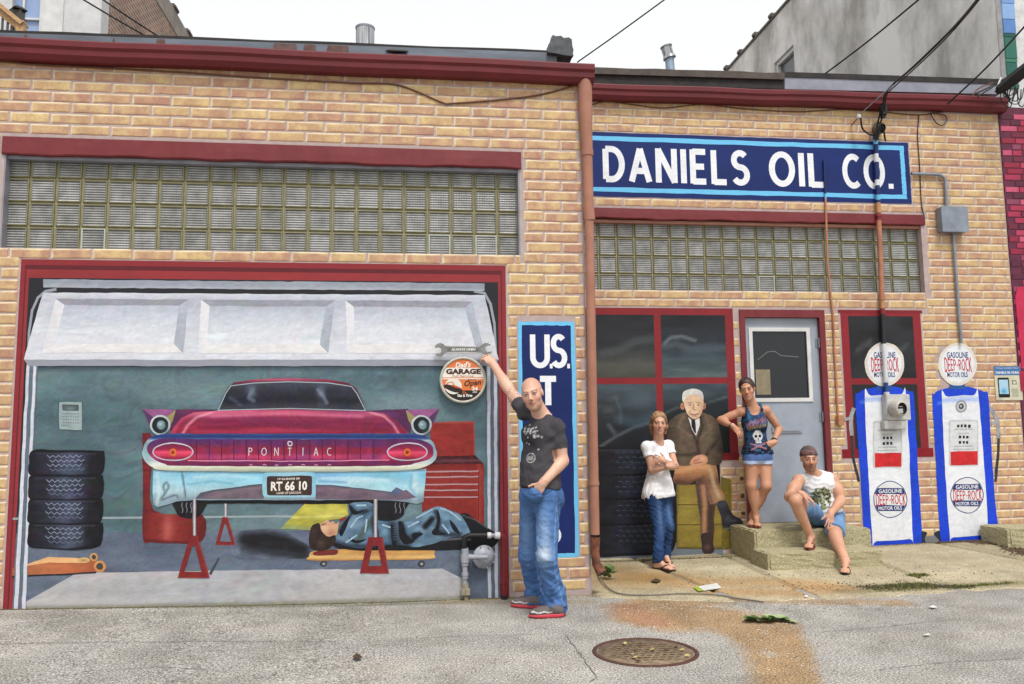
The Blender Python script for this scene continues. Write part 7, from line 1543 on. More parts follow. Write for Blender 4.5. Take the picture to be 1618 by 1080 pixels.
def head_color(V, c, fr, k, base, brow, lip, iris, stubble=None, scalp=None, smile=0.0, fem=False):
    q = (V-c)@fr.T/k; x, f, z = q[:, 0], q[:, 1], q[:, 2]; col_ = np.empty((len(V), 3)); col_[:] = base
    def mix(w_, cc): w2 = np.clip(w_, 0, 1)[:, None]; col_[:] = col_*(1-w2)+np.array(cc, float)*w2
    hd = (z > -.13) & (np.abs(x) < .1) & (f > -.15)
    if scalp is not None: mix(hd*np.clip((z-.045+.2*(.02-f))/.03, 0, 1)*scalp[1], scalp[0])
    fr_ = (f > .02) & hd; base = np.array(base, float)
    for sx in (-1, 1): mix(fr_*.40*np.exp(-(((x-sx*.042)/.02)**2+((z+.030)/.018)**2)), base*np.array([1.0, .74, .70]))
    mix(fr_*.35*np.exp(-((x/.014)**2+((z+.03)/.014)**2)), base*np.array([1.0, .76, .72]))
    if stubble is not None: mix(fr_*stubble[1]*np.clip((-.030-z-.25*np.abs(np.abs(x)-.02))/.02, 0, 1)*(z > -.14), stubble[0]); mix(hd*stubble[1]*.7*np.exp(-(((np.abs(x)-.06)/.012)**2+((z+.04)/.03)**2))*(f > -.02), stubble[0])
    for sx in (-1, 1):
        mix(fr_*.32*np.exp(-(((x-sx*.031)/.018)**4+((z-.009)/.010)**2)), base*np.array([.70, .56, .50]))
        bx_ = (x-sx*.032)*sx; mix(fr_*.92*(np.abs(bx_) < .021)*np.exp(-((z-.0265-.10*bx_+6*bx_**2)/(.0052 if not fem else .0036))**2), brow)
        ey = ((x-sx*.031)/.0128)**2+((z-.004)/(.0062-.0015*smile))**2; mix(fr_*np.clip((1.15-ey)/.35, 0, 1), (196, 186, 178))
        ir = ((x-sx*.031)**2+(z-.0045)**2)/.0054**2; mix(fr_*np.clip((1.25-ir)/.4, 0, 1)*(ey < 1.2), iris)
        mix(fr_*.85*(np.abs(x-sx*.031) < .0145)*np.exp(-((z-.0112+22*(x-sx*.031)**2)/.0022)**2), (46, 32, 28))
        mix(fr_*.5*np.exp(-(((x-sx*.0085)/.004)**2+((z+.037)/.003)**2)), base*.4)
    lw = .022+.004*smile
    mix(fr_*.80*np.clip(1.2-((x/lw)**2+((z+.0612-smile*14*x*x)/.0105)**2), 0, 1), lip)
    if smile > .5: mix(fr_*np.clip(1.15-((x/.0165)**2+((z+.0612-smile*14*x*x)/.0036)**2), 0, 1), (232, 226, 220))
    else: mix(fr_*.8*(np.abs(x) < lw)*np.exp(-((z+.0612-smile*14*x*x)/.0022)**2), np.array(lip)*.55)
    for sx in (-1, 1): mix(fr_*.35*smile*np.exp(-((np.hypot(x-sx*.012, z+.045)-.026)/.003)**2)*(x*sx > .02), base*.62)
    return col_
def hand_prims(s, W, d, n, thumb, k=1.0, curl=.5, spread=.1, tk=.3):
    """W wrist, d finger direction, n palm-facing direction, thumb: side vector"""
    d = nrm_(d); n = nrm_(np.array(n)-d*np.dot(n, d)); t = np.cross(d, n); t = t if np.dot(t, thumb) > 0 else -t
    W = np.array(W, float)
    s.ell(W+d*.046*k, np.stack([t, n, d]), V3(.040, .0155, .050)*k, .012); s.cone(W-d*.03*k, W+d*.03*k, .027*k, .028*k, .02)
    s.ell(W+d*.034*k+t*.024*k+n*.010*k, np.stack([t, n, d]), V3(.018, .014, .028)*k, .01)
    for i, (o, L) in enumerate(((.031, .070), (.0105, .080), (-.0105, .074), (-.031, .058))):
        p = W+d*(.088-abs(o)*.25)*k+t*o*k; a = curl*.5*(1+.12*i); dd = d*math.cos(a)+n*math.sin(a)+t*spread*o/.03
        r = .0088*k
        for sg, fr_, da in ((0, .46, curl), (1, .30, curl*.9), (2, .24, curl*.5)):
            dd = nrm_(dd); q = p+dd*L*fr_*k; s.cone(p, q, r, r*.9, .0035); p = q; r *= .9; a += da; dd = d*math.cos(a)+n*math.sin(a)+t*spread*o/.03
    p = W+d*.026*k+t*.032*k+n*.004*k; dd = nrm_(t*.75+d*.7+n*tk); q = p+dd*.040*k; s.cone(W+d*.02*k+t*.012*k, p, .017*k, .0135*k, .012); s.cone(p, q, .0125*k, .0105*k, .006); dd = nrm_(dd+d*.5+n*tk); s.cone(q, q+dd*.030*k, .0102*k, .0085*k, .004)
def foot_prims(s, A, heel, toe, k=1.0):
    """bare foot from ankle A; heel and toe on the ground"""
    heel = np.array(heel, float); toe = np.array(toe, float); f = nrm_(toe-heel); up = V3(0, 0, 1); sd = np.cross(f, up); L = np.linalg.norm(toe-heel)
    hc = heel+f*.030*k+up*.028*k; ball = heel+f*(L*.70)+up*.020*k
    s.cone(A, hc+up*.012, .034*k, .030*k, .02); s.cone(A+f*.01, heel+f*L*.5+up*.036*k, .033*k, .026*k, .025); s.ell(hc, np.stack([sd, f, up]), V3(.030, .036, .027)*k, .015); s.ell(ball, np.stack([sd, f, up]), V3(.043, .055, .019)*k, .02); s.cone(hc, ball, .026*k, .020*k, .02); s.cone(heel+f*L*.5+up*.034*k, ball, .024*k, .018*k, .02)
    for i, o in enumerate((-.030, -.013, .003, .017, .030)):
        rr = .0125 if i == 0 else .0085; b0 = ball+f*.030*k+sd*o*k-up*.006; s.cone(b0, b0+f*(L*.30-.030-abs(i-1)*.006-.008)*k-up*.004, rr*k, rr*.85*k, .004)
    return f, sd
def arm(s, a, b, c, r=(.050, .042, .043, .029), k=.02, mus=1.0):
    s.cone(a, b, r[0], r[1], k); s.cone(b, c, r[2], r[3], k); m_ = a+(b-a)*.5; s.ell(b+(c-b)*.22, np.stack([nrm_(c-b), nrm_(np.cross(c-b, [.3, .5, .8])), nrm_(np.cross(c-b, np.cross(c-b, [.3, .5, .8])))]), V3(.075, .045*mus, .043*mus), .02)
    ax = nrm_(b-a); p = nrm_(np.cross(ax, [.3, .5, .8])); s.ell(m_, np.stack([ax, p, np.cross(ax, p)]), V3(.095, .050*mus*r[0]/.05, .050*mus*r[0]/.05), .02)
def leg(s, a, b, c, r=(.085, .058, .056, .036), k=.03):
    s.cone(a, b, r[0], r[1], k); s.cone(b, c, r[2], r[3], k)
def torso(s, pel, neck, lat, F_, fem, k=1.0, infl=0.0):
    up = nrm_(neck-pel); f = nrm_(np.array(F_)-up*np.dot(F_, up)); l = np.cross(f, up); fr = np.stack([l, f, up]); L = np.linalg.norm(neck-pel)
    at_ = lambda t, ff=0, x=0: pel+up*L*t+f*ff*k+l*x*k
    if fem:
        s.ell(at_(.70, -.01), fr, V3(.124, .092, .155)*k+infl, .05); s.ell(at_(.36), fr, V3(.106, .082, .14)*k+infl, .06); s.ell(at_(-.02, -.012), fr, V3(.160, .112, .12)*k+infl, .06)
        for x in (-.058, .058): s.ell(at_(.60, .078, x), fr, V3(.056, .052, .056)*k+infl*.6, .03); s.ell(at_(-.10, -.07, x*1.2), fr, V3(.075, .075, .08)*k+infl, .04)
    else:
        s.ell(at_(.68, -.008), fr, V3(.160, .118, .19)*k+infl, .06); s.ell(at_(.34), fr, V3(.142, .112, .16)*k+infl, .06); s.ell(at_(.0, -.008), fr, V3(.156, .118, .12)*k+infl, .06)
        for x in (-.075, .075): s.ell(at_(.74, .066, x), fr, V3(.082, .042, .065)*k+infl*.6, .05); s.ell(at_(.70, -.075, x*1.1), fr, V3(.075, .05, .10)*k+infl*.6, .04)
    return fr, at_
def shoulders(s, J, fem, k=1.0, infl=0.0):
    r = (.050 if fem else .062)*k+infl
    for a in ('sr', 'sl'): s.ell(J[a], np.eye(3), V3(r, r, r), .035); s.cone(J['neck']+V3(0, 0, -.025), J[a]+V3(0, 0, .004), (.046 if fem else .056)*k+infl, (.036 if fem else .046)*k+infl, .04)
def wrinkle(amp, f1, seed, an=(1, 1, .8)):
    """cloth folds: sharp-crested waves, some long and soft"""
    r = np.random.default_rng(seed); W = r.normal(size=(6, 3))*f1*np.array(an)*.55; ph = r.random(6)*6.28; am = [1, .9, .7, .6, .5, .4]
    def fn(x, y, z):
        o = 0
        for w_, p, a in zip(W, ph, am): o = o+a*(np.abs(np.sin(x*w_[0]+y*w_[1]+z*w_[2]+p+.9*np.sin(z*w_[1]*.5+x*w_[2]*.6+p)))-.62)
        return amp*o/1.1
    return fn
def body_mesh(name, s, parent, colfn, vox, fine):
    """one skin: coarse grid with finer boxes (head, hands); quads chosen by box"""
    V, Fq = mesh_sdf(s, vox); cen = V[Fq].mean(1); keep = np.ones(len(Fq), bool); parts = []
    for lo, hi, vx in fine:
        ins = np.all((cen > lo) & (cen < hi), 1); keep &= ~ins
        A, B = mesh_sdf(s, vx, box=(lo-vox*1.3, hi+vox*1.3)); parts.append((A, B))
    Fq = Fq[keep]; VV = [V]; FF = [Fq]; n = len(V)
    for A, B in parts: VV.append(A); FF.append(B+n); n += len(A)
    V = np.concatenate(VV); Fq = np.concatenate(FF); u, inv = np.unique(Fq, return_inverse=True); V = V[u]; Fq = inv.reshape(-1, 4)
    return np_link(name, V, Fq, colfn(V), SKINM, parent)
def bx_(c, r): c = np.array(c, float); r = np.array(r, float)*np.ones(3); return c-r, c+r
def skin_tone(V, base, seed=1):
    nv = vnoise(V[:, 0]*14+V[:, 1]*9, V[:, 2]*12, seed)[:, None]; return np.array(base, float)*(1+.10*(nv-.5))
def shade_noise(V, base, am=.10, f=16, seed=3):
    nv = vnoise(V[:, 0]*f+V[:, 1]*f*.7, V[:, 2]*f*.8, seed)[:, None]; return np.array(base, float)*(1+am*(2*nv-1))
def blend(c, w_, cc): w_ = np.clip(w_, 0, 1)[:, None]; return c*(1-w_)+np.array(cc, float)*w_

def sandal(parent, A, heel, toe, k, solec, strapc):
    """flip-flop: sole, toe strap"""
    f = nrm_(toe-heel); sd = np.cross(f, V3(0, 0, 1)); L = np.linalg.norm(toe-heel); n_ = 14; g = G(); top = []; bot = []
    for i in range(n_+1):
        t = i/n_; w_ = (.030+.016*math.sin(math.pi*min(1, t*.9+.1))**.7*(.6+.5*t))*k*math.sqrt(max(.05, 1-(2*abs(t-.5))**6))
        p = heel-f*.012+f*(L+.026)*t
        for sg in (-1, 1): top.append(p+sd*sg*w_+V3(0, 0, .004)); bot.append(p+sd*sg*w_+V3(0, 0, -.014))
    g.add([tuple(v) for v in top]+[tuple(v) for v in bot], [(2*i, 2*i+1, 2*i+3, 2*i+2) for i in range(n_)]+[(2*(n_+1)+2*i+2, 2*(n_+1)+2*i+3, 2*(n_+1)+2*i+1, 2*(n_+1)+2*i) for i in range(n_)]+[(2*i, 2*i+2, 2*(n_+1)+2*i+2, 2*(n_+1)+2*i) for i in range(n_)]+[(2*i+3, 2*i+1, 2*(n_+1)+2*i+1, 2*(n_+1)+2*i+3) for i in range(n_)])
    so_ = g.build('sandal', solec, parent); so_.data.polygons.foreach_set('use_smooth', [False]*len(so_.data.polygons))
    tip = heel+f*L*.80+V3(0, 0, .030)*k-sd*.012*k; g = G()
    for sg in (-1, 1): g.tube([tip, heel+f*L*.62+sd*sg*.026*k+V3(0, 0, .048)*k, heel+f*L*.45+sd*sg*.042*k+V3(0, 0, .012)*k], [.006, .0065, .006], 6)
    g.build('sandal_strap', strapc, so_); return so_
# ------------------------------------------------------------------ man with raised arm
def man_standing():
    root = empty('person', (1.0, -.55, 0)); tag(root, 'standing person in charcoal shirt and blue jeans, one arm raised to the round sign', 'person', 'people posing at the mural')
    SK = (222, 176, 152); F_ = nrm_([-.72, -.69, 0])
    J = dict(pel=px3(853, 776, -.64), neck=px3(858, 655, -.60), sr=px3(829, 652, -.49), sl=px3(880, 674, -.71), er=px3(802, 611, -.30), wr=px3(779, 575, -.155), el=px3(889, 728, -.72), wl=px3(857, 764, -.83),
             hr=px3(841, 788, -.56), hl=px3(866, 788, -.70), kr=px3(835, 878, -.50), kl=px3(864, 884, -.80))
    J['ar'] = gpt(848, 958)+V3(.0, 0, .09); J['al'] = gpt(879, 972)+V3(0, 0, .09)
    hc = px3(841, 622.5, -.67); hf = frame([-.30, -.94, -.16], [-.20, -.04, .97])
    s = Sdf(); torso(s, J['pel'], J['neck'], None, F_, False, .92); shoulders(s, J, False, .80)
    head_prims(s, hc, hf, 1.07); s.cone(hc-hf[2]*.065-hf[1]*.012, J['neck']+V3(0, 0, -.02), .058, .064, .03)
    arm(s, J['sr'], J['er'], J['wr'], (.050, .043, .045, .030), mus=1.0); arm(s, J['sl'], J['el'], J['wl'], (.050, .044, .046, .031), mus=1.0)
    tgt = px3(770.5, 561, -.115); hd = nrm_(tgt-J['wr']); hand_prims(s, J['wr'], hd+V3(-.25, .1, .0), [-.3, .9, -.2], [.35, -.1, .9], 1.0, .85, .15, .5)
    hd2 = nrm_([-.40, .16, -.62]); hand_prims(s, J['wl'], hd2, [.55, .75, -.1], [-.8, -.35, .5], 1.0, .25, .05, -.1)
    leg(s, J['hr'], J['kr'], J['ar']); leg(s, J['hl'], J['kl'], J['al'])
    def cf(V):
        c = skin_tone(V, SK); hdm = (np.linalg.norm((V-hc)/1.0, axis=1) < .165) & (V[:, 2] > J['neck'][2]-.06)
        c2 = head_color(V, hc, hf, 1.07, SK, (150, 112, 86), (190, 110, 100), (86, 100, 116), ((176, 136, 112), .45), ((196, 146, 122), .6), smile=.35); c[hdm] = c2[hdm]
        # inked pattern on the inner upper arm
        a, b = J['sr'], J['er']; t = ((V-a)@(b-a))/((b-a)@(b-a)); dist = np.linalg.norm(V-a-np.clip(t, 0, 1)[:, None]*(b-a), axis=1); on = (dist < .075) & (t > .36) & (t < .86)
        q = np.sin(V[:, 0]*170+3*np.sin(V[:, 2]*90))*np.sin(V[:, 2]*150+2*np.sin(V[:, 0]*110)); c = blend(c, on*(np.abs(q) < .25)*.55, (96, 84, 88)); return c
    body_mesh('body', s, root, cf, .0075, [(*bx_(hc, .155), .003), (*bx_(J['wr']+hd*.09, .11), .003), (*bx_(J['wl']+hd2*.07, .10), .003)])
    # shirt
    s = Sdf(); fr, at_ = torso(s, J['pel'], J['neck'], None, F_, False, .93, .012); shoulders(s, J, False, .82, .004)
    for a, b, t in (('sr', 'er', .46), ('sl', 'el', .66)):
        d = J[b]-J[a]; s.cone(J[a], J[a]+d*t, .054, .060, .03); 
    s.ell(at_(.06, .0), fr, V3(.160, .130, .16), .06); s.ell(at_(.32, .012), fr, V3(.156, .126, .24), .06)
    s.ell(J['neck']+V3(-.012, -.014, .045), np.eye(3), V3(.074, .074, .075), .006, True)
    s.cut(J['pel']+V3(0, 0, .030), [-.10, 0, -1])
    for a, b, t in (('sr', 'er', .44), ('sl', 'el', .63)):
        d = J[b]-J[a]; e = J[a]+d*t; u = nrm_(d); s.cone(e+u*.012, e+u*.16, .010, .13, .002, True) if False else None
    W1 = wrinkle(.0040, 40, 4, (1, 1, 1)); ucut = []
    for a, b, t in (('sr', 'er', .42), ('sl', 'el', .64)): d = J[b]-J[a]; ucut.append((J[a]+d*t, nrm_(d), J[a]))
    def dsp(x, y, z):
        o = W1(x, y, z)
        for e, u, a in ucut:
            tt = (x-e[0])*u[0]+(y-e[1])*u[1]+(z-e[2])*u[2]; rr = (x-e[0]-tt*u[0])**2+(y-e[1]-tt*u[1])**2+(z-e[2]-tt*u[2])**2; o = o+np.where((tt > 0) & (rr < .085**2) & (tt < .14), .06+tt*2, 0)
        return o
    V, Fq = mesh_sdf(s, .0065, 0, dsp); c = shade_noise(V, (74, 72, 76), .07, 18, 4)
    fr0 = fr; q = (V-J['pel'])@fr0.T; lx, lz = -q[:, 0], q[:, 2]; front = q[:, 1] > .03   # lx: to the wearer's left (picture right)
    r = np.random.default_rng(3)
    c = blend(c, front*.85*np.exp(-(((lx+.005)/.085)**2+((lz-.36)/.09)**2)), (40, 38, 42))
    for k in range(34):
        px_, pz_ = r.normal(-.01, .045), .445+r.normal(0, .016)-.0; c = blend(c, front*.9*np.clip(1.4-np.hypot((lx-px_)/(.006+.006*r.random()), (lz-pz_)/(.004+.008*r.random())), 0, 1), (206, 206, 206))
    for px_, pz_ in ((-.06, .36), (-.03, .35), (.06, .31), (-.045, .40)): c = blend(c, front*np.clip(1.4-np.hypot((lx-px_)/.006, (lz-pz_)/.006), 0, 1), (206, 206, 206))
    rr_ = np.hypot(lx-.005, (lz-.245)*1.15); c = blend(c, front*.85*((rr_ > .036) & (rr_ < .043)), (196, 196, 196)); c = blend(c, front*.8*(rr_ < .030)*(np.sin(lx*400)*np.sin(lz*520+lx*300) > -.2)*(np.abs(lz-.245) < .017), (196, 196, 196))
    np_link('shirt', V, Fq, c, CLOTH, root)
    # jeans
    s = Sdf(); s.ell(J['pel']+V3(0, 0, -.015), fr, V3(.166, .132, .13), .05)
    for h, k, a, sg in (('hr', 'kr', 'ar', 0), ('hl', 'kl', 'al', 1)):
        s.cone(J[h], J[k], .098, .074, .04); s.cone(J[k], J[a]+V3(0, 0, .0), .074, .074, .03); s.cone(J[a]+V3(0, 0, .07), J[a]+V3(-.012, 0, -.05), .076, .092, .03); s.ell(J[h]-F_*.06+V3(0, 0, .0), np.eye(3), V3(.09, .09, .1), .04)
    hp = J['wl']+hd2*.105; s.ell(hp, np.stack([np.cross(hd2, F_)/np.linalg.norm(np.cross(hd2, F_)), nrm_(F_-hd2*np.dot(F_, hd2)), hd2]), V3(.062, .050, .055), .03)
    s.cut(J['pel']+V3(0, 0, .075), [0, 0, 1]); s.cut(V3(0, 0, .028), [0, 0, -1])
    W2 = wrinkle(.0045, 46, 9); W4 = wrinkle(.0022, 150, 33, (.5, .5, 1.2)); W3 = wrinkle(.0075, 60, 12, (.6, .6, 1.3))
    V, Fq = mesh_sdf(s, .0055, 0, lambda x, y, z: W2(x, y, z)+W4(x, y, z)+W3(x, y, z)*np.clip((.60-z)/.4, 0, 1))
    c = shade_noise(V, (74, 108, 158), .16, 9, 5); c = c*(1+.10*(2*vnoise(V[:, 0]*30, V[:, 2]*8, 8)-1))[:, None]
    for h, k in (('hl', 'kl'), ('hr', 'kr')):
        mid = J[h]*.35+J[k]*.65; c = blend(c, (.55 if h == 'hl' else .32)*np.exp(-(((V[:, 0]-mid[0]+.03)/.045)**2+((V[:, 2]-mid[2])/.20)**2))*((V-mid)@F_ > -.02), (176, 196, 214))
    kn = J['kl']; c = blend(c, .8*np.exp(-(((V[:, 0]-kn[0]+.03)/.05)**2+((V[:, 2]-kn[2]-.05)/.05)**2))*((V-kn)@F_ > 0), (206, 216, 222)); c = blend(c, .5*np.clip((V[:, 2]-J['pel'][2]-.03)/.03, 0, 1), (60, 88, 134))
    q = (V-J['pel'])@fr.T
    for h, k_, a in (('hl', 'kl', 'al'), ('hr', 'kr', 'ar')):
        for P0, P1 in ((J[h], J[k_]), (J[k_], J[a])):
            d = P1-P0; t = ((V-P0)@d)/(d@d); o_ = V-P0-t[:, None]*d; side = o_@nrm_([.55, -.83, 0]); lat_ = o_@nrm_([.83, .55, 0]); c = blend(c, .45*((t > 0) & (t < 1))*(np.abs(lat_) < .0045)*(side > .02), (150, 168, 190))
    c = blend(c, .5*(np.abs(np.hypot((q[:, 0]+.09)/.07, (q[:, 2]-.055)/.085)-1) < .07)*(q[:, 1] > .02)*(q[:, 2] < .06), (40, 60, 96)); c = blend(c, .5*(np.abs(q[:, 0]) < .004)*(q[:, 1] > .05)*(q[:, 2] > -.12), (44, 66, 104))
    np_link('jeans', V, Fq, c, DENIM, root)
    s = Sdf(); s.ell(J['pel']+V3(0, 0, -.0), fr, V3(.1665, .1325, .15), .01); s.cut(J['pel']+V3(0, 0, .068), [0, 0, 1]); s.cut(J['pel']+V3(0, 0, .028), [0, 0, -1]); V, Fq = mesh_sdf(s, .006); np_link('belt', V, Fq, shade_noise(V, (84, 46, 36), .1), CLOTH, root)
    for A, toe, heel in (('ar', gpt(808, 958), gpt(854, 961)), ('al', gpt(836, 976), gpt(891, 974))):
        f = nrm_(toe-heel); up = V3(0, 0, 1); sd = np.cross(f, up); L = np.linalg.norm(toe-heel); fr_ = np.stack([sd, f, up]); s = Sdf()
        s.cone(heel+f*.045+up*.060, heel+f*L*.62+up*.050, .042, .034, .03); s.ell(heel+f*(L-.085)+up*.038, fr_, V3(.046, .085, .034), .02); s.ell(heel+f*.048+up*.055, fr_, V3(.040, .048, .052), .02); s.cone(J[A]+V3(0, 0, .02), heel+f*.06+up*.07, .045, .045, .02); s.cut(heel+up*.022, [0, 0, -1]); s.cut(heel+up*.125, [0, 0, 1])
        V, Fq = mesh_sdf(s, .005); c = shade_noise(V, (108, 100, 98), .12, 40, 6); q = (V-heel)@fr_.T; zz = q[:, 2]-.040-.010*np.abs(((q[:, 1]*26) % 2)-1); c = blend(c, .9*(np.abs(zz) < .004)*(q[:, 1] > L*.35)*(q[:, 1] < L*.95), (226, 226, 226)); c = blend(c, .6*(np.abs(q[:, 0]) < .018)*(q[:, 1] > L*.40)*(q[:, 1] < L*.7)*(np.sin(q[:, 1]*260) > .2), (70, 66, 66))
        sh = np_link('shoe', V, Fq, c, CLOTH, root)
        s = Sdf(); s.ell(heel+f*(L-.085)+up*.016, fr_, V3(.050, .092, .020), .02); s.ell(heel+f*.048+up*.018, fr_, V3(.043, .055, .024), .02); s.cone(heel+f*.05+up*.016, heel+f*(L-.09)+up*.016, .036, .040, .02); s.cut(heel+up*.030, [0, 0, 1]); s.cut(heel+up*.001, [0, 0, -1]); V, Fq = mesh_sdf(s, .005); np_link('sole', V, Fq, shade_noise(V, (196, 66, 78), .08), RUBB, sh)
man_standing()

def hair_cap(s, hc, hf, k, back=.0, line=.050):
    s.ell(hc+(-hf[1]*.016+hf[2]*.040)*k, hf, V3(.081, .098, .089)*k, .02); s.ell(hc+(hf[1]*.075-hf[2]*.028)*k, hf, V3(.066, .080, .098)*k, .012, True)
    s.ell(hc+(-hf[1]*.075-hf[2]*.02)*k, hf, V3(.062, .045, .06)*k, .03)
def streak(V, hf, hc, c, am=.28):
    q = (V-hc)@hf.T; a = np.arctan2(q[:, 0], q[:, 2]+.02); return c*(1+am*(vnoise(a*22+3, q[:, 1]*14+q[:, 2]*6, 17)*2-1)+.12*np.sin(a*70))[:, None]
def strands(f, amp, hf, hc):
    def fn(x, y, z):
        u = (x-hc[0])*hf[0][0]+(y-hc[1])*hf[0][1]+(z-hc[2])*hf[0][2]; v = (x-hc[0])*hf[2][0]+(y-hc[1])*hf[2][1]+(z-hc[2])*hf[2][2]
        return amp*np.sin(np.arctan2(u, v+.02)*f+6*v)
    return fn

# ------------------------------------------------------------------ woman in white shirt, arms crossed
def woman_white():
    root = empty('person', (2.5, 1.25, 0)); tag(root, 'standing person in white shirt and dark jeans with arms crossed before the painted tyres', 'person', 'people posing at the mural')
    SK = (214, 166, 140); F_ = nrm_([.25, -.96, 0]); k = .90
    J = dict(pel=px3(1041, 778, 1.32), neck=px3(1040, 698, 1.36), sr=px3(1022, 706, 1.28), sl=px3(1056, 704, 1.42), er=px3(1030, 742, 1.22), wr=px3(1058, 737, 1.10), el=px3(1067, 736, 1.33), wl=px3(1051, 729, 1.12), hr=px3(1033, 788, 1.27), hl=px3(1049, 788, 1.37), kr=px3(1042, 838, 1.19), kl=px3(1056, 832, 1.22))
    h1, t1 = gpt(1034, 897, .02), gpt(1066, 901, .02); h2, t2 = gpt(1050, 889, .02), gpt(1060, 898, .02)+V3(.02, 0, 0); J['ar'] = h1+nrm_(t1-h1)*.045+V3(0, 0, .075); J['al'] = h2+nrm_(t2-h2)*.045+V3(0, 0, .08)
    hc = px3(1041, 669, 1.30); hf = frame([-.16, -.98, -.05], [.05, .0, 1]); hk = 1.03
    s = Sdf(); fr, at_ = torso(s, J['pel'], J['neck'], None, F_, True, k); shoulders(s, J, True, k); head_prims(s, hc, hf, hk, True); s.cone(hc-hf[2]*.06-hf[1]*.012, J['neck']+V3(0, 0, -.02), .049, .054, .03)
    R_ = (.040, .034, .034, .024); arm(s, J['sr'], J['er'], J['wr'], R_, mus=.82); arm(s, J['sl'], J['el'], J['wl'], R_, mus=.82)
    hand_prims(s, J['wr'], [.85, .35, -.05], [-.2, .9, .1], [0, -.2, 1], .86, .45, .05, .2); hand_prims(s, J['wl'], [-.75, .0, .30], [.2, .95, -.1], [.3, -.2, .9], .86, .5, .1, .2)
    leg(s, J['hr'], J['kr'], J['ar'], (.075, .05, .05, .033)); leg(s, J['hl'], J['kl'], J['al'], (.075, .05, .05, .033)); foot_prims(s, J['ar'], h1, t1, .9); foot_prims(s, J['al'], h2, t2, .9)
    def cf(V):
        c = skin_tone(V, SK); m_ = (np.linalg.norm(V-hc, axis=1) < .15) & (V[:, 2] > J['neck'][2]-.05); c2 = head_color(V, hc, hf, hk, SK, (120, 84, 60), (196, 96, 92), (70, 60, 50), smile=.8, fem=True); c[m_] = c2[m_]; return c
    body_mesh('body', s, root, cf, .0075, [(*bx_(hc, .145), .003), (*bx_(J['wr']+V3(.05, 0, 0), .085), .0032), (*bx_(J['wl']+V3(-.05, 0, .02), .085), .0032)])
    s = Sdf(); hair_cap(s, hc, hf, hk); bk = hc-hf[1]*.085-hf[2]*.03; s.path([bk, bk-hf[1]*.03-hf[2]*.07-hf[0]*-.02, bk-hf[1]*.01-hf[2]*.16+hf[0]*.03], [.045, .036, .02], .03)
    for sx in (-1, 1): s.path([hc+hf[0]*sx*.070+hf[2]*.03, hc+hf[0]*sx*.080-hf[2]*.03-hf[1]*.02, hc+hf[0]*sx*.072-hf[2]*.10-hf[1]*.035], [.014, .016, .010], .02)
    V, Fq = mesh_sdf(s, .004, 0, strands(70, .0014, hf, hc)); c = shade_noise(V, (150, 112, 78), .22, 46, 7); q = (V-hc)@hf.T; c = blend(c, .5*np.clip((q[:, 2]-.06)/.05, 0, 1), (186, 150, 108)); np_link('hair', V, Fq, streak(V, hf, hc, c), HAIRM, root)
    # shirt
    s = Sdf(); torso(s, J['pel'], J['neck'], None, F_, True, k, .013); shoulders(s, J, True, k, .010); s.ell(at_(.10, .0), fr, V3(.150, .118, .20), .06); s.ell(at_(-.08, .0), fr, V3(.160, .125, .13), .05)
    for a, b, t in (('sr', 'er', .5), ('sl', 'el', .5)): s.cone(J[a], J[a]+(J[b]-J[a])*t, .050, .054, .03)
    s.ell(J['neck']+F_*.050+V3(0, 0, .038), np.eye(3), V3(.062, .062, .085), .008, True); s.cut(J['pel']+V3(0, 0, -.045), [.1, 0, -1]); W1 = wrinkle(.0048, 60, 14); cuts = [(J[a]+(J[b]-J[a])*t, nrm_(J[b]-J[a])) for a, b, t in (('sr', 'er', .42), ('sl', 'el', .42))]
    def dsp(x, y, z):
        o = W1(x, y, z)*np.clip((J['neck'][2]-.05-z)/.08, .15, 1)
        for e, u in cuts: tt = (x-e[0])*u[0]+(y-e[1])*u[1]+(z-e[2])*u[2]; rr = (x-e[0]-tt*u[0])**2+(y-e[1]-tt*u[1])**2+(z-e[2]-tt*u[2])**2; o = o+np.where((tt > 0) & (rr < .075**2) & (tt < .12), .05, 0)
        return o
    V, Fq = mesh_sdf(s, .006, 0, dsp); c = shade_noise(V, (236, 236, 238), .03, 18, 4); q = (V-J['pel'])@fr.T; lx, lz = -q[:, 0], q[:, 2]; on = (q[:, 1] > .04)*(np.abs(lz-.245) < .022)*(lx > -.03)*(lx < .09); c = blend(c, on*.8*(np.sin(lx*210+2*np.sin(lz*160))*np.sin(lz*230+lx*60) > .25), (70, 70, 78)); np_link('shirt', V, Fq, c, CLOTH, root)
    s = Sdf(); s.ell(J['pel']+V3(0, 0, -.02), fr, V3(.150, .115, .12), .05)
    for h, kk, a in (('hr', 'kr', 'ar'), ('hl', 'kl', 'al')): s.cone(J[h], J[kk], .086, .058, .04); s.cone(J[kk], J[a]+V3(0, 0, .02), .057, .048, .03); s.cone(J[a]+V3(0, 0, .10), J[a]+V3(0, 0, -.01), .046, .056, .02)
    s.cut(J['pel']+V3(0, 0, .05), [0, 0, 1]); s.cut(V3(0, 0, .075), [0, 0, -1]); W2 = wrinkle(.0045, 70, 19, (.7,.7,1.2)); V, Fq = mesh_sdf(s, .006, 0, W2); c = shade_noise(V, (40, 64, 104), .16, 10, 5)
    for h, kk in (('hr', 'kr'), ('hl', 'kl')): mid = J[h]*.45+J[kk]*.55; c = blend(c, .6*np.exp(-(((V[:, 0]-mid[0]-.01)/.03)**2+((V[:, 2]-mid[2])/.16)**2)), (104, 132, 172))
    np_link('jeans', V, Fq, c, DENIM, root)
    SO = mat('sandal_dark', col(58, 40, 38), col(44, 30, 30), .6); sandal(root, None, h1, t1, .9, SO, SO); sandal(root, None, h2, t2, .9, SO, SO)
woman_white()

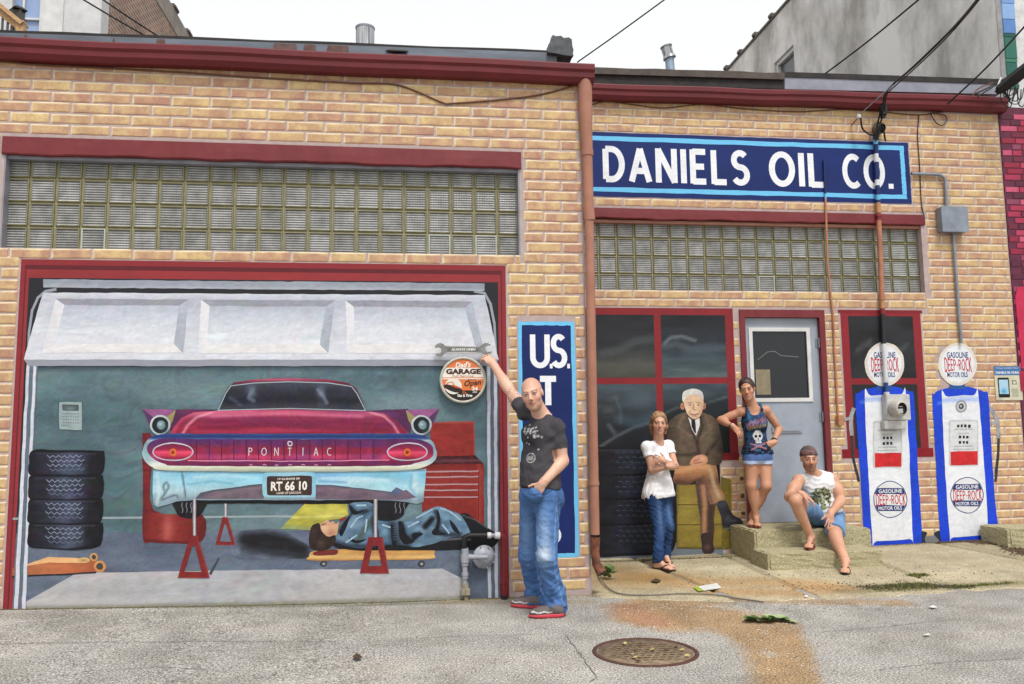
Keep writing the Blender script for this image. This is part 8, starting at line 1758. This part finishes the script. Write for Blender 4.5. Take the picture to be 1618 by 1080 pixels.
# ------------------------------------------------------------------ woman in tank top on the steps
def woman_tank():
    ZS = .342; root = empty('person', (3.6, 1.3, ZS)); tag(root, 'standing person in skull tank top and denim shorts, hand on hip, on the steps', 'person', 'people posing at the mural')
    SK = (202, 148, 118); F_ = nrm_([-.22, -.97, 0]); k = .94
    J = dict(pel=px3(1197, 718, 1.40), neck=px3(1190, 643, 1.43), sr=px3(1171, 650, 1.42), sl=px3(1210, 648, 1.42), er=px3(1139, 663, 1.50), wr=px3(1160, 675, 1.32), el=px3(1231, 677, 1.48), wl=px3(1222, 699, 1.33), hr=px3(1188, 724, 1.40), hl=px3(1207, 724, 1.40), kr=px3(1187, 766, 1.38), kl=px3(1211, 768, 1.31))
    h1, t1 = gpt(1195, 828, ZS+.016), gpt(1201, 838, ZS+.016)+V3(.0, -.02, 0); h2, t2 = gpt(1188, 826, ZS+.016)+V3(0, -.03, 0), gpt(1177, 838, ZS+.016)
    for q in ((h1, t1), (h2, t2)): q[1][:] = q[0]+nrm_(q[1]-q[0])*.215
    J['ar'] = h1+nrm_(t1-h1)*.04+V3(0, 0, .075); J['al'] = h2+nrm_(t2-h2)*.04+V3(0, 0, .075)
    hc = px3(1180.5, 615, 1.38); hf = frame([-.46, -.87, -.12], [-.17, -.02, .98]); hk = 1.03
    s = Sdf(); fr, at_ = torso(s, J['pel'], J['neck'], None, F_, True, k); shoulders(s, J, True, k); head_prims(s, hc, hf, hk, True); s.cone(hc-hf[2]*.06-hf[1]*.012, J['neck']+V3(0, 0, -.02), .050, .056, .03)
    R_ = (.043, .036, .036, .025); arm(s, J['sr'], J['er'], J['wr'], R_, mus=.88); arm(s, J['sl'], J['el'], J['wl'], R_, mus=.88)
    hand_prims(s, J['wr'], [.55, -.25, -.75], [-.2, .8, -.3], [.6, -.3, .5], .88, .45, .15, .2); hand_prims(s, J['wl'], [-.80, -.10, -.25], [0, .95, -.1], [-.2, -.2, -1], .88, .35, .15, .1)
    leg(s, J['hr'], J['kr'], J['ar'], (.082, .052, .050, .033)); leg(s, J['hl'], J['kl'], J['al'], (.082, .052, .050, .033))
    for kk, a in (('kr', 'ar'), ('kl', 'al')): m_ = J[kk]*.68+J[a]*.32; ax = nrm_(J[a]-J[kk]); s.ell(m_+V3(0, .018, 0), np.stack([np.cross(ax, F_), F_, ax]), V3(.044, .046, .11), .03)
    foot_prims(s, J['ar'], h1, t1, .9); foot_prims(s, J['al'], h2, t2, .9)
    def cf(V):
        c = skin_tone(V, SK); m_ = (np.linalg.norm(V-hc, axis=1) < .15) & (V[:, 2] > J['neck'][2]-.05); c2 = head_color(V, hc, hf, hk, SK, (70, 44, 34), (190, 84, 84), (50, 38, 32), smile=.9, fem=True); c[m_] = c2[m_]; return c
    body_mesh('body', s, root, cf, .007, [(*bx_(hc, .145), .003), (*bx_(J['wr']+V3(.05, -.02, -.05), .085), .0032), (*bx_(J['wl']+V3(-.06, 0, -.02), .085), .0032), (*bx_((h1+t1)/2, (.16, .16, .06)), .004), (*bx_((h2+t2)/2, (.16, .16, .06)), .004)])
    s = Sdf(); hair_cap(s, hc, hf, hk); bk = hc-hf[1]*.08-hf[2]*.0; s.path([bk, bk-hf[2]*.09+V3(-.035, .0, 0), bk-hf[2]*.17+V3(-.045, .0, 0)], [.04, .035, .016], .03); V, Fq = mesh_sdf(s, .004, 0, strands(74, .0013, hf, hc)); np_link('hair', V, Fq, streak(V, hf, hc, shade_noise(V, (64, 44, 36), .2, 46, 7), .4), HAIRM, root)
    # tank top
    s = Sdf(); torso(s, J['pel'], J['neck'], None, F_, True, k, .011); s.ell(at_(.06, .0), fr, V3(.150, .112, .14), .05); s.ell(at_(.66, -.02), fr, V3(.128, .095, .14), .04)
    for sg, a in ((-1, 'sr'), (1, 'sl')): b0 = J['neck']*.46+J[a]*.54+V3(0, .0, .022); s.path([b0+F_*.085+V3(0, 0, -.13), b0+F_*.055+V3(0, 0, -.03), b0+V3(0, 0, .014), b0-F_*.07+V3(0, 0, -.08)], [.024, .020, .018, .026], .02)
    s.ell(J['neck']+F_*.045+V3(0, 0, -.005), np.stack([fr[0], fr[1], fr[2]]), V3(.072, .10, .085), .005, True); s.cut(J['pel']+V3(0, 0, .008), [0, 0, -1])
    for a, sg in (('sr', -1), ('sl', 1)): s.ell(J[a]+V3(sg*.022, -.01, -.03), np.eye(3), V3(.058, .12, .085), .005, True)
    V, Fq = mesh_sdf(s, .005, 0, wrinkle(.003, 60, 24)); q = (V-J['pel'])@fr.T; lx, lz = -q[:, 0], q[:, 2]; c = shade_noise(V, (52, 62, 92), .35, 42, 4); nz_ = vnoise(lx*60+9, lz*30, 6); c = blend(c, .6*(nz_ > .62), (40, 120, 160)); c = blend(c, .75*np.exp(-((lz-.10)/.05)**2)*(vnoise(lx*28, lz*60, 9) > .5), (30, 28, 34)); c = blend(c, np.clip((.10-lz)/.05, 0, 1)*.8*(vnoise(lx*30, lz*80, 12) > .4), (26, 26, 32))
    fnt = q[:, 1] > .02
    c = blend(c, fnt*.8*np.exp(-((lz-.335-.25*lx)/.035)**4)*(np.abs(lx) < .11)*(np.sin(lx*170+4*np.sin(lz*90))*np.sin(lz*190) > -.1), (176, 110, 130)); c = blend(c, fnt*.8*np.exp(-((lz-.285-.15*lx)/.018)**4)*(np.abs(lx) < .10)*(np.sin(lx*260+2*np.sin(lz*120)) > -.2), (196, 160, 96))
    sk = np.hypot((lx-.005)/.050, (lz-.195)/.056); c = blend(c, fnt*(sk < 1), (214, 214, 216)); jw = (np.abs(lx-.005) < .030) & (np.abs(lz-.140) < .022); c = blend(c, fnt*jw*1., (206, 206, 208))
    for sx in (-1, 1): c = blend(c, fnt*(np.hypot((lx-.005-sx*.020)/.0145, (lz-.190)/.016) < 1), (24, 24, 32))
    c = blend(c, fnt*(np.hypot((lx-.005)/.007, (lz-.163)/.010) < 1), (24, 24, 32)); c = blend(c, fnt*jw*(np.sin(lx*420) > .5)*(np.abs(lz-.140) < .012), (40, 40, 48)); c = blend(c, fnt*.8*(np.abs(np.abs(lz-.085)-.4*np.abs(lx)) < .010)*(np.abs(lx) < .08), (176, 120, 134)); np_link('tank_top', V, Fq, c, CLOTH, root)
    # shorts
    s = Sdf(); s.ell(J['pel']+V3(0, .005, -.02), fr, V3(.158, .122, .12), .05)
    for h, kk in (('hr', 'kr'), ('hl', 'kl')): d = J[kk]-J[h]; s.cone(J[h], J[h]+d*.36, .089, .090, .012)
    s.cut(J['pel']+V3(0, 0, .05), [0, 0, 1]); zc = px3(1197, 733, 1.36)[2]; s.cut(V3(0, 0, zc), [0, 0, -1]); V, Fq = mesh_sdf(s, .0055, 0, wrinkle(.0035, 80, 29)); c = shade_noise(V, (92, 122, 178), .14, 14, 5); c = blend(c, .85*(V[:, 2] < zc+.035), (186, 200, 222)); np_link('shorts', V, Fq, c, DENIM, root)
    SO = mat('sandal_brown', col(150, 84, 70), col(120, 66, 56), .6); sandal(root, None, h1-V3(0, 0, .004), t1-V3(0, 0, .004), .9, SO, SO); sandal(root, None, h2-V3(0, 0, .004), t2-V3(0, 0, .004), .9, SO, SO)
    for w_, e, c_ in (('wr', 'er', (60, 54, 52)), ('wl', 'el', (34, 34, 38))):
        a = nrm_(J[w_]-J[e]); g = G(); p = J[w_]-a*.035; g.tube([p-a*.011, p+a*.011], .034, 14); o = g.build('wristwatch', mat('watch_'+w_, col(*c_), None, .4), root)
    a = nrm_(J['wr']-J['er']); p = J['wr']-a*.035+V3(-.004, -.034, .010); g = G(); g.lathe(p, (0, -1, .2), [(0, 0), (0, .018), (.008, .018), (.009, .0)], 16); g.build('watch_face', WHITEP, root)
woman_tank()

# ------------------------------------------------------------------ man seated on the steps
def man_seated():
    root = empty('person', (4.2, 1.25, .34)); tag(root, 'seated person in white sleeveless shirt and backward cap on the concrete steps', 'person', 'people posing at the mural')
    SK = (208, 156, 128); k = .94
    hip = V3(4.13, 1.28, .455)
    hip = np.array([px3(1303, 812, 1.28)[0], 1.28, .455]); neck = px3(1287, 750, 1.20)
    F_ = nrm_([-.30, -.95, 0]); J = dict(pel=hip, neck=neck, sr=px3(1262, 759, 1.16), sl=px3(1316, 757, 1.20), er=px3(1247, 785, 1.02), wr=px3(1268, 781, .84), el=px3(1329, 790, 1.10), wl=px3(1312, 812, .93))
    J['hr'] = hip+V3(-.095, -.02, -.01); J['hl'] = hip+V3(.095, -.02, -.01); J['kr'] = px3(1257, 791, .86); J['kl'] = px3(1320, 846, .80)
    h1, t1 = gpt(1283, 861, .196), gpt(1270, 872, .196); h2, t2 = gpt(1337, 899, .03), gpt(1332, 914, .03)
    t1 = h1+nrm_(t1-h1)*.25; t2 = h2+nrm_(t2-h2)*.25; J['ar'] = h1+nrm_(t1-h1)*.05+V3(0, 0, .085); J['al'] = h2+nrm_(t2-h2)*.05+V3(0, 0, .085)
    hc = px3(1278.5, 725, 1.13); hf = frame([-.26, -.96, -.04], [-.02, -.05, 1]); hk = 1.05
    s = Sdf(); fr, at_ = torso(s, J['pel'], J['neck'], None, F_, False, k); shoulders(s, J, False, k); head_prims(s, hc, hf, hk); s.cone(hc-hf[2]*.065-hf[1]*.012, J['neck']+V3(0, 0, -.02), .058, .064, .03)
    R_ = (.058, .046, .048, .031); arm(s, J['sr'], J['er'], J['wr'], R_, mus=1.15); arm(s, J['sl'], J['el'], J['wl'], R_, mus=1.15)
    hand_prims(s, J['wr'], [.75, -.30, -.50], [-.2, .3, -.9], [.3, -.8, .3], 1.0, .45, .12, .2); hand_prims(s, J['wl'], [-.30, -.45, -.75], [-.1, .8, -.5], [-.8, -.3, .1], 1.0, .35, .15, .2)
    leg(s, J['hr'], J['kr'], J['ar'], (.09, .062, .058, .038)); leg(s, J['hl'], J['kl'], J['al'], (.09, .062, .058, .038))
    for kk, a in (('kr', 'ar'), ('kl', 'al')): m_ = J[kk]*.68+J[a]*.32; ax = nrm_(J[a]-J[kk]); s.ell(m_+V3(0, .025, 0), np.stack([nrm_(np.cross(ax, F_)), nrm_(np.cross(ax, np.cross(ax, F_))), ax]), V3(.050, .052, .12), .03)
    foot_prims(s, J['ar'], h1, t1, 1); foot_prims(s, J['al'], h2, t2, 1)
    def cf(V):
        c = skin_tone(V, SK); m_ = (np.linalg.norm(V-hc, axis=1) < .155) & (V[:, 2] > J['neck'][2]-.05); c2 = head_color(V, hc, hf, hk, SK, (84, 56, 42), (176, 100, 88), (60, 66, 70), ((128, 92, 72), .65), smile=.05); c[m_] = c2[m_]; return c
    body_mesh('body', s, root, cf, .0075, [(*bx_(hc, .14), .003), (*bx_(J['wr']+V3(.06, -.03, -.05), .10), .0032), (*bx_(J['wl']+V3(-.03, -.04, -.07), .10), .0032), (*bx_((h1+t1)/2, (.18, .18, .06)), .004), (*bx_((h2+t2)/2, (.18, .18, .06)), .004)])
    # backward cap
    s = Sdf(); s.ell(hc+(-hf[1]*.014+hf[2]*.040)*hk, hf, V3(.083, .102, .094)*hk, .02); s.cut(hc+hf[2]*.042+hf[1]*.05, -(hf[2]-.12*hf[1])); V, Fq = mesh_sdf(s, .004, 0, wrinkle(.0015, 60, 5)); c = shade_noise(V, (96, 92, 92), .3, 50, 8); q = (V-hc)@hf.T; c = blend(c, .8*(vnoise(V[:, 0]*60, V[:, 2]*60, 3) > .62), (140, 84, 80)); c = blend(c, .8*(q[:, 2] < .055), (70, 68, 72)); cap = np_link('cap', V, Fq, c, CLOTH, root)
    s = Sdf(); s.ell(hc-hf[1]*.125+hf[2]*.030, hf, V3(.070, .075, .012), .01); s.ell(hc-hf[1]*.125+hf[2]*.012, hf, V3(.08, .085, .016), .006, True); V, Fq = mesh_sdf(s, .005); np_link('peak', V, Fq, shade_noise(V, (80, 76, 78), .2, 40, 9), CLOTH, cap)
    s = Sdf(); s.ell(hc+(-hf[1]*.03+hf[2]*.018)*hk, hf, V3(.077, .082, .055)*hk, .02); s.ell(hc+(hf[1]*.075-hf[2]*.01)*hk, hf, V3(.10, .085, .10)*hk, .01, True); V, Fq = mesh_sdf(s, .004); np_link('hair', V, Fq, shade_noise(V, (72, 50, 40), .2, 46, 7), HAIRM, root)
    # sleeveless shirt
    s = Sdf(); torso(s, J['pel'], J['neck'], None, F_, False, k*1.0, .014); s.ell(at_(.12, .03), fr, V3(.172, .145, .17), .06)
    for a in ('sr', 'sl'): s.cone(J['neck']+V3(0, 0, -.030), J[a]*.80+J['neck']*.20+V3(0, 0, .012), .062, .050, .04); s.cone(J[a]*.8+J['neck']*.2+V3(0, 0, -.02), J[a]*.5+at_(.5)*.5, .055, .06, .04)
    s.ell(J['neck']+V3(-.008, -.022, .045), np.eye(3), V3(.076, .078, .078), .005, True)
    for a, sg in (('sr', -1), ('sl', 1)): s.ell(J[a]+V3(sg*.055, -.01, -.02), np.eye(3), V3(.060, .13, .12), .004, True)
    s.cut(J['pel']+V3(0, 0, -.09), [0, 0, -1]); V, Fq = mesh_sdf(s, .006, 0, wrinkle(.005, 55, 34)); c = shade_noise(V, (236, 236, 238), .03, 18, 4); q = (V-J['pel'])@fr.T; lx, lz = -q[:, 0], q[:, 2]; em_ = np.hypot((lx+.01)/.105, (lz-.235)/.11); nz_ = vnoise(lx*46, lz*46, 7); n2 = vnoise(lx*90+3, lz*90, 8); ff = (q[:, 1] > .03)
    c = blend(c, ff*(em_ < 1+.5*(nz_-.5))*(nz_ > .36)*.85, (134, 142, 96)); c = blend(c, ff*(em_ < .95)*(n2 > .58)*.9, (52, 54, 44)); c = blend(c, ff*(em_ < .55)*(nz_ < .45)*.8, (206, 208, 180)); np_link('shirt', V, Fq, c, CLOTH, root)
    # denim shorts
    s = Sdf(); s.ell(hip+V3(0, .02, -.005), np.eye(3), V3(.175, .13, .115), .05)
    for h, kk, t in (('hr', 'kr', .80), ('hl', 'kl', .86)): d = J[kk]-J[h]; s.cone(J[h], J[h]+d*t, .104, .092, .04)
    s.cut(V3(0, 0, .342), [0, 0, -1]) if False else None
    cuts = [(J[h]+(J[kk]-J[h])*t, nrm_(J[kk]-J[h])) for h, kk, t in (('hr', 'kr', .72), ('hl', 'kl', .84))]; W5 = wrinkle(.0045, 70, 39); r_ = .115
    def dsp(x, y, z):
        o = W5(x, y, z)
        for e, u in cuts: tt = (x-e[0])*u[0]+(y-e[1])*u[1]+(z-e[2])*u[2]; rr = (x-e[0]-tt*u[0])**2+(y-e[1]-tt*u[1])**2+(z-e[2]-tt*u[2])**2; o = o+np.where((tt > 0) & (rr < .14**2), .08, 0)
        return o
    V, Fq = mesh_sdf(s, .006, 0, dsp); c = shade_noise(V, (98, 134, 176), .16, 14, 5); c = blend(c, .35*(vnoise(V[:, 0]*12, V[:, 2]*12, 2)), (150, 178, 206)); np_link('shorts', V, Fq, c, DENIM, root)
    SO = mat('sandal_red', col(128, 60, 56), col(100, 48, 46), .6); SD = mat('sandal_black', col(52, 44, 42), None, .6); sandal(root, None, h1-V3(0, 0, .004), t1-V3(0, 0, .004), 1, SO, SO); sandal(root, None, h2-V3(0, 0, .004), t2-V3(0, 0, .004), 1, SD, SD)
    a = nrm_(J['wr']-J['er']); p = J['wr']-a*.03; g = G(); g.tube([p-a*.008, p+a*.008], .037, 14); g.build('wristband', WHITEP, root)
man_seated()
